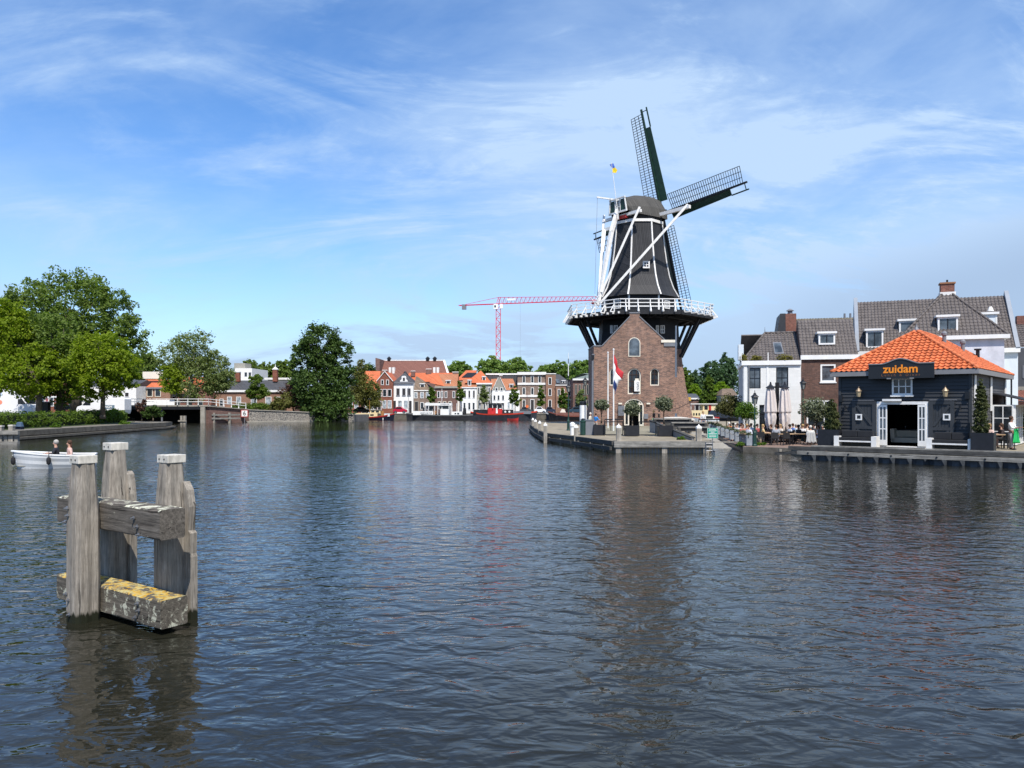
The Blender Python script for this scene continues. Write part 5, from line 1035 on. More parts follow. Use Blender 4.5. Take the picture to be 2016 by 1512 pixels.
# big grey roofed building with the wing
t22 = R(22); u22 = Vector((math.cos(t22), -math.sin(t22), 0)); w22 = Vector((math.sin(t22), math.cos(t22), 0)); BO = Vector((X(1687, 60.5), 60.5, .72))
bg = thing('large_house', 'large pale house with big grey tiled roof, dormers and chimney behind the restaurant', 'house', BO, -t22)
be_ = 6.45; br = 4.35; BW = 10.8
MB().box(0, BW, 0, .3, 0, be_).box(0, .3, .301, 7.8, 0, be_).build('wall', PLW, bg)
MB().box(BW - .3, BW, .301, 7.8, 0, be_).build('wall', PLW, bg)
MB().box(-.1, BW + .1, -.25, -.003, be_ - .25, be_ + .08).build('cornice', WHITE, bg)
sl_ = math.hypot(3.9, br); tiles('roof', frame3((.15, -.1, be_ + .05), (1, 0, 0), (0, 3.9, br)), BW - .3, sl_, DT, bg, tw=.25, tl=.33, amp=.06, step=.028); MB().sheet([(0, 3.85, be_ + br), (BW, 3.85, be_ + br), (BW, 7.8, be_), (0, 7.8, be_)], .1).build('rear_roof', DT, bg)
for x in (-.1, BW - .16):
    MB().add([(x, -.25, be_ + .0), (x, 3.8, be_ + br + .45), (x, 7.8, be_), (x + .28, -.25, be_ + .0), (x + .28, 3.8, be_ + br + .45), (x + .28, 7.8, be_)], [(0, 1, 2), (5, 4, 3), (0, 3, 4, 1), (1, 4, 5, 2), (2, 5, 3, 0)]).add([(x, -.3, be_ + .12), (x + .28, -.3, be_ + .12), (x + .28, -.02, be_ + .12), (x, -.02, be_ + .12)], [(0, 1, 2, 3)]).build('parapet', pm('zinc parapet', (.24, .27, .31), .5, .06), bg)
wx0_, wx1_, wy = 3.0, 9.3, -3.4; we_ = 7.15; hw3 = (wx1_ - wx0_) / 2; wrise = 3.75
MB().box(wx0_, wx1_, wy, wy + .3, 0, we_).build('wing_front_wall', LAV, bg)
mb = MB(); mb.box(wx1_ - .3, wx1_, wy + .301, 3.5, 0, we_).box(wx0_, wx0_ + .3, wy + .301, 0, 0, we_); mb.build('wing_side_wall', PLW, bg)
MB().box(wx0_ - .3, wx1_ + .3, wy - .3, wy - .003, we_ - .15, we_ + .13).box(wx1_ + .003, wx1_ + .3, wy - .003, 3.5, we_ - .15, we_ + .13).build('wing_cornice', WHITE, bg)
hip_faces('roof', (wx1_ - wx0_) + .4, 9.5, we_ + .08, wrise, 0, DT, bg, faces='FRL', x0=wx0_ - .2, y0=wy - .2, tw=.25, tl=.33, amp=.06, step=.028)
o = MB().box(5.75, 6.65, wy + hw3 - .3, wy + hw3 + .5, we_ + wrise - .3, we_ + wrise + .52).build('chimney', BRK_RED, bg); MB().box(5.68, 6.72, wy + hw3 - .37, wy + hw3 + .57, we_ + wrise + .523, we_ + wrise + .64).build('chimney_cap', pm('terracotta', (.30, .15, .08), .8), o); MB().box(5.68, 6.72, wy + hw3 - .42, wy + hw3 + .6, we_ + wrise - .35, we_ + wrise - .1).build('flashing', OLDW, o); MB().tube((6.2, wy + hw3, we_ + wrise + .6), (6.2, wy + hw3, we_ + wrise + .85), .07).build('pot', BLK, o)
def gx(px, y=0.0): O = BO + w22 * y; return hx(px, O, u22)
def gz(px, py, y=0.0): O = BO + w22 * y; return hz(px, py, O, u22)
dormer(bg, gx(1705, .2), gx(1739, .2), gz(1722, 685, .2), gz(1722, 651, .2), .2, 2.9); dormer(bg, gx(1770, 1.3), gx(1806, 1.3), gz(1785, 658, 1.3), gz(1785, 632, 1.3), 1.3, 2.6, 1)
y_ = wy + .25; dormer(bg, gx(1846, y_), gx(1886, y_), gz(1866, 658, y_), gz(1866, 624, y_), y_, 2.6)
Mr_ = Matrix.Translation((wx1_ - .55, 0, 0)) @ Matrix.Rotation(R(90), 4, 'Z'); dormer(bg, -1.6, .6, we_ + .25, we_ + 1.75, -0.4, 2.6, 2, M=Mr_)
window(bg, -1.2, -.6, 4.6, 6.0, 0, WHITE, GLB, 1, 1, .08, .08, M=Matrix.Translation((wx1_, 0, 0)) @ Matrix.Rotation(R(90), 4, 'Z')); window(bg, .6, 1.4, 3.2, 6.0, 0, OLDW, GLB, 1, 2, .08, .08, M=Matrix.Translation((wx1_, 0, 0)) @ Matrix.Rotation(R(90), 4, 'Z'))
MB().lathe([(.14, 0), (.14, .5), (.24, .55), (.1, .9)], 8, c=(0, 0)).build('roof_vent', OLDW, bg).location = (gx(1950, 2.0), 2.0, be_ + 2.5)
for k, px in enumerate((1697, 1745)): window(bg, gx(px), gx(px + 26), gz(px, 745), gz(px, 715), 0, WHITE, GLB, 2, 2, .09, .1)
# far right: dark modern block and hedge
dm = thing('modern_block', 'dark grey clad building with small square windows at the right edge of the view', 'building', (X(1994, 66), 66, .72), -t22); MB().box(0, 14, 0, 10, 0, 7.2).build('wall', SLT, dm); MB().box(-.1, 14.1, -.1, 10.1, 3.6, 3.9).build('band', CONC, dm)
for k in range(4): window(dm, .7 + k * 2.4, 1.9 + k * 2.4, 4.6, 5.7, 0, GREY, GLB, 2, 1, .1, .08)
tiles('roof', frame3((0, 0, 7.2), (1, 0, 0), (0, 4, 2.6)), 14, 4.8, DT, dm); MB().box(1.0, 1.7, 3.5, 4.2, 9.0, 10.3).build('chimney', BRK_RED, dm)
lo_ = thing('low_house', 'low red tiled house behind the hedge at the right edge of the view', 'house', (X(1998, 60), 60, .72), -t22); MB().box(0, 9, 0, 5, 0, 2.6).build('wall', BRK_RED, lo_); tiles('roof', frame3((-.2, -.2, 2.6), (1, 0, 0), (0, 3, .9)), 9.4, 3.1, pm('dull red tile', (.24, .10, .07), .8, .2), lo_)
V, Q = leaves(9000, [(0, 0, 1.0, 2.0, .6, 1.0), (3, -.4, 1.0, 2.2, .6, 1.0), (1.5, 0, .8, 2.2, .7, .8)], .07, 12, .25, 30, hollow=.5); hd = thing('hedge', 'bright green hedge behind the standing woman at the right edge', 'hedge', (X(1999, 47), 47, .9)); link('foliage', npmesh('foliage', V, Q, LF), hd)
MB().box(-1.9, 5, -.25, .25, -.2, 1.2).build('branches', MATS['bark'], hd)
# ================================================================== FAR BANK
ORT = ribbed('orange far tiles', (0.42, 0.10, 0.04), (0.58, 0.17, 0.07), 3.6, .7); ORD = ribbed('dull orange tiles', (0.30, 0.12, 0.06), (0.44, 0.19, 0.10), 3.6, .7)
DKT = ribbed('dark far tiles', (0.05, 0.052, 0.056), (0.085, 0.085, 0.09), 3.2, .6); BRT = ribbed('mottled brown tiles', (0.10, 0.08, 0.06), (0.24, 0.17, 0.12), 3.4, .8); RBT = ribbed('red brown church tiles', (0.15, 0.065, 0.05), (0.21, 0.095, 0.07), 2.0, .8)
BR1 = brick('red far brick', (.20, .065, .04), (.27, .095, .06), (.25, .18, .14), .5, .16, .25); BR2 = brick('grey brown far brick', (.20, .145, .115), (.28, .20, .16), (.3, .26, .22), .5, .16, .25); BR3 = brick('purple brown far brick', (.15, .085, .07), (.21, .12, .10), (.25, .2, .18), .5, .16, .25); BR4 = brick('orange brown far brick', (.25, .13, .09), (.32, .18, .12), (.3, .25, .2), .5, .16, .25)
STU = pm('grey stucco', (.30, .29, .25), .8, .1); SHUT = pm('dark shutter', (.03, .028, .03), .6); GLW = glass('bright curtain glass', (.22, .25, .27), .1)
class House:
    def __init__(s, label, px0, px1, D, zb, wallm, ye, dep=9, name='row_house', cat='house', group=None):
        s.D = D; s.zb = zb; s.x0 = X(px0, D); s.t = thing(name, label, cat, (s.x0, D, zb), 0, group); s.w = X(px1, D) - s.x0; s.h = Z(ye, D) - zb; s.dep = dep
        MB().box(0, s.w, 0, dep, -1.0, s.h).build('wall', wallm, s.t); s.wm = wallm
    def x(s, px): return X(px, s.D) - s.x0
    def z(s, py): return Z(py, s.D) - s.zb
    def win(s, px0, px1, y0, y1, nx=2, ny=2, fm=None, gm=None, fw=.10, name='window', **k): return window(s.t, s.x(px0), s.x(px1), s.z(y1), s.z(y0), 0, fm or WHITE, gm or GLS, nx, ny, fw, .10, bw=.05, name=name, gy=-.02, **k)
    def row(s, cs, w, y0, y1, nx=2, ny=2, **k):
        for c in cs: s.win(c - w / 2, c + w / 2, y0, y1, nx, ny, **k)
    def door(s, c, w, y0, y1=813, m=None, fm=None):
        f = MB().box(s.x(c - w / 2) - .12, s.x(c + w / 2) + .12, -.09, .0, 0, s.z(y0) + .12).build('door_frame', fm or WHITE, s.t); MB().box(s.x(c - w / 2), s.x(c + w / 2), -.13, -.091, 0, s.z(y0)).build('door', m or SHUT, f)
    def cornice(s, m=None, th=.22, out=.3, y=None):
        z = s.h if y is None else s.z(y); MB().box(-.08, s.w + .08, -out, -.003, z - th, z + .06).build('cornice', m or WHITE, s.t)
    def side(s, yr, m, rd=None, x0=0, x1=None, hip=(0, 0), name='roof'):    # ridge parallel to the quay
        rd = rd or s.dep / 2; x1 = s.w if x1 is None else x1; zr = Z(yr, s.D + rd) - s.zb; a, b = hip; h = s.h + .05
        MB().add([(x0, -.15, h), (x1, -.15, h), (x1 - b, rd, zr), (x0 + a, rd, zr), (x1, s.dep, h), (x0, s.dep, h)], [(0, 1, 2, 3), (3, 2, 4, 5), (0, 3, 5), (1, 4, 2), (0, 5, 4, 1)]).build(name, m, s.t); return zr
    def front(s, yr, m, px0=None, px1=None, pk=None, dep=None, cop=True, ye=None):   # gable facing the water
        x0 = 0 if px0 is None else s.x(px0); x1 = s.w if px1 is None else s.x(px1); c = (x0 + x1) / 2 if pk is None else s.x(pk); zr = s.z(yr); dep = dep or s.dep; h = s.h if ye is None else s.z(ye)
        MB().slab([(x0, h + .003), (x1, h + .003), (c, zr)], 0.0, .3).build('gable', s.wm, s.t)
        MB().add([(x0 - .1, .05, h), (c, .05, zr + .08), (x1 + .1, .05, h), (x0 - .1, dep, h), (c, dep, zr + .08), (x1 + .1, dep, h)], [(0, 1, 4, 3), (1, 2, 5, 4)]).build('roof', m, s.t, recalc=False)
        if cop: MB().beam((x0, -.05, h), (c, -.05, zr + .05), .3, .12).beam((x1, -.05, h), (c, -.05, zr + .05), .3, .12).build('coping', OLDW, s.t)
    def dorm(s, px0, px1, y0, y1, yf=.8, gm=None, dep=1.6):
        D = s.D + yf; x0, x1 = X(px0, D) - s.x0, X(px1, D) - s.x0; dormer(s.t, x0, x1, Z(y1, D) - s.zb, Z(y0, D) - s.zb, yf, dep, 2, pane=gm or GLS, fw=.12)
    def chim(s, px, y0, y1, yd=3, w=.9, m=None):
        D = s.D + yd; x = X(px, D) - s.x0; o = MB().box(x - w / 2, x + w / 2, yd, yd + .8, Z(y1, D) - s.zb, Z(y0, D) - s.zb).build('chimney', m or BR3, s.t); MB().box(x - w / 2 - .08, x + w / 2 + .08, yd - .08, yd + .88, Z(y0, D) - s.zb + .003, Z(y0, D) - s.zb + .14).build('chimney_cap', OLDW, o)
G = 1.15
h = House('red brick house mostly hidden behind the reddish tree, leftmost of the quay row', 681, 710, 169, G, BR1, 782); h.side(750, DKT); h.cornice(); h.row((691, 701.5), 8, 789, 804, 2, 3, gm=GLW)
h = House('pink and white fronted house between the reddish tree and the red gable house', 710, 742, 170, G, PLW, 779); h.side(730.5, ORT, 5); h.cornice(); h.door(715.5, 6, 789); h.row((730, 738), 6, 789, 806, 2, 2); h.row((716, 727, 737), 5, 765, 777) if False else None
h = House('dark red brick house with pointed gable and six-pane white windows', 741.5, 773.8, 167, G, BR1, 750.5); h.front(731.5, ORT, pk=757.5); h.row((752.8, 763), 5.6, 747.5, 758, 2, 2); h.row((747.5, 757.3, 767), 8, 766, 781, 2, 3); h.door(747, 6, 790, fm=WHITE); h.row((756.8, 767), 8, 788, 804, 2, 3, gm=GLW); h.chim(757.5, 729.5, 736, 1.5)
h = House('white plastered house with three dark shuttered windows and a white bell dormer', 774, 813.5, 168, G, WHITE, 753); h.side(731, DKT, 4.5, hip=(2.2, 2.6)); h.cornice(GREY, .2, .35); h.row((783.7, 795.2, 805.2), 6.5, 764.5, 778.5, 1, 1, fm=GREY, gm=SHUT, sill=GREY); h.door(777, 5, 789); h.door(808, 5, 789); h.row((787.5, 799.2), 9, 788, 804, 3, 3, gm=GLW)
x = h.x(795); z0 = h.h
o = MB().slab([(x - .95, z0), (x + .95, z0), (x + .75, z0 + .5), (x + .5, z0 + .7), (x + .48, z0 + 1.3), (x + .25, z0 + 1.45), (x - .25, z0 + 1.45), (x - .48, z0 + 1.3), (x - .5, z0 + .7), (x - .75, z0 + .5)], .1, .5).build('bell_gable', WHITE, h.t); MB().box(x - .22, x + .22, .07, .098, z0 + .35, z0 + 1.05).build('pane', SHUT, o)
h = House('grey brown brick house with mottled brown tiled roof and white dormer', 813.8, 856, 169, G, BR2, 768.5); h.side(741, BRT, 4.5, hip=(0, 4.4)); h.cornice(OLDW, .15, .2); h.dorm(827, 836, 756, 766, .9); h.row((818.5, 831, 842, 850), 7, 772, 784, 2, 3, gm=GLW); h.door(820, 6, 791, fm=STU); h.row((831, 843), 7, 792, 806)
h = House('brown brick house with bright and dull orange roof, white dormer, behind the white boat', 856.5, 900, 168, G, BR3, 761); h.side(736.5, ORD, 4.5); MB().add([(h.x(847), .3, h.z(754)), (h.x(876), -.25, h.z(760.5)), (X(862, 172.4) - h.x0, 4.3, Z(734.5, 172.4) - G), (X(835, 172.4) - h.x0, 4.3, Z(738, 172.4) - G)], [(0, 1, 2, 3)]).build('side_roof', ORT, h.t, recalc=False); h.cornice(STU, .35, .3); h.dorm(878, 887, 749.5, 760, .9); h.row((863.5, 870, 878, 893.5), 5, 770, 783.5, 1, 2); h.row((865, 875.5, 886), 6, 790, 806, 1, 2, fm=CREAM)
h = House('very narrow low white front left of the narrow white house', 900, 909.5, 169, G, OLDW, 765, 6); h.side(752, ORD); h.row((905,), 5, 771, 783, 1, 2)
h = House('narrow white house with dull orange roof and white arched dormer beside the quay tree', 909.5, 938.5, 167, G, WHITE, 762.5); h.side(746, ORD, 4); h.cornice(OLDW, .15, .2); h.dorm(921, 927.5, 749, 759, .6); h.row((915.5, 924, 933), 5, 768, 784, 1, 2, gm=SHUT); h.row((914.5, 924, 932.5), 5.5, 792, 807, 1, 2)
h = House('stone trimmed house with hipped bright orange roof and small white dormer', 938.5, 968.5, 168, G, STU, 754.5); h.side(729.5, ORT, 5, x0=-2.6, hip=(3.3, 2.6)); h.cornice(OLDW, .25, .3); h.dorm(949.5, 956, 742, 750.5, 1.0); h.row((942.5, 953, 963), 4.5, 762, 778, 1, 2); h.row((943, 953.5, 963), 5, 787, 806, 1, 2)
h = House('rear house with bright orange roof carrying a dark solar panel', 898, 936, 178, G, STU, 749); h.side(729, ORT, 5, hip=(2.0, 0)); zr = h.h; MB().add([(1.2, 1.0, zr + .75), (4.0, 1.0, zr + .75), (4.6, 3.6, zr + 1.95), (2.4, 3.6, zr + 1.95)], [(0, 1, 2, 3)]).build('solar_panel', BLACK, h.t, recalc=False); h.chim(896.5, 733, 748, -1.5, 1.3)
h = House('white house with grey pointed gable and two small square windows', 968.5, 1023, 166.5, G, WHITE, 768.5); 
MB().slab([(h.x(969), h.h), (h.x(996), h.h), (h.x(984.5), h.z(743.5)), (h.x(981), h.z(743.5))], -.02, .3).build('gable', STU, h.t); MB().beam((h.x(996.5), -.05, h.h), (h.x(984.5), -.05, h.z(743)), .25, .1).beam((h.x(969), -.05, h.h), (h.x(981), -.05, h.z(743)), .25, .1).build('coping', OLDW, h.t)
MB().add([(h.x(996), -.1, h.h), (h.x(1018), -.1, h.h + .2), (h.x(1010), 4.0, Z(745.5, 170.5) - G), (h.x(986), 4.0, Z(745.5, 170.5) - G)], [(0, 1, 2, 3)]).build('roof', ORD, h.t, recalc=False); MB().add([(h.x(966), 1.0, h.h), (h.x(983), .31, h.z(744)), (h.x(986), 4.0, h.z(744)), (h.x(966), 4.0, h.z(745))], [(0, 1, 2, 3)]).build('roof', ORD, h.t, recalc=False)
h.row((977.5, 987.5), 5.5, 763, 770, 1, 1); h.row((973.5, 981.5, 990.5), 5, 777.5, 788.5, 1, 2); h.dorm(1003, 1010.5, 757, 768, .7); h.row((1004.5,), 5, 773, 782, 1, 2); h.row((1001.5, 1009), 5, 791, 804, 2, 3, gm=GLW); h.door(990, 5, 794); h.row((974, 981.5), 5, 793, 806, 1, 2); h.chim(986, 740, 745, 1.2, .6)
h = House('long slate clad flat shed behind the white gabled house', 957, 1019.5, 176, G, DKT, 735.5, 12); h.cornice(OLDW, .3, .15)
h = House('three storey grey brick house with white bands and carved window heads', 1019, 1074.5, 168, G, BR2, 733); h.cornice(OLDW, .55, .35)
for y in (754.5, 778.5): MB().box(-.02, h.w + .02, -.14, -.003, h.z(y) - .35, h.z(y) + .1).build('string_course', OLDW, h.t)
h.row((1031.5, 1048, 1062.5), 6, 740, 754, 1, 2, fm=OLDW); h.row((1031.5, 1048, 1062.5), 6, 763, 777.5, 1, 2, fm=OLDW); h.row((1031.5, 1062.5), 6, 787, 803, 1, 2, fm=OLDW); h.door(1048, 6, 787)
h = House('plain brown brick house with one column of three white windows', 1074.5, 1094, 167.5, G, BR4, 735.5); h.cornice(OLDW, .12, .12); h.row((1082.8,), 6.3, 743, 757.5, 1, 2); h.row((1082.8,), 6.3, 765, 779.5, 1, 2); h.row((1082.8,), 6.8, 787, 802, 1, 2)
h = House('brown brick house with grey tiled roof, skylights and small white dormer', 1094, 1129, 167, G, BR4, 758); h.side(737, DKT, 4.5, hip=(0, 2.8)); h.cornice(OLDW, .12, .15); h.dorm(1106.5, 1112.5, 750, 757.5, .7); MB().add([(h.x(1096), .2, h.h + .5), (h.x(1103), .2, h.h + .5), (h.x(1101), 1.3, h.h + 1.3), (h.x(1094), 1.3, h.h + 1.3)], [(0, 1, 2, 3)]).build('skylight', GLB, h.t, recalc=False); h.row((1100.5, 1109, 1121), 5.2, 766, 780, 1, 2); h.row((1100.5, 1109, 1121), 5.2, 787, 802, 1, 2)
h = House('dark brick hall with grey green hipped roof and tall narrow windows, partly behind the mill', 1128, 1200, 160, G, BR3, 746, 16, name='hall', cat='building'); h.side(735, pm('green grey roof', (.16, .19, .17), .7), 7, hip=(5, 5)); h.cornice(OLDW, .3, .4); h.row((1134, 1141.5, 1149, 1156.5, 1164), 4.2, 757, 777, 1, 2, fm=STU); h.row((1134, 1141.5, 1149, 1156.5), 4.2, 787, 804, 1, 2, fm=STU)
ch = House('large church-like hall with a huge red brown tiled roof above the quay houses', 738, 886, 200, G, BR3, 752, 20, name='church', cat='church'); ch.side(710.5, RBT, 10, hip=(0, 2.5)); x0 = 0; MB().slab([(-.2, ch.h - 2), (.9, ch.h - 2), (.9, Z(709, 208) - G), (-.2, Z(707, 208) - G)], 2, 12).build('end_wall', BR3, ch.t)
zr = Z(710.5, 210) - G; MB().beam((0.3, 10, zr + .15), (ch.w - 2.5, 10, zr + .15), .4, .25).beam((ch.w + .1, -.2, ch.h + .1), (ch.w - 2.5, 10, zr + .15), .5, .25).build('ridge', OLDW, ch.t)
for px in (763, 770, 852, 859): MB().box(ch.x(px) - .3, ch.x(px) + .3, 3.8, 5.8, ch.h + .8, ch.h + 4.0).build('roof_window', OLDW, ch.t)
for px in (766, 842, 856): MB().lathe([(.5, zr), (.5, zr + .6), (.7, zr + .65), (.1, zr + 1.2)], 6, c=(X(px, 210) - ch.x0, 10)).build('roof_vent', BLK, ch.t)
# orange roof strip between church and quay row
h = House('rear house with long orange roof between the church and the quay row', 800, 898, 180, G, BR3, 752); h.side(734, ORT, 4.5); h.chim(813, 731, 741, 2); h.chim(844, 727, 737, 3.5, 1.2)
# ------------------------------------------------------------------ left side of the far bank
G2 = 1.9
h = House('brick house with orange roof and cream plank gable left of the plane tree', 268, 344, 150, G2, BR4, 763, 8); h.side(747, ORT, 4); h.cornice(GREY, .25, .3); h.row((265 + 12, 295, 311), 11.5, 764.5, 781, 1, 2, fm=CREAM); MB().box(-.02, h.w + .02, -.12, -.003, -1, h.z(787)).build('plinth', WHITE, h.t); h.row((285, 298, 311, 330), 11, 787.5, 799, 2, 1, name='shop_window')
MB().box(h.x(272), h.x(318), 1.8, 2.1, h.z(745), h.z(731)).build('roof_board', CREAM, h.t)
h = House('brown building with tan awnings behind the plane tree', 340, 416, 150, G2, BRK_RED, 764, 8); h.side(742, ORT, 4); h.row((346, 365, 383), 12, 774, 781, 1, 1, fm=STU); 
for a, b in ((337, 353), (356, 387)): MB().add([(h.x(a), -1.2, h.z(775)), (h.x(b), -1.2, h.z(775)), (h.x(b), -.02, h.z(764)), (h.x(a), -.02, h.z(764)), (h.x(a), -1.2, h.z(774)), (h.x(b), -1.2, h.z(774)), (h.x(b), -.02, h.z(763)), (h.x(a), -.02, h.z(763))], [(0, 1, 2, 3), (7, 6, 5, 4), (0, 4, 5, 1), (2, 6, 7, 3), (0, 3, 7, 4), (1, 5, 6, 2)]).build('awning', pm('tan awning', (.42, .25, .13), .8), h.t)
h.row((350, 372, 395), 10, 788, 800, 1, 1, fm=STU)
h = House('long low brick almshouse with dark slate roof and two chimneys', 418, 580, 152, G2, BR4, 768.5, 9, name='almshouse'); h.side(749, DKT, 4.5, hip=(1.5, 1.5)); h.cornice(WHITE, .35, .3); 
for px in (467, 541): h.chim(px, {467: 733, 541: 728}[px], 751, 3.2, .9, BR1)
MB().lathe([(.75, 0), (.1, .5), (.05, 1.0)], 4, rot=R(45)).build('chimney_hood', OLDW, h.t).location = (X(541, 155.2) - h.x0, 3.6, Z(728, 155.2) - G2 + .1)
h.row((452, 470), 9.5, 781, 796, 3, 3, gm=GLW); h.row((500, 528.5, 548), 12, 781, 798, 3, 3, gm=GLW); h.row((436,), 8, 785, 800, 1, 2, fm=OLDW)
MB().box(h.x(506), h.x(575), 4.6, 5.0, h.z(746), h.z(742)).build('parapet', OLDW, h.t)
h = House('white flat-roofed block building with rooftop cabin behind the almshouse', 462, 496, 215, G2, OLDW, 725, 14, name='block_building', cat='building'); MB().box(-.5, 2.6, 1, 6, h.h, h.h + 1.5).build('roof_cabin', STU, h.t); MB().box(-6, 0, 3, 10, 0, h.h - 3.5).build('annex', STU, h.t)
h.row((484, 492), 5, 733, 741, 1, 1, fm=GREY)
h = House('red brick house with white banding and arched windows behind the left trees', 52, 112, 140, G2, BR1, 748, 9); h.side(735, DKT)
for y in (766, 771, 781): MB().box(-.02, h.w + .02, -.1, -.003, h.z(y) - .15, h.z(y) + .12).build('band', WHITE, h.t)
h.row((65, 84, 102), 8, 780, 800, 1, 2, arch=True); h.row((65, 84, 102), 8, 759, 769, 1, 2); h.door(93, 4, 784, m=REDP)
h = House('white gabled house behind the white van at the left edge', 4, 52, 138, G2, WHITE, 760, 9); h.front(745, DKT); h.row((24, 32, 44), 6, 764, 779, 3, 3); h.row((14, 27, 42), 7, 786, 800, 2, 3)
h = House('long white building seen through the left tree trunks', 112, 268, 146, G2, OLDW, 760, 9); h.side(748, DKT); h.row((130, 150, 176, 200, 226, 250), 9, 772, 782, 2, 1, gm=SHUT); h.row((125, 150, 190, 222, 250), 10, 787, 801, 2, 2)
# ------------------------------------------------------------------ rubble wall, abutment, bridge
wl = thing('stone_wall', 'dark rubble stone quay wall between the bridge and the big tree', 'quay wall')
P0, P1, P2 = Vector((-46.2, 133.6, 0)), Vector((-34.5, 140.8, 0)), Vector((-29, 141.2, 0)); t0, t1, t2 = 2.12, 1.5, 1.2
def wallseg(mb, a, b, za, zb_, th=.6, z0=-1.0):
    d = (b - a).normalized(); n = Vector((d.y, -d.x, 0)) * th; vs = [a + n * .0 + Vector((0, 0, z0)), b + Vector((0, 0, z0)), b + Vector((0, 0, zb_)), a + Vector((0, 0, za))]
    mb.add([v + n for v in vs] + [v - n * .2 for v in vs], [(0, 1, 2, 3), (7, 6, 5, 4), (0, 4, 5, 1), (1, 5, 6, 2), (2, 6, 7, 3), (3, 7, 4, 0)])
mb = MB(); wallseg(mb, P0, P1, t0, t1); wallseg(mb, P1, P2, t1, t2); mb.build('stones', RUBBLE, wl)
MB().beam(P0 + Vector((.2, -.3, t0 + .05)), P1 + Vector((.2, -.3, t1 + .05)), .8, .14).beam(P1 + Vector((.2, -.4, t1 + .05)), P2 + Vector((0, -.4, t2 + .05)), .8, .14).build('coping', CONC, wl); MB().beam(P0 + Vector((.3, -.7, .08)), P1 + Vector((.3, -.7, .08)), .3, .2).build('ledge', CONC, wl)
br_ = thing('bridge', 'low road bridge with white railing and black girders over the side canal', 'bridge')
B0, B1 = Vector((-72, 121, 0)), Vector((-49.6, 126.5, 0)); db = (B1 - B0).normalized(); nb = Vector((db.y, -db.x, 0))
MB().beam(B0 + Vector((0, 0, 2.86)) - nb * 4, B1 + Vector((0, 0, 2.86)) - nb * 4, 8.2, .22).build('deck', CONC, br_); MB().beam(B0 + nb * .05 + Vector((0, 0, 2.5)), B1 + nb * .05 + Vector((0, 0, 2.5)), .3, .5).build('girder', BLK, br_); MB().beam(B0 - nb * 8 + Vector((0, 0, 2.5)), B1 - nb * 8 + Vector((0, 0, 2.5)), .3, .5).build('girder', BLK, br_)
MB().beam(Vector((-57.0, 132, .9)), Vector((-57.0, 132.01, 2.6)), 16, .5).build('shade_backing', BLACK, br_)  # black sheet across the canal, stands in for the shade under the deck
MB().box(-66, -50, 131.5, 132.2, -1, 2.7).build('shade_screen', INT, br_); MB().box(-67, -66, 118, 132, -1, 2.7).build('abutment', BR3, br_)  # dark slab closing the opening is added as painted shade; the abutment is brick
ab = MB(); A = Vector((-50.2, 126.2, 0)); Bp = P0; wallseg(ab, A, Bp, 2.75, 2.2, .7); ab.build('brick_abutment', BR3, br_); MB().beam(A + Vector((.3, -.5, 2.8)), Bp + Vector((.3, -.5, 2.22)), .9, .14).build('coping', CONC, br_); MB().box(-50.9, -50.2, 125.6, 132, -1, 2.7).build('pier', CONC, br_)
MB().tube((-57, 125.2, -1), (-57, 125.2, 2.4), .14).build('column', GREY, br_)
rl = thing('bridge_railing', 'white bridge railing running from the left bank down past the abutment', 'railing')
pts = [Vector((-76, 119.8, 2.95)), Vector((-49.8, 126.2, 2.98)), Vector((-46.1, 133.2, 2.3))]
for a, b in zip(pts, pts[1:]):
    L_ = (b - a).length; n = round(L_ / 1.55)
    for zz_ in (1.0, .55): MB().beam(a + Vector((0, 0, zz_)), b + Vector((0, 0, zz_)), .08, .09).build('rail', WHITE, rl)
    for k in range(n + 1): q = a.lerp(b, k / n); MB().lathe([(.09, 0), (.09, .12), (.055, .2), (.05, 1.08)], 6, c=(q.x, q.y)).build('post', WHITE, rl).location = (0, 0, q.z)
s6 = thing('number_sign', 'white square sign with a black 6 and red border on the stone wall', 'sign', (X(481.5, 131.4), 131.4, Z(814, 131.4)))
MB().box(-.62, .62, -.03, .03, -.62, .62).build('board', REDP, s6); MB().box(-.5, .5, -.045, -.031, -.5, .5).build('face', WHITE, s6); text_mesh('lettering', '6', 1.05, BLK, s6, wallM(0, -.055, 0), .01)
MB().box(-.05, .05, .03, .1, -1.6, .6).build('post', GREY, s6)
ws = thing('guide_fender', 'pale grey timber guide rail with posts on the bridge abutment', 'fender', (0, 0, 0)); a, b = Vector((X(414, 127.5) + .0, 126.9, 0)), Vector((X(461, 130) + .3, 130.6, 0)); d = (b - a).normalized(); nn = Vector((d.y, -d.x, 0))
for zz_ in (1.35, .75): MB().beam(a + nn * .9 + Vector((0, 0, zz_)), b + nn * .9 + Vector((0, 0, zz_)), .2, .25).build('beam', WQ, ws)
for f in (.1, .65): q = a.lerp(b, f) + nn * .75; MB().box(q.x - .18, q.x + .18, q.y - .18, q.y + .18, -1, 1.7).build('post', WP, ws)
pp = thing('mooring_post', 'pair of short pale piles joined by a cross bar under the bridge', 'mooring post', (X(361, 121), 121, 0)); MB().box(-.42, -.06, -.2, .2, -1, 1.3).build('post', WP, pp); MB().box(.06, .42, -.2, .2, -1, 1.3).build('post', WP, pp); MB().box(-.7, .6, -.35, -.201, .4, .6).build('cross_bar', WP, pp)
# far quay wall at the boats
qw = thing('far_quay_wall', 'low grey brown quay wall behind the moored boats on the far bank', 'quay wall', (0, 0, 0)); MB().box(-27.8, 60, 155.3, 155.95, -1, 1.12).build('wall', STONE, qw); MB().box(-27.9, 60, 155.2, 156.1, 1.125, 1.25).build('coping', CONC, qw)
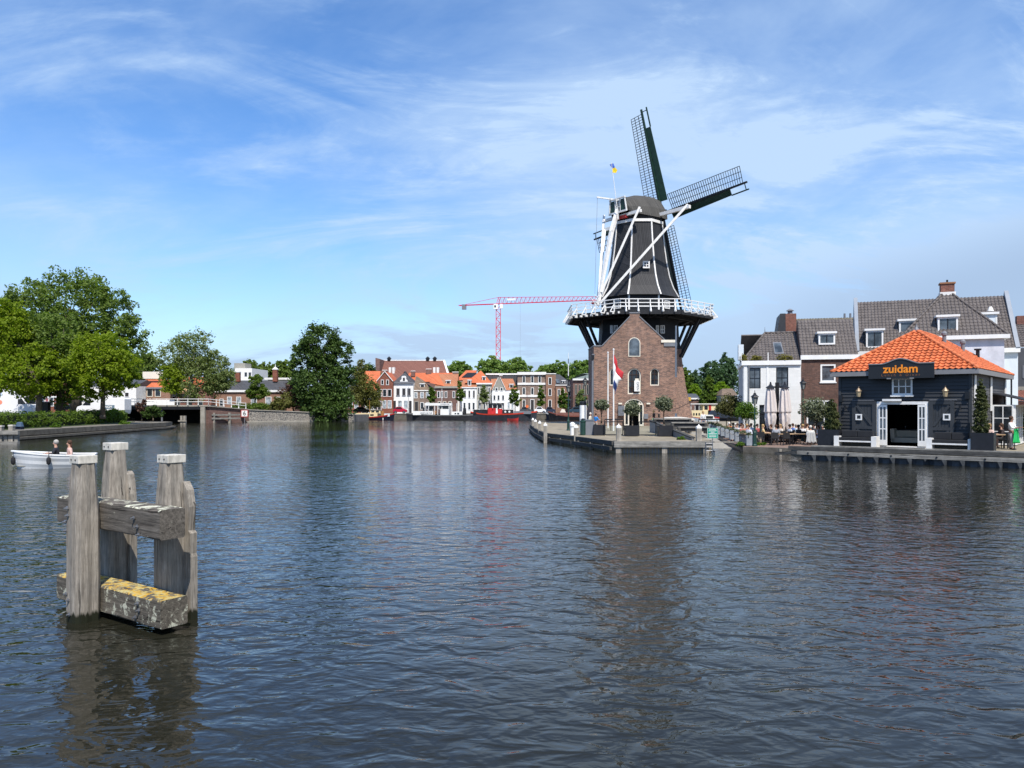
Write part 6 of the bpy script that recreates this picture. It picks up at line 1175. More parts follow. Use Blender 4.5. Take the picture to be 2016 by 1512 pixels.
# ================================================================== TREES
G_OAK = leafm('deep green leaves', (0.045, 0.085, 0.010), (0.135, 0.200, 0.028), .35, .35); G_MID = leafm('mid green leaves', (0.060, 0.105, 0.016), (0.175, 0.240, 0.052), .4, .3); G_LIM = leafm('yellow green leaves', (0.095, 0.150, 0.006), (0.255, 0.325, 0.022), .45, .4)
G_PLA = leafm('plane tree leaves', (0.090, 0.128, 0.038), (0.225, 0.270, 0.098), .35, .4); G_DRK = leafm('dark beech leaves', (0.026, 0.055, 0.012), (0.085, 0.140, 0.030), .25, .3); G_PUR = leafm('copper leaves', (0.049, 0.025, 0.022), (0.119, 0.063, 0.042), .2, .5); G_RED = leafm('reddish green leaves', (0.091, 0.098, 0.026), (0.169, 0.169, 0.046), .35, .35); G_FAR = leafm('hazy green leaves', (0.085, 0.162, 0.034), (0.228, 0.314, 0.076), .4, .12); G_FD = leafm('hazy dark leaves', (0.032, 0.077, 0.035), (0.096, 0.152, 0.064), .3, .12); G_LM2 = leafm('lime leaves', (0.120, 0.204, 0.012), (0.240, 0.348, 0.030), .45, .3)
def pxtree(label, D, basepx, z0, bl, n, size, lm, tr=.3, seed=0, th=None, **k):
    base = (X(basepx, D), D, z0); return tree(label, base, [hblob(*b[:4], D, base, dy=(b[4] if len(b) > 4 else 0)) for b in bl], n, size, lm, tr, th, seed, **k)
pxtree('very large bright green tree behind the two nearer trees on the left bank', 112, 150, 1.6, [(20, 120, 548, 690), (70, 215, 530, 680), (150, 262, 560, 720), (195, 286, 615, 735), (30, 200, 620, 760), (-10, 70, 575, 700)], 42000, .20, G_MID, .75, 21, 6, per=45, clump=.22, hollow=.6)
pxtree('wide green tree with a dark trunk behind the hedge, second trunk from the left edge', 90, 119, 1.6, [(30, 165, 640, 760), (75, 170, 690, 790), (20, 100, 670, 785), (50, 150, 612, 700)], 26000, .16, G_MID, .5, 22, 3.2, per=40, clump=.22, hollow=.6)
pxtree('green tree with slim dark trunk nearest the left edge behind the white van', 86, 76, 1.6, [(-60, 60, 610, 740), (-20, 120, 680, 780), (-40, 50, 590, 690), (-70, 10, 690, 790)], 26000, .16, G_LIM, .32, 23, 3.2, per=40, clump=.22, hollow=.6)
pxtree('round yellow green tree with slim trunk in front of the second white van', 88, 202, 1.6, [(140, 268, 680, 768), (150, 250, 655, 730), (140, 225, 700, 790), (208, 273, 712, 778)], 24000, .15, G_LIM, .26, 24, 3.0, per=40, clump=.22, hollow=.6)
pxtree('leafy branch mass of a tree cut by the left edge of the view', 100, -40, 1.6, [(-90, 30, 585, 700), (-60, 45, 620, 740)], 9000, .18, G_MID, .5, 25, 4)
pxtree('grey green plane tree with forked trunk behind the bridge railing', 134, 373, 2.0, [(308, 400, 665, 745), (345, 425, 645, 740), (385, 450, 690, 770), (330, 440, 700, 790), (312, 360, 720, 772), (400, 462, 718, 775)], 21000, .18, G_PLA, .42, 26, 3.4, barkm=MATS['bark_pale'], per=32, clump=.23, hollow=.5)
pxtree('small bright green tree with pale trunk left of the plane tree trunk', 130, 345, 2.0, [(318, 360, 716, 772)], 3500, .17, G_LIM, .12, 27, 2.5)
big = pxtree('huge dark green drooping tree standing at the water edge in the centre left', 143, 636, 1.1, [(590, 670, 634, 720), (573, 640, 660, 760), (640, 697, 660, 760), (580, 690, 700, 800), (604, 694, 752, 828, -1.5), (622, 690, 780, 833, -3)], 34000, .22, G_DRK, .7, 28, 4, droop=.7, per=42, clump=.25, hollow=.6)
pxtree('thin reddish green tree beside the huge dark tree', 156, 690, 1.15, [(690, 722, 706, 770), (695, 745, 740, 800), (700, 752, 765, 805), (686, 715, 740, 790)], 9000, .20, G_RED, .22, 29, 3, barkm=MATS['bark'], per=28, hollow=.3)
pxtree('dark green tree behind the roofs left of the church', 195, 722, 1.15, [(705, 745, 720, 760)], 3000, .3, G_DRK, .3, 30)
pxtree('dark purple copper shrub tree left of the huge dark tree', 146, 578, 1.6, [(548, 600, 752, 800), (560, 612, 770, 806)], 6500, .17, G_PUR, .15, 31, 1, name='copper_tree', hollow=.4)
pxtree('green dense small tree standing before the almshouse', 147, 503, 1.9, [(488, 520, 738, 775), (486, 528, 762, 786)], 5500, .17, G_OAK, .14, 32, 1.6)
def shrub(label, D, z0, bl, n, size, lm, seed): return pxtree(label, D, (bl[0][0] + bl[0][1]) / 2, z0, bl, n, size, lm, .06, seed, .3, name='shrub', cat='shrub', hollow=.35)
shrub('broad olive green shrub above the stone wall right of the number sign', 142, 1.8, [(538, 582, 776, 808), (528, 560, 790, 808)], 4500, .16, G_RED, 41); shrub('round bright green shrub at the foot of the huge dark tree', 141, 1.3, [(592, 620, 792, 816)], 2600, .16, G_MID, 42)
shrub('low clipped green hedge before the almshouse above the abutment', 144, 1.9, [(470, 545, 795, 806), (455, 500, 796, 806)], 3500, .15, G_OAK, 43)
shrub('dark round shrub on the rounded quay tip left of the bridge', 101, 1.0, [(283, 320, 798, 822), (278, 300, 806, 824)], 3200, .12, G_DRK, 44); shrub('reddish spiky shrub at the end of the left hedge', 102, 1.0, [(268, 290, 785, 812)], 1200, .12, G_PUR, 45)
# distant tree line, each its own tree
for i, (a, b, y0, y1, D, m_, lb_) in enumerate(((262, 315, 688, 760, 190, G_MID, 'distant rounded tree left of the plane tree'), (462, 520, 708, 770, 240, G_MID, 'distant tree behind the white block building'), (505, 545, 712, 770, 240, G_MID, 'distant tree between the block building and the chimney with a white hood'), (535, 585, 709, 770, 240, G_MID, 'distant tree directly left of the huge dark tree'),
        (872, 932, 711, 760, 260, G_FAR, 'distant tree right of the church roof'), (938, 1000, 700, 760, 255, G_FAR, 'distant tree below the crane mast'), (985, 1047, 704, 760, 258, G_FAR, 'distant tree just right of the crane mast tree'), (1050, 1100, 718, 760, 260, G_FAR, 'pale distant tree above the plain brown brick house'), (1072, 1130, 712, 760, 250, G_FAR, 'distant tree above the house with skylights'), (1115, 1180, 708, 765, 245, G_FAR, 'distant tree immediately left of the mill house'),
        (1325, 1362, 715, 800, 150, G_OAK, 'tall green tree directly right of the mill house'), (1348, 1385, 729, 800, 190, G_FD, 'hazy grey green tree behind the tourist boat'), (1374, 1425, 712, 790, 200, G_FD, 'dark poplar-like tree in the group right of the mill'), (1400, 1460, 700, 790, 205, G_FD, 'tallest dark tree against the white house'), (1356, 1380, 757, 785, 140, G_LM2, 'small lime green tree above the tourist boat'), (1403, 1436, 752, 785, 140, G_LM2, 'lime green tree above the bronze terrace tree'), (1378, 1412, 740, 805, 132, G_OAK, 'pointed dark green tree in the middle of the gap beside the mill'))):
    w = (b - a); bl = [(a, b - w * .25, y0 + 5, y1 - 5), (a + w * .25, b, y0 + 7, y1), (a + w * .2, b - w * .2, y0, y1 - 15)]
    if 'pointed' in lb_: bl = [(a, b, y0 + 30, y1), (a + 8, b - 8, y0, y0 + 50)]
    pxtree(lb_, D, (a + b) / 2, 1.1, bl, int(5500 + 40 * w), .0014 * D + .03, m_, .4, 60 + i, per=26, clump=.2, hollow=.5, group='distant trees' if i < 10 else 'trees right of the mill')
# quay trees in front of the far houses
for i, (px, y0, w, lb_) in enumerate(((850, 755, 13, 'slim quay tree in front of the mottled brown roofed house'), (905, 749, 13, 'slim quay tree left of the narrow white house'), (953, 752, 14, 'slim pale quay tree in front of the stone trimmed house'), (1014, 756, 16, 'slim quay tree at the corner of the white gabled house'), (1065, 758, 12, 'slim quay tree before the three storey grey house'), (1109, 762, 15, 'slim quay tree before the skylight house'), (1145, 763, 17, 'slim quay tree before the dark brick hall'))):
    pxtree(lb_, 159.5, px, 1.15, [(px - w * .62, px + w * .62, y0 + 16, y0 + 44), (px - w * .45, px + w * .45, y0 + 6, y0 + 30), (px - w / 4, px + w / 4, y0 - 2, y0 + 20)], 2700, .19, G_OAK if i not in (2, 6) else G_PLA, .08, 80 + i, 2.2, group='young trees along the far quay', hollow=.3)
# hedge on the left bank
hd = thing('hedge', 'long dense dark green clipped hedge along the left quay', 'hedge', (-48.6, 64, .82))
HP = [(-45.2, 52), (-46.2, 64), (-47.2, 76), (-48.3, 88), (-49.2, 95), (-51, 99.2)]
bl = []
for a, b in zip(HP, HP[1:]):
    for k in range(5): f = k / 5; bl.append((a[0] + (b[0] - a[0]) * f + 48.6, a[1] + (b[1] - a[1]) * f - 64, .75, .95, 1.6, .75 + .05 * math.sin(k * 2.3 + a[1])))
V, Q = leaves(52000, bl, .085, 3, .35, 30, hollow=.8); link('foliage', npmesh('foliage', V, Q, G_OAK), hd)
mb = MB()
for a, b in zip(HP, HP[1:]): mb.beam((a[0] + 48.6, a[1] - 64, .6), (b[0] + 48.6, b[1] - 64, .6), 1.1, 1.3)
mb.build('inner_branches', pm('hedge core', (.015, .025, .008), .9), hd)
for i, (px, D, lb_) in enumerate(((100, 76, 'tuft of green weeds hanging on the left quay wall nearest the boat'), (235, 88, 'tuft of green weeds hanging on the left quay wall near its far end'))):
    V, Q = leaves(700, [(0, 0, 0, .6, .35, .45)], .09, 5 + i, .4, 20, hollow=.1); t = tag(link('weed_tuft', npmesh('weed_tuft', V, Q, LF)), lb_, 'weeds'); t.location = (X(px, D) + .6, D, .85)
# ================================================================== VEHICLES
WPT = pm('white car paint', (.80, .80, .80), .25, .03, 1); CARG = glass('car glass', (.01, .012, .015)); TYR = RUBBER
def van(label, px0, px1, D, z0, face=1, big=True, group='white vans parked behind the left hedge'):
    L_ = X(px1, D) - X(px0, D); t = thing('van', label, 'van', (X((px0 + px1) / 2, D), D, z0), 0, group); f = face
    P = [(-.5, .35), (-.5, .93), (-.47, .98), (.20, 1.0), (.28, .95), (.385, .60), (.48, .52), (.5, .42), (.5, .2), (.48, .15), (-.48, .15)]
    Hh = 2.55; sl2 = [(f * x * L_, z * Hh) for x, z in P]
    MB().slab(sl2, -.95, .95).build('body', WPT, t, bevel=.06)
    MB().slab([(f * x * L_, z * Hh) for x, z in ((.205, .60), (.205, .84), (.285, .86), (.37, .60))], -.975, -.951).build('side_window', CARG, t)
    MB().add([(f * .292 * L_, -.85, .94 * Hh), (f * .292 * L_, .85, .94 * Hh), (f * .392 * L_, .85, .62 * Hh), (f * .392 * L_, -.85, .62 * Hh)], [(0, 1, 2, 3)]).build('windscreen', CARG, t, recalc=False)
    for x in (-.32, .34):
        w = MB().tube((f * x * L_, -.98, .36), (f * x * L_, -.72, .36), .36, n=18).build('wheel', TYR, t); MB().tube((f * x * L_, -1.0, .36), (f * x * L_, -.981, .36), .2, n=12).build('rim', STEEL, w)
    MB().box(f * .485 * L_ - .02, f * .485 * L_ + .03, -.85, -.55, 1.05, 1.25).build('headlight', GLW, t); MB().box(f * .485 * L_ - .02, f * .485 * L_ + .03, .55, .85, 1.05, 1.25).build('headlight', GLW, t)
    return t
v = van('white delivery van with a round orange emblem at the left edge', -22, 73, 96, 1.6); MB().tube((-.16 * 6, -.965, 1.75), (-.16 * 6, -.952, 1.75), .27, n=20).build('emblem', pm('salmon', (.75, .25, .15), .5), v)
v = van('white van with dark lettered panel behind the yellow green tree', 158, 252, 104, 1.45, -1); MB().box(.25, 1.9, -.965, -.952, 1.05, 1.55).build('panel', pm('blue grey', (.12, .18, .24), .5), v); text_mesh('lettering', 'NGM', .42, WHITE, v, wallM(1.1, -.975, 1.3), .01)
def car(label, px, D, z0, col, w=4.2, rz=0, name='parked_car', group='cars parked along the far quay'):
    t = thing(name, label, 'car', (X(px, D), D, z0), rz, group); m = pm('car paint ' + label[:12], col, .25, .03)
    P = [(-.5, .25), (-.5, .52), (-.46, .62), (-.36, .68), (-.24, .98), (.08, 1.0), (.25, .70), (.44, .60), (.5, .5), (.5, .22)]
    MB().slab([(x * w, z * 1.45) for x, z in P], -.82, .82).build('body', m, t, bevel=.05)
    MB().slab([(x * w, z * 1.45) for x, z in ((-.32, .68), (-.225, .92), (.06, .94), (.19, .69))], -.845, -.821).build('side_window', CARG, t)
    for x in (-.31, .31): q = MB().tube((x * w, -.85, .31), (x * w, -.62, .31), .31, n=14).build('wheel', TYR, t); MB().tube((x * w, -.87, .31), (x * w, -.851, .31), .18, n=10).build('rim', STEEL, q)
    return t
car('bright red small car on the quay between the cream boat and the white boat', 788, 158.5, 1.16, (.42, .01, .04), 2.8); car('dark grey car behind the cream cabin of the red and cream boat', 713, 158.5, 1.16, (.03, .04, .05), 3.4); car('white small car right of the red boat bow', 1063, 158.5, 1.16, (.78, .78, .78), 2.4); car('dark car behind the stern of the red boat roof', 1035, 158.6, 1.16, (.06, .07, .08), 2.6)
car('dark blue car by the bow of the brown boat', 1083, 158.6, 1.16, (.03, .04, .07), 2.2); car('dark blue green car behind the lamp posts left of the mill', 1138, 158.0, 1.16, (.03, .06, .09), 3.6)
# ------------------------------------------------------------------ boats
def hull(t, L_, B, hb, hm, m1, m2=None, name='hull', sheer=.35, draft=.4, rub=None, f=1, transom=.6):
    """pointed bow at +x (times f); hb height at bow, hm amidships; returns deck height function"""
    n = 14; rows = []
    for i in range(n + 1):
        s = i / n; x = (-.5 + s) * L_ * f
        w = B / 2 * (transom + (1 - transom) * min(1, s / .25)) if s < .25 else B / 2 * (1 - max(0, (s - .5) / .5) ** 2.2)
        w = max(w, .02); z = hm + (hb - hm) * max(0, (s - .35) / .65) ** 2 + (sheer * .4) * max(0, (.3 - s) / .3) ** 2
        rows.append((x, w, z))
    def band(z0f, z1f, mat, nm, out=0.0):
        V = []
        for x, w, z in rows:
            za, zb_ = z0f(z), z1f(z)
            for sy in (-1, 1):
                V += [(x + (z0f(z) - z) * .12 * f * (1 if x * f > .3 * L_ else 0), sy * (w * (.72 + .28 * min(1, max(0, (za + draft) / (z + draft)))) + out), za), (x, sy * (w * (.72 + .28 * min(1, (zb_ + draft) / (z + draft))) + out), zb_)]
        Q = []
        for i in range(n):
            a, b = i * 4, (i + 1) * 4; Q += [(a, b, b + 1, a + 1), (a + 2, a + 3, b + 3, b + 2)]
        Q += [(0, 1, 3, 2), (n * 4, n * 4 + 2, n * 4 + 3, n * 4 + 1)]
        me = bpy.data.meshes.new(nm); me.from_pydata(V, [], Q); me.materials.append(mat); return link(nm, me, t)
    h_ = band(lambda z: -draft, lambda z: z - (.22 if m2 else 0), m1, name)
    if m2: band(lambda z: z - .22, lambda z: z + .02, m2, 'sheer_strake', .03)
    V = []; 
    for x, w, z in rows: V += [(x, -w * .97, z - .06), (x, w * .97, z - .06)]
    me = bpy.data.meshes.new('deck'); me.from_pydata(V, [], [(2 * i, 2 * i + 1, 2 * i + 3, 2 * i + 2) for i in range(n)]); me.materials.append(MATS['deck grey'] if name != 'open' else m1); link('deck', me, t)
    return rows
pm('deck grey', (.16, .15, .14), .8)
def fender(t, x, y, z, m=None): MB().tube((x, y, z + .5), (x, y, z), .012).lathe([(.02, -.5), (.09, -.44), (.12, -.25), (.09, -.06), (.02, 0)], 10).build('fender', m or RUBBER, t) if False else None
NAV = pm('navy hull paint', (.012, .015, .03), .35, .2); BLKH = pm('black hull paint', (.018, .018, .02), .4, .25); RHU = pm('red hull band', (.45, .035, .03), .4, .1); CRM = pm('cream cabin paint', (.72, .60, .36), .45, .06)
def cabin(t, x0, x1, y, z0, z1, m, name='cabin', wins=(), wz=None, taper=.0):
    o = MB().slab([(x0, z0), (x1, z0), (x1 - taper, z1), (x0 + taper, z1)], -y, y).build(name, m, t)
    for a, b in wins: w_ = MB().box(a, b, -y - .03, -y - .003, (wz or (z0 + .3, z1 - .2))[0], (wz or (z0 + .3, z1 - .2))[1]).build('window', GLS, o)
    return o
D = 152.5
b = thing('cabin_barge', 'cream cabin boat with red gunwale and navy hull moored left of the red car', 'boat', (X(736.5, D), D, 0)); hull(b, 8.1, 2.6, 1.35, .62, NAV, RHU, f=1)
cabin(b, -3.5, .8, .95, .62, 1.35, CRM, wins=((-2.2, -1.3), (-.6, .1)), wz=(.85, 1.15)); cabin(b, -.6, 1.4, .85, 1.36, 1.95, CRM, 'wheelhouse', wins=((-.4, .2), (.5, 1.1)), wz=(1.5, 1.85)); MB().box(-.8, 1.6, -.95, .95, 1.953, 2.03).build('wheelhouse_roof', STU, b); MB().box(1.45, 2.0, -.5, -.1, .6, 1.75).build('cabin_door', pm('varnished wood', (.35, .17, .06), .4), b); MB().box(2.1, 3.2, -.7, .7, .7, 1.25).build('fore_cabin', PLW, b); MB().tube((-.9, 0, 1.3), (-.9, 0, 3.9), .05, .03).build('mast', MATS['varnished wood'], b)
for x in (-1.0, 2.0): MB().tube((x, -1.42, .05), (x, -1.42, .45), .09, n=8).build('fender', RUBBER if x < 0 else WHITE, b)
b = thing('passenger_boat', 'white open-sided passenger boat with a long white canopy and black hull', 'boat', (X(866, D), D, 0)); hull(b, 13.4, 3.2, 1.45, 1.0, pm('dark grey hull', (.035, .035, .04), .5, .3), pm('worn grey strake', (.20, .20, .20), .6, .3), f=-1)
cabin(b, -5.2, -1.2, 1.2, 1.0, 1.75, WHITE, 'fore_cabin'); text_mesh('lettering', 'COFFEE & PUB', .36, GREY, b, wallM(-2.6, -1.22, 1.36), .004); cabin(b, .2, 1.9, 1.2, 1.0, 2.15, WHITE, 'cabin'); MB().box(-2.9, 2.4, -1.35, 1.35, 2.85, 3.35).build('canopy', WHITE, b); text_mesh('canopy_lettering', 'COFFEE PUB', .32, GREY, b, wallM(1.1, -1.37, 3.1), 0)
for x in (-2.8, -2.1, -.9, -.3, 1.9, 2.3): MB().tube((x, -1.25, 1.0), (x, -1.25, 2.85), .07).build('canopy_post', WHITE, b); MB().tube((x, 1.25, 1.0), (x, 1.25, 2.85), .07).build('canopy_post', WHITE, b)
cabin(b, -.1, 1.9, 1.1, 2.153, 2.85, WHITE, 'wheelhouse', wins=((.0, .45), (.6, 1.8)), wz=(2.2, 2.75)); cabin(b, -2.3, -1.3, .9, 1.75, 2.75, GREY, 'glazed_screen', wins=((-2.2, -1.4),), wz=(1.85, 2.65)); cabin(b, 2.4, 4.5, 1.0, 1.0, 1.65, WHITE, 'rear_cabin', wins=((3.0, 3.3), (3.5, 3.9)), wz=(1.15, 1.4)); MB().tube((.4, 0, 3.3), (.4, 0, 6.2), .04, .03).build('mast', WHITE, b); MB().tube((-6.2, 0, 1.2), (-6.2, 0, 6.6), .05, .03).build('bow_mast', GREY, b); MB().tube((3.4, -.8, 1.6), (3.4, -.8, 3.3), .05).build('rear_mast', WHITE, b)
MB().box(-1.1, -.6, -1.3, -1.23, 1.1, 1.85).build('figure_board', pm('varnished wood', (.35, .17, .06)), b); MB().lathe([(.3, 1.0), (.36, 1.2), (.3, 2.3), (.1, 2.5)], 10, c=(4.9, 0)).build('covered_gear', BLACK, b); MB().lathe([(.3, 1.75), (.34, 2.0), (.2, 2.5)], 10, c=(-3.1, 0)).build('covered_gear', BLACK, b)
b = thing('red_barge', 'long dark barge with bright red gunwale and red wheelhouse under a flat black roof', 'boat', (X(992, D), D, 0)); hull(b, 13.2, 3.2, 1.75, 1.2, pm('slate hull', (.035, .038, .048), .5, .3), pm('bright red strake', (.62, .06, .03), .4), f=1, sheer=1.2)
cabin(b, -6.0, -3.2, 1.2, 1.25, 2.05, BLKH, 'rear_cabin', wins=((-5.0, -4.2),), wz=(1.45, 1.75)); cabin(b, -3.15, -1.6, 1.15, 1.2, 2.35, pm('bright red cabin', (.55, .03, .03), .4), 'wheelhouse'); cabin(b, -1.2, -.3, 1.1, 1.2, 2.2, MATS['bright red cabin'], 'red_cabin'); cabin(b, -.25, 1.9, 1.2, 1.2, 2.05, BLKH, 'fore_cabin'); cabin(b, 1.95, 5.4, 1.1, 1.2, 1.75, GREY, 'hatch')
MB().box(-4.9, -.0, -1.4, 1.4, 3.25, 3.37).build('flat_roof', BLACK, b)
for x in (-4.7, -3.4, -2.2, -1.3, -.2):
    for y in (-1.15, 1.05): MB().box(x - .06, x + .06, y, y + .1, 1.9, 3.25).build('roof_post', OLDW, b)
MB().box(-3.0, -.5, -1.0, 1.0, 2.36, 3.2).build('wheelhouse_glass', CARG, b)
for x in (.3, 1.1): MB().tube((x, -1.24, 1.65), (x, -1.17, 1.65), .2, n=14).build('porthole', OLDW, b)
MB().tube((4.6, 0, 1.6), (4.6, 0, 6.6), .07, .04).build('mast', BRK_RED, b); MB().tube((4.6, -.1, 2.7), (4.6, .1, 2.7), .3, n=12).build('lifebuoy', pm('orange buoy', (.7, .15, .04), .5), b)
dn = thing('dinghy', 'small red dinghy tied alongside the red barge', 'boat', (X(1010, 150), 150.2, 0)); hull(dn, 2.2, .8, .55, .26, RHU, f=1, draft=.02)
b = thing('brown_barge', 'brown decked barge with dark bow beside the lamp posts', 'boat', (X(1117, D), D, 0)); hull(b, 7.6, 2.8, 1.75, .85, BLKH, pm('worn red brown', (.30, .10, .07), .6), f=-1); MB().slab([(-2.4, .9), (3.4, .85), (3.2, 1.4), (-1.8, 1.5)], -1.0, 1.0).build('hatch_cover', pm('brown tarpaulin', (.20, .09, .07), .8), b); MB().slab([(-1.5, 1.4), (-.3, 1.4), (-.6, 2.1), (-1.1, 2.2)], -.4, .4).build('canvas', CREAM, b)
mt = MB().tube((.2, 0, .9), (.2, 0, Z(740, D)), .12, .08).build('mast', BLACK, b); MB().tube((.2, 0, Z(740, D)), (.2, 0, Z(716, D)), .09, .07).tube((.2, 0, Z(706, D)), (.2, 0, Z(694, D)), .06, .03).build('mast_top', WHITE, mt); MB().tube((.2, 0, Z(716, D)), (.2, 0, Z(706, D)), .075, .06).build('mast_band', BLACK, mt)
b = thing('dark_boat', 'dark navy boat bow moored beside the brown barge', 'boat', (X(1093, 154), 154.2, 0)); hull(b, 3.8, 1.8, 1.5, .9, NAV, OLDW, f=-1); MB().box(-.2, 1.4, -.6, .6, .9, 1.3).build('hatch', GREY, b)
D = 116
b = thing('tourist_boat', 'yellow tourist boat with red gunwale, seen right of the mill base', 'boat', (X(1377, D), D, 0)); hull(b, 5.6, 2.6, 1.55, 1.05, PLW, RHU, f=-1); cabin(b, -2.0, 1.0, 1.1, 1.06, 2.2, CRM, wins=((-1.6, -1.4), (-1.2, -1.0), (-.8, -.6), (-.4, -.2)), wz=(1.45, 1.8)); cabin(b, .3, 2.2, 1.0, 2.2, 3.1, CRM, 'wheelhouse', wins=((.5, 1.0),), wz=(2.3, 2.9)); MB().box(-1.6, 2.4, -1.2, 1.2, 3.1, 3.22).build('roof', OLDW, b); MB().box(1.15, 1.5, -1.05, -1.003, 2.2, 3.08).build('red_door', REDP, b)
for x in (-1.5, -.9, -.3): MB().tube((x, -1.0, 2.2), (x, -1.0, 3.1), .04).build('roof_post', WHITE, b)
b = thing('motor_boat', 'small pale blue motor boat with a dark windscreen right of the yellow boat', 'boat', (X(1392, 108), 109.3, 0)); hull(b, 3.6, 1.7, 1.3, .95, PLW, f=-1); cabin(b, -.3, 1.3, .7, .95, 1.6, WHITE, wins=((0, 1.0),), wz=(1.1, 1.45), taper=.3)
b = thing('dark_barge', 'dark covered barge moored behind the bronze terrace tree', 'boat', (X(1422, 120), 120, 0)); hull(b, 6.5, 2.6, 1.4, 1.0, BLKH, f=-1); MB().slab([(-2.4, 1.0), (2.4, 1.0), (1.6, 2.3), (-1.4, 2.3)], -1, 1).build('tarpaulin', pm('dark blue tarpaulin', (.02, .03, .05), .7), b)
h = House('low dark roofed canal house beyond the tourist boat', 1355, 1378, 135, 1.1, BR3, 784, 6); h.side(775, SLT); h.cornice(WHITE, .2, .2); MB().box(h.x(1352), h.x(1359), -.5, -.1, h.z(789), h.z(782)).build('yellow_shutter', pm('ochre', (.6, .36, .05), .6), h.t)
h = House('grey gabled house peeping above the bronze terrace tree', 1420, 1452, 128, 1.1, STU, 779, 6); h.side(765, BRT, hip=(1, 0)); h.row((1432, 1446), 4, 781, 790)
h = House('long white shed row along the water right of the pointed tree', 1395, 1432, 134, 1.1, OLDW, 789, 5); h.side(783, SLT)
kind(MB().prism([(26, 124.5), (90, 120), (90, 155), (26, 155)], -1, 1.1).build('canal_bank', GQUAY), 'structure')
# ------------------------------------------------------------------ crane
RED = pm('crane red', (.60, .018, .05), .5, .08); D = 350
cr = thing('tower_crane', 'tall red lattice tower crane with white cab rising behind the far trees', 'crane', (X(981, D), D, 0))
H_ = Z(601, D); mb = MB(); w = 1.0
for sx_ in (-1, 1):
    for sy in (-1, 1): mb.beam((sx_ * w, sy * w, 0), (sx_ * w, sy * w, H_), .24)
k = 0; z = 0
while z < H_ - 2:
    s_ = 1 if k % 2 else -1
    for a, b_ in (((-s_ * w, -w), (s_ * w, -w)), ((w, -s_ * w), (w, s_ * w)), ((-s_ * w, w), (s_ * w, w))): mb.beam((*a, z), (*b_, z + 2.0), .12)
    mb.beam((-w, -w, z), (w, -w, z), .14); z += 2.0; k += 1
mb.build('mast', RED, cr)
jd = Vector((44, -13, 0)).normalized()
JZ = H_ + .6; mb = MB(); jn = Vector((-jd.y, jd.x, 0)); Lj = 50
lo1 = lambda s: jd * s + jn * .7 + Vector((0, 0, JZ)); lo2 = lambda s: jd * s - jn * .7 + Vector((0, 0, JZ)); hi_ = lambda s: jd * s + Vector((0, 0, JZ + 3.0 - 1.6 * s / Lj))
mb.beam(lo1(-1), lo1(Lj), .22).beam(lo2(-1), lo2(Lj), .22).beam(hi_(0), hi_(Lj), .22)
for k in range(25):
    s = k * 2.0; mb.beam(lo2(s), hi_(s + 1), .10).beam(hi_(s + 1), lo2(s + 2), .10).beam(lo1(s), hi_(s + 1), .10)
mb.build('jib', RED, cr); mb = MB()
mb.beam(lo1(0), lo1(-19), .3).beam(lo2(0), lo2(-19), .3).beam(hi_(0), lo1(-16) + Vector((0, 0, .5)), .15)
for k in range(9): mb.beam(lo1(-k * 2), lo2(-k * 2 - 2), .12)
mb.build('counter_jib', RED, cr); MB().box(-1, 1, -1, 1, -1, 1.2).build('counterweight', GREY, cr).location = tuple(jd * -16.5 + Vector((0, 0, JZ - .9)))
MB().beam((-.9, 0, H_ + .3), (0, 0, H_ + 3.5), .2).beam((.9, 0, H_ + .3), (0, 0, H_ + 3.5), .2).build('apex', RED, cr)
c_ = MB().box(-2.1, -.2, -1.6, -.6, H_ - 1.9, H_ + .4).build('cab', WHITE, cr); MB().box(-1.8, -1.0, -1.63, -1.603, H_ - 1.2, H_ - .2).build('cab_window', GLS, c_); MB().box(.8, 2.1, -1.5, -.5, H_ - 1.6, H_ + .4).build('switch_box', WHITE, cr)
MB().beam(tuple(jd * 10.4 + Vector((0, 0, JZ - .3))), tuple(jd * 10.4 + Vector((0, 0, JZ - 26))), .06).build('hoist_cable', GREY, cr); MB().beam(tuple(jd * 4.5 - jn * .9 + Vector((0, 0, JZ + 1.7))), tuple(jd * 8.5 - jn * .9 + Vector((0, 0, JZ + 1.7))), .1, .9).build('name_board', WHITE, cr)
# ================================================================== SLOOP
SL = pm('white sloop gelcoat', (.66, .68, .69), .35, .05, 1); D0 = 37.6
bow = Vector((X(24, 37.2), 37.2, 0)); stn = Vector((X(187, 38.6), 38.6, 0)); mid = (bow + stn) / 2; Ls = (stn - bow).length; rzb = math.atan2(-(bow - stn).y, -(bow - stn).x)
sp = thing('sloop', 'white clinker sloop with two people and black fenders heading left', 'boat', (mid.x, mid.y, 0), rzb)
n = 18; rows = []
for i in range(n + 1):
    s = i / n; x = (.5 - s) * Ls; w = .95 * (.72 + .28 * min(1, s / .3)) if s < .3 else .95 * (1 - max(0, (s - .45) / .55) ** 2.3)
    rows.append((x, max(w, .015), .60 + .24 * max(0, (s - .2) / .8) ** 1.6))
V = []; K_ = 7
for x, w, z in rows:
    for side_ in (-1, 1):
        for k in range(K_):
            f = k / (K_ - 1); zz_ = -.25 + (z + .25) * f; ww = w * (.55 + .45 * f ** .6); lap = .018 * ((k % 2))
            V.append((x + (1 - f) * .55 * max(0, (-x / Ls - .25)) * 2, side_ * (ww + lap), zz_))
Q = []
for i in range(n):
    for s_ in (0, 1):
        for k in range(K_ - 1):
            a = (i * 2 + s_) * K_ + k; b = ((i + 1) * 2 + s_) * K_ + k; Q.append((a, b, b + 1, a + 1))
for i in (0, n): Q += [((i * 2) * K_ + k, (i * 2) * K_ + k + 1, (i * 2 + 1) * K_ + k + 1, (i * 2 + 1) * K_ + k) for k in range(K_ - 1)]
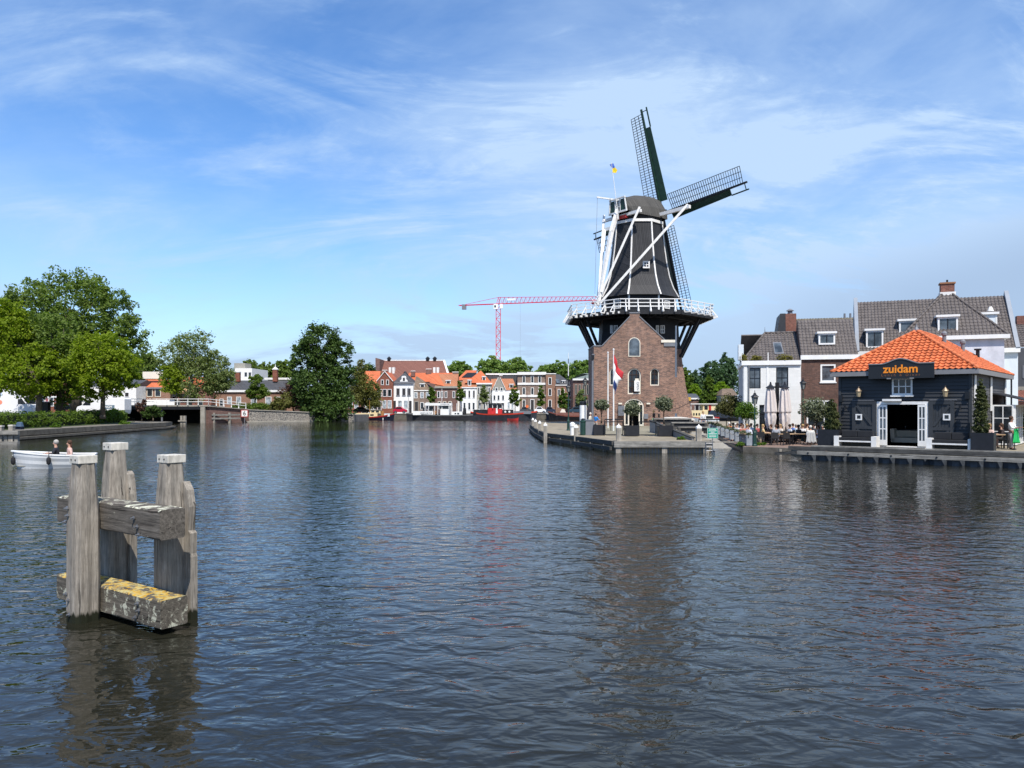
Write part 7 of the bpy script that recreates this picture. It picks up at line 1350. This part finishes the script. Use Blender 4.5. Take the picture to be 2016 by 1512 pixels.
me = bpy.data.meshes.new('hull'); me.from_pydata(V, [], Q); me.materials.append(SL); o = link('hull', me, sp); sm = o.modifiers.new('t', 'SOLIDIFY'); sm.thickness = .03
mb = MB()
for s_ in (-1, 1):
    for a, b in zip(rows, rows[1:]): mb.beam((a[0], s_ * a[1] * .985, a[2] + .01), (b[0], s_ * b[1] * .985, b[2] + .01), .13, .06)
mb.beam((rows[0][0], -rows[0][1], rows[0][2]), (rows[0][0], rows[0][1], rows[0][2]), .12, .06).build('gunwale', WHITE, sp)
MB().prism([(r[0], -r[1] * .8) for r in rows] + [(r[0], r[1] * .8) for r in rows[::-1]], .10, .14).build('floor', STU, sp)
MB().prism([(r[0], -r[1] * .9) for r in rows[11:]] + [(r[0], r[1] * .9) for r in rows[:10:-1]], .62, .66).build('foredeck', SL, sp)
for x in (.0, .95): MB().box(x - .2, x + .2, -.75, .75, .36, .40).build('thwart', STU, sp)
for x in (-Ls * .47, -.1): y_ = -(.3 if x < -1 else .98); o = MB().tube((x, y_, .8), (x, y_ - .05, .58), .012).lathe([(.03, 0), (.09, .06), (.105, .2), (.09, .32), (.03, .38)], 12).build('fender', RUBBER, sp) if False else MB(Matrix.Translation((x, y_ - .08, .20))).lathe([(.03, 0), (.09, .06), (.105, .2), (.09, .32), (.03, .38)], 12).tube((0, 0, .38), (0, .08, .62), .012).build('fender', RUBBER, sp)
# ================================================================== PEOPLE
SKIN = pm('skin', (.42, .24, .17), .6, .06); SKD = pm('tanned skin', (.30, .16, .11), .6, .06)
def sk_mesh(name, J, E, lev=1):
    """continuous skinned mesh: J {name:(x,y,z,r)}, E pairs; first joint is the root"""
    ks = list(J); me = bpy.data.meshes.new(name); me.from_pydata([J[k][:3] for k in ks], [(ks.index(a), ks.index(b)) for a, b in E], [])
    o = bpy.data.objects.new(name, me); COL.objects.link(o); m_ = o.modifiers.new('s', 'SKIN'); m_.use_smooth_shade = True
    for i, k in enumerate(ks): v = me.skin_vertices[0].data[i]; v.radius = (J[k][3], J[k][4] if len(J[k]) > 4 else J[k][3]); v.use_root = (i == 0)
    if lev: q = o.modifiers.new('d', 'SUBSURF'); q.levels = q.render_levels = lev
    dg = bpy.context.evaluated_depsgraph_get(); out = bpy.data.meshes.new_from_object(o.evaluated_get(dg)); bpy.data.objects.remove(o); out.name = name; return out
def skel(pose='sit', arm='rest'):
    """facing -y; returns joints"""
    ph = {'sit': .50, 'stand': .93}[pose]; lean = .04 if pose == 'sit' else 0
    J = {'pelvis': (0, 0, ph, .135, .10), 'belly': (0, -lean * .4, ph + .16, .125, .10), 'chest': (0, -lean, ph + .34, .15, .105), 'neckbase': (0, -lean, ph + .50, .07, .06), 'neck': (0, -lean - .01, ph + .565, .05), 'head': (0, -lean - .02, ph + .66, .082, .095), 'crown': (0, -lean - .01, ph + .765, .068, .08), 'nose': (0, -lean - .125, ph + .665, .014)}
    E = [('pelvis', 'belly'), ('belly', 'chest'), ('chest', 'neckbase'), ('neckbase', 'neck'), ('neck', 'head'), ('head', 'crown'), ('head', 'nose')]
    for s, n_ in ((-1, 'l'), (1, 'r')):
        if pose == 'sit': leg = [(.10 * s, -.05, ph - .02, .085), (.13 * s, -.42, ph - .0, .065), (.12 * s, -.45, .10, .042), (.12 * s, -.60, .04, .035)]
        else: leg = [(.10 * s, 0, ph - .10, .088), (.10 * s, -.02 + .06 * s, .50, .062), (.11 * s, .03 + .10 * s, .09, .04), (.12 * s, -.12 + .10 * s, .04, .036)]
        if arm == 'rest': ar = [(.19 * s, -lean, ph + .44, .055), (.25 * s, .0, ph + .18, .042), (.20 * s, -.24, ph + .10, .032)]
        elif arm == 'forward': ar = [(.19 * s, -lean, ph + .44, .055), (.23 * s, -.12, ph + .20, .042), (.15 * s, -.38, ph + .24, .032)]
        else: ar = [(.19 * s, -lean, ph + .44, .055), (.24 * s, .03, ph + .16, .042), (.24 * s, -.04, ph - .08, .032)]
        for i, q in enumerate(leg): J['leg%d%s' % (i, n_)] = q
        E += [('pelvis', 'leg0' + n_), ('leg0' + n_, 'leg1' + n_), ('leg1' + n_, 'leg2' + n_), ('leg2' + n_, 'leg3' + n_)]
        for i, q in enumerate(ar): J['arm%d%s' % (i, n_)] = q
        E += [('chest', 'arm0' + n_), ('arm0' + n_, 'arm1' + n_), ('arm1' + n_, 'arm2' + n_)]
        w = Vector(ar[2][:3]); d = (w - Vector(ar[1][:3])).normalized(); sd = d.cross(Vector((0, 0, 1)))
        sd = sd.normalized() if sd.length > .1 else Vector((1, 0, 0)); dn_ = Vector((0, 0, -1)) if abs(d.z) < .7 else Vector((0, -1, 0))
        pl = w + d * .06; J['palm' + n_] = (*pl, .03, .02); E += [('arm2' + n_, 'palm' + n_)]
        for f in range(4):
            a = pl + sd * ((f - 1.5) * .02) + d * .03; b_ = a + d * .035 + dn_ * .012; c = b_ + d * .02 * (1 - abs(f - 1.3) * .15) + dn_ * .022
            for k, q in enumerate((a, b_, c)): J['f%d%d%s' % (f, k, n_)] = (*q, .0095 if k < 2 else .008)
            E += [('palm' + n_, 'f%d0%s' % (f, n_)), ('f%d0%s' % (f, n_), 'f%d1%s' % (f, n_)), ('f%d1%s' % (f, n_), 'f%d2%s' % (f, n_))]
        a = w + d * .03 + sd * (-.035 * s); b_ = a + d * .03 + sd * (-.018 * s); J['th0' + n_] = (*a, .011); J['th1' + n_] = (*b_, .009); E += [('arm2' + n_, 'th0' + n_), ('th0' + n_, 'th1' + n_)]
    return J, E
PM = {}
for pose in ('sit', 'stand'):
    for arm in ('rest', 'forward', 'down'):
        if (pose, arm) in (('sit', 'down'), ('stand', 'rest')): continue
        J, E = skel(pose, arm); ph = J['pelvis'][2]
        body = sk_mesh('body', J, E)
        up = {k: tuple(J[k][:3]) + tuple(r + (.022 if k != 'arm1l' and k != 'arm1r' else .016) for r in J[k][3:]) for k in ('pelvis', 'belly', 'chest', 'arm0l', 'arm1l', 'arm0r', 'arm1r')}
        up['neckbase'] = (*J['neckbase'][:2], J['neckbase'][2] - .03, .085, .075)
        for s_ in 'lr': q = Vector(J['arm1' + s_][:3]).lerp(Vector(J['arm2' + s_][:3]), .55); up['cuff' + s_] = (*q, .052)
        top = sk_mesh('shirt', up, [('pelvis', 'belly'), ('belly', 'chest'), ('chest', 'neckbase'), ('chest', 'arm0l'), ('arm0l', 'arm1l'), ('arm1l', 'cuffl'), ('chest', 'arm0r'), ('arm0r', 'arm1r'), ('arm1r', 'cuffr')])
        lo = {'pelvis': (*J['pelvis'][:3], .155, .125)}
        for s_ in 'lr':
            for i in range(3): q = J['leg%d%s' % (i, s_)]; lo['leg%d%s' % (i, s_)] = (*q[:3], q[3] + .022)
        tr_ = sk_mesh('trousers', lo, [('pelvis', 'leg0l'), ('leg0l', 'leg1l'), ('leg1l', 'leg2l'), ('pelvis', 'leg0r'), ('leg0r', 'leg1r'), ('leg1r', 'leg2r')])
        h0 = J['head']; hair = MB().ball((0, h0[1] + .025, h0[2] + .075), .108, 14, 9, (.92, 1.0, .98)).v; hm = MB(); hm.ball((0, h0[1] + .028, h0[2] + .070), .108, 14, 9, (.92, .98, 1.0)); me = bpy.data.meshes.new('hair'); me.from_pydata(hm.v, [], hm.f)
        lm_ = MB(); lm_.ball((0, h0[1] + .028, h0[2] + .070), .108, 14, 9, (.92, .98, 1.0)).ball((0, h0[1] + .075, h0[2] - .06), .09, 10, 8, (1.0, .55, 1.7)); ml = bpy.data.meshes.new('long_hair'); ml.from_pydata(lm_.v, [], lm_.f)
        sh = MB()
        for s_ in 'lr': q = J['leg3' + s_]; sh.ball((q[0], q[1] + .05, .045), .07, 8, 6, (.7, 1.9, .65))
        ms = bpy.data.meshes.new('shoes'); ms.from_pydata(sh.v, [], sh.f)
        for m_ in (body, top, tr_, me, ml, ms):
            m_.materials.clear(); m_.materials.append(SKIN); m_.polygons.foreach_set('use_smooth', [True] * len(m_.polygons))
        PM[(pose, arm)] = dict(body=body, shirt=top, trousers=tr_, hair=me, long_hair=ml, shoes=ms)
CL = {}
def clo(c):
    k = 'cloth %d %d %d' % tuple(int(255 * q) for q in c); return pm(k, c, .85, .12, 8)
HR = {'grey': (.38, .36, .33), 'white': (.62, .59, .54), 'brown': (.07, .035, .02), 'blond': (.38, .25, .11), 'dark': (.02, .015, .012)}
def person(label, x, y, z, deg, pose='sit', arm='rest', top=(.6, .6, .6), leg=(.03, .04, .08), hair='brown', long=False, skin=None, group=None, sc_=1.0, dz=0.0):
    t = thing('person', label, 'person', (x, y, z), R(deg), group); t.scale = (sc_,) * 3
    p = PM[(pose, arm)]
    for nm, m_ in (('body', skin or SKIN), ('shirt', clo(top)), ('trousers', clo(leg)), ('long_hair' if long else 'hair', clo(HR[hair])), ('shoes', BLK)):
        o = link('hair' if 'hair' in nm else nm, p[nm], t); setmat(o, m_)
        if dz: o.location.z = dz
    return t
def TD(D): return 51.3 + (D - 44) * .70
# deg: 0 faces the camera, 180 faces away, 90 faces right, -90 faces left
def onboat(lx, ly): return sp.matrix_world @ Vector((lx, ly, 0)) if False else Vector((mid.x, mid.y, 0)) + Matrix.Rotation(rzb, 3, 'Z') @ Vector((lx, ly, 0))
q = onboat(.12, -.05); person('grey haired man in a dark jumper steering the white sloop', q.x, q.y, -.13, -72, arm='forward', sc_=1.12, top=(.02, .022, .03), hair='grey', group='people in the sloop')
q = onboat(.72, -.2); person('long haired woman in a pale pink top behind the man in the sloop', q.x, q.y, -.15, -50, sc_=1.12, top=(.62, .42, .36), leg=(.5, .4, .35), hair='brown', long=True, group='people in the sloop')
# ------------------------------------------------------------------ terrace furniture
CHM = pm('black rattan', (.02, .02, .022), .7, .2); TW = pm('pale table wood', (.40, .27, .15), .55, .2, 5, stretch=(.2, 1, 1))
def mk_chair(label, x, y, rz):
    t = thing('terrace_chair', label, 'chair', (x, y, .365 if y > 46 else .73), rz, 'black terrace chairs')
    MB().box(-.23, .23, -.22, .22, .42, .46).build('seat', CHM, t); MB().box(-.23, .23, .20, .24, .47, .86).build('backrest', CHM, t)
    for a in (-.21, .21):
        for b in (-.2, .21): MB().box(a - .018, a + .018, b - .018, b + .018, 0, .42).build('leg', CHM, t)
        MB().box(a - .02, a + .02, -.2, .2, .62, .65).build('armrest', CHM, t)
    return t
def mk_table(label, x, y, rz, w=.75):
    t = thing('terrace_table', label, 'table', (x, y, .365 if y > 46 else .73), rz, 'wooden topped terrace tables'); MB().box(-w, w, -.36, .36, .71, .745).build('tabletop', TW, t)
    for a in (-w + .06, w - .06):
        for b in (-.3, .3): MB().box(a - .025, a + .025, b - .025, b + .025, 0, .709).build('leg', BLK, t)
    return t
mk_table('empty wooden terrace table in the front row, nearest the middle of the terrace', X(1538, TD(44.9)), TD(44.9), R(-6)); mk_table('wooden terrace table beside the grey draped chair', X(1572, TD(45.6)), TD(45.6), R(-6)); mk_table('small wooden terrace table right of the green lamp', X(1513, TD(47.8)), TD(47.8), R(-8), .55); mk_table('wooden terrace table at the zinc planters', X(1466, TD(45.8)), TD(45.8), R(70), .6); mk_table('wooden terrace table behind, near the blue shirted person', X(1556, TD(49.5)), TD(49.5), R(-6), .6)
mk_table('terrace table in the shade by the standing woman', X(1962, 41.6), 41.6, R(-36), .4)
for i, (px, D, rz, lb_) in enumerate(((1498, 45.0, -20, 'black chair just right of the green lamp foot'), (1524, 44.2, 170, 'black chair in front of the empty front table, left'), (1545, 44.0, 190, 'black chair in front of the empty front table, right'), (1560, 46.7, 0, 'black chair behind the front table on its right'), (1585, 46.8, 10, 'black chair behind the table next to the grey draped chair'), (1508, 49.0, 0, 'black chair behind the small table'), (1530, 50.2, 30, 'black chair between the two closed parasols'), (1567, 51.0, -20, 'black chair right of the closed parasols'), (1478, 48.4, 100, 'black chair facing the zinc planters'), (1594, 49.6, 0, 'black chair near the olive tree'), (1984, 41.2, 190, 'black chair beside the standing woman at the right edge'), (1545, 47.4, 10, 'black chair behind the empty front table'))):
    D = TD(D) if px < 1900 else D; mk_chair(lb_, X(px, D), D, R(rz))
GRP = 'guests on the restaurant terrace'
PL_ = [(1435, 52, 20, (.75, .20, .04), (.05, .05, .06), 'white', 0, 'man in a bright orange shirt behind the zinc planters'), (1448, 49.5, 60, (.50, .48, .50), (.1, .1, .1), 'white', 0, 'white capped guest in a grey shirt next to the orange shirt'), (1459, 54, 30, (.03, .03, .035), (.05, .05, .05), 'dark', 1, 'dark clothed long haired guest behind the grey shirted one'), (1463, 48.5, -30, (.42, .16, .12), (.05, .05, .08), 'brown', 1, 'guest in a rust red top near the planters'), (1457, 46.6, 70, (.55, .50, .50), (.2, .2, .2), 'brown', 0, 'tanned guest in a pale top leaning on the planter table'),
       (1479, 53, 170, (.55, .62, .70), (.1, .12, .2), 'dark', 0, 'guest in a pale blue shirt seen from behind, left of the lamp'), (1475, 45.3, -60, (.62, .66, .74), (.10, .10, .11), 'brown', 0, 'guest in a white sleeveless top directly left of the green lamp'), (1501, 48.6, 80, (.55, .42, .22), (.03, .03, .03), 'blond', 1, 'blond guest in a beige top right of the lamp'), (1519, 48.8, -80, (.025, .025, .03), (.02, .02, .02), 'brown', 1, 'brown haired guest in black at the small wooden table'), (1510, 51.5, 0, (.02, .02, .025), (.02, .02, .02), 'dark', 0, 'guest in black in the shade behind the small table'),
       (1560, 52.5, 90, (.10, .20, .55), (.03, .03, .05), 'brown', 0, 'guest in a blue shirt right of the closed parasols'), (1578, 53.5, -20, (.03, .03, .03), (.02, .02, .02), 'dark', 0, 'guest in black in front of the brown brick house'), (1554, 49.0, 100, (.50, .54, .60), (.03, .04, .07), 'dark', 0, 'dark haired guest in a light striped shirt at the rear table'), (1580, 49.3, 130, (.72, .70, .68), (.1, .1, .1), 'blond', 0, 'fair haired guest in a white shirt at the rear table'), (1596, 44.4, 165, (.60, .60, .57), (.2, .2, .2), 'white', 0, 'white haired guest seen from behind on the grey draped chair'),
       (1612, 45.6, -70, (.68, .68, .68), (.05, .08, .16), 'brown', 1, 'guest in a white shirt and jeans beside the planked planter'), (1620, 47.2, -40, (.03, .03, .035), (.02, .02, .02), 'grey', 0, 'guest in a black jacket behind the one in jeans'), (1542, 52.2, 10, (.04, .05, .06), (.02, .02, .02), 'brown', 0, 'guest in dark clothes behind the right parasol'), (1490, 50.5, 40, (.45, .10, .10), (.05, .05, .08), 'dark', 0, 'guest in a dark red shirt just right of the lamp post, farther back'), (1528, 47.0, 170, (.30, .32, .36), (.05, .05, .06), 'brown', 0, 'grey shirted guest seen from behind below the black parasol mast'), (1537, 49.5, -60, (.66, .60, .52), (.2, .2, .25), 'blond', 1, 'long haired guest in cream below the right parasol'), (1548, 54.0, 20, (.08, .08, .10), (.03, .03, .03), 'dark', 0, 'guest in charcoal deep behind the rear table'), (1569, 50.6, -120, (.50, .62, .70), (.1, .1, .15), 'grey', 0, 'grey haired guest in a sky blue shirt facing the rear table'), (1573, 47.2, -150, (.035, .04, .05), (.03, .03, .03), 'dark', 0, 'guest in a dark jacket seated behind the front right table'), (1588, 51.5, 60, (.60, .50, .42), (.1, .1, .1), 'brown', 1, 'long haired guest in beige left of the olive tree'), (1604, 50.8, -90, (.10, .10, .12), (.05, .05, .05), 'dark', 0, 'guest in dark clothes under the pale olive tree'),
       (1470, 50.0, 120, (.55, .25, .18), (.1, .1, .1), 'blond', 0, 'guest in a coral top behind the first zinc planters'), (1452, 52.5, -50, (.62, .60, .60), (.1, .1, .1), 'brown', 0, 'guest in a light grey top between the orange shirt and the lamp'), (1443, 55.0, 150, (.06, .07, .10), (.1, .1, .1), 'dark', 0, 'guest in navy directly behind the orange shirted man'), (1485, 46.5, 30, (.05, .05, .06), (.3, .25, .2), 'brown', 0, 'guest in black with tan trousers behind the lamp foot'), (1947, 41.7, 110, (.60, .45, .40), (.35, .22, .18), 'blond', 0, 'bare armed guest seated right of the tall cypress'), (1973, 42.4, -100, (.04, .03, .03), (.02, .02, .02), 'brown', 1, 'long haired guest in dark clothes seated near the standing woman')]
for px, D, dg_, top_, leg_, hr, lg, lb_ in PL_:
    D = max(TD(D), 11.05 / ((px - CX) / F - .1)) if px < 1900 else D; person(lb_, X(px, D), D, .73 if px > 1900 else .365, dg_, 'sit', 'forward' if lg else 'rest', top_, leg_, hr, bool(lg), SKD if hr == 'dark' else None, GRP)
dr = thing('draped_cardigan', 'light grey cardigan hanging over the chair of the white haired guest', 'clothing', (X(1597, TD(43.6)), TD(43.6), .365), R(-10)); V = []; nu, nv = 14, 8
for i in range(nu + 1):
    for j in range(nv + 1): u_ = i / nu - .5; v_ = j / nv; V.append((u_ * (.46 + .22 * v_), -.03 * math.cos(u_ * 22) - .05 * v_, .90 - v_ * (.62 + .14 * abs(math.sin(u_ * 9)))))
me = bpy.data.meshes.new('cloth'); me.from_pydata(V, [], [(i * (nv + 1) + j, i * (nv + 1) + j + 1, (i + 1) * (nv + 1) + j + 1, (i + 1) * (nv + 1) + j) for i in range(nu) for j in range(nv)]); me.materials.append(clo((.42, .43, .43))); me.polygons.foreach_set('use_smooth', [True] * len(me.polygons)); o = link('cloth', me, dr); o.modifiers.new('s', 'SOLIDIFY').thickness = .015
person('woman standing in a white blouse and pale skirt holding green cloth at the right edge', X(1991, 40.2), 40.2, .73, 35, 'stand', 'forward', (.72, .72, .72), (.38, .36, .35), 'brown', False, SKD)
gc = thing('green_cloth', 'bright green patterned cloth held by the standing woman', 'clothing', (X(2001, 39.9), 39.9, .73), 0); V = []
for i in range(11):
    for j in range(9): u_ = i / 10 - .5; v_ = j / 8; V.append((u_ * (.20 + .22 * v_), -.05 * math.cos(u_ * 18 + v_ * 2), 1.10 - v_ * .75))
me = bpy.data.meshes.new('cloth'); me.from_pydata(V, [], [(i * 9 + j, i * 9 + j + 1, (i + 1) * 9 + j + 1, (i + 1) * 9 + j) for i in range(10) for j in range(8)]); me.materials.append(clo((.02, .45, .12))); me.polygons.foreach_set('use_smooth', [True] * len(me.polygons)); o = link('cloth', me, gc); o.modifiers.new('s', 'SOLIDIFY').thickness = .015
person('white haired visitor in a cream top on the mill quay behind the bins', X(1162.5, 66), 66, .73, 60, 'stand', 'down', (.66, .62, .52), (.1, .1, .1), 'white', sc_=.95); person('visitor in a bright blue jacket with red hair band beside the grey pole', X(1173, 65), 65, .73, 120, 'stand', 'forward', (.02, .22, .60), (.3, .28, .25), 'brown', sc_=.93)
person('visitor in black at the corner of the mill entrance', X(1284, 82), 81, .73, 100, 'stand', 'down', (.02, .02, .02), (.25, .5, .25), 'blond', True); person('visitor in dark clothes under the right olive tree near the mill door', X(1292, 82), 80.5, .73, -90, 'stand', 'down', (.06, .05, .04), (.05, .05, .05), 'dark'); person('man in a white shirt behind the timber steps, in front of the boats', X(1384, 72), 72, .73, 30, 'stand', 'down', (.70, .72, .74), (.10, .14, .2), 'blond')
# closed parasols
PSO = pm('off white parasol cloth', (.62, .56, .53), .85, .08, 3)
mst = thing('parasol_mast', 'black central parasol mast between the two closed cream parasols', 'parasol mast', (X(1530, 56), 56, .36)); MB().box(-.11, .11, -.11, .11, 0, Z(753, 56) - .36).build('mast', BLK, mst); MB().box(-.9, .9, -.5, .5, 0, .12).build('base', BLK, mst); MB().beam((-.5, 0, Z(762, 56) - .36), (.6, 0, Z(762, 56) - .36), .12).build('arm', BLK, mst)
for i, px in enumerate((1517, 1545)):
    t = thing('closed_parasol', ('closed cream parasol left of the black mast', 'closed cream parasol right of the black mast')[i], 'parasol', (X(px, 55.6), 55.6, .36), 0, 'closed parasols on the terrace'); top_ = Z(764, 55.6) - .36; n = 40; V = []
    prof = [(.24, top_), (.32, top_ - .28), (.42, top_ - 1.1), (.49, top_ - 1.7), (.40, top_ - 1.82), (.44, top_ - 2.1), (.38, top_ - 2.55), (.22, top_ - 2.9)]
    for r_, z_ in prof:
        for k in range(n): a = 2 * math.pi * k / n; rr = r_ * (1 + .20 * math.sin(a * 8 + z_)); rr *= .84; V.append((rr * math.cos(a), rr * math.sin(a), z_ + .18 * math.sin(a * 4 + i) * (1 if z_ < top_ - 1.9 else 0)))
    me = bpy.data.meshes.new('canopy'); me.from_pydata(V, [], [(k * n + j, k * n + (j + 1) % n, (k + 1) * n + (j + 1) % n, (k + 1) * n + j) for k in range(len(prof) - 1) for j in range(n)]); me.materials.append(PSO); link('canopy', me, t)
    MB().lathe([(.36, top_ + .0), (.34, top_ + .05), (.1, top_ + .22), (.04, top_ + .45)], 8).build('cap', BLK, t); MB().tube((0, 0, top_ - 3.0), (0, 0, top_), .04).build('pole', BLK, t)
# left quay dolphin and small things
ld = thing('mooring_structure', 'grey timber mooring frame with a white-capped post at the left edge', 'mooring posts', (X(20, 60), 60, 0))
MB().box(-1.6, .75, -.25, .0, .75, 1.05).build('cross_beam', WQ, ld); MB().box(-1.6, .75, -.3, .0, -.05, .2).build('cross_beam', WQ, ld)
for x, hh in ((.02, 1.5), (-.85, 1.45)): o = MB().box(x - .17, x + .17, .0, .32, -1, hh - .12).build('post', WP, ld); MB().box(x - .19, x + .19, -.02, .34, hh - .12, hh).build('cap', WCAP, o)
for x in (-.35, .45): MB().box(x - .13, x + .13, .0, .25, -1, .75).build('post', WQ, ld)
t = thing('capped_post', 'short dark post with a dull blue domed cover beside the left mooring frame', 'post', (X(39, 64) - .2, 64.3, 1.0)); MB().box(-.25, .25, -.2, .2, 0, .25).build('base', NAV, t); MB().lathe([(.32, .25), (.28, .35), (.22, .55), (.16, .62)], 10).build('cover', pm('dull blue', (.05, .09, .15), .7), t)
t = tag(MB().box(-.35, .35, -.3, .3, 0, 1.7).box(-.4, .4, -.35, .35, 1.703, 1.78).build('utility_box', BLACK), 'dark green grey utility cabinet between the two left tree trunks', 'cabinet'); t.location = (X(91, 89), 89, 1.6)
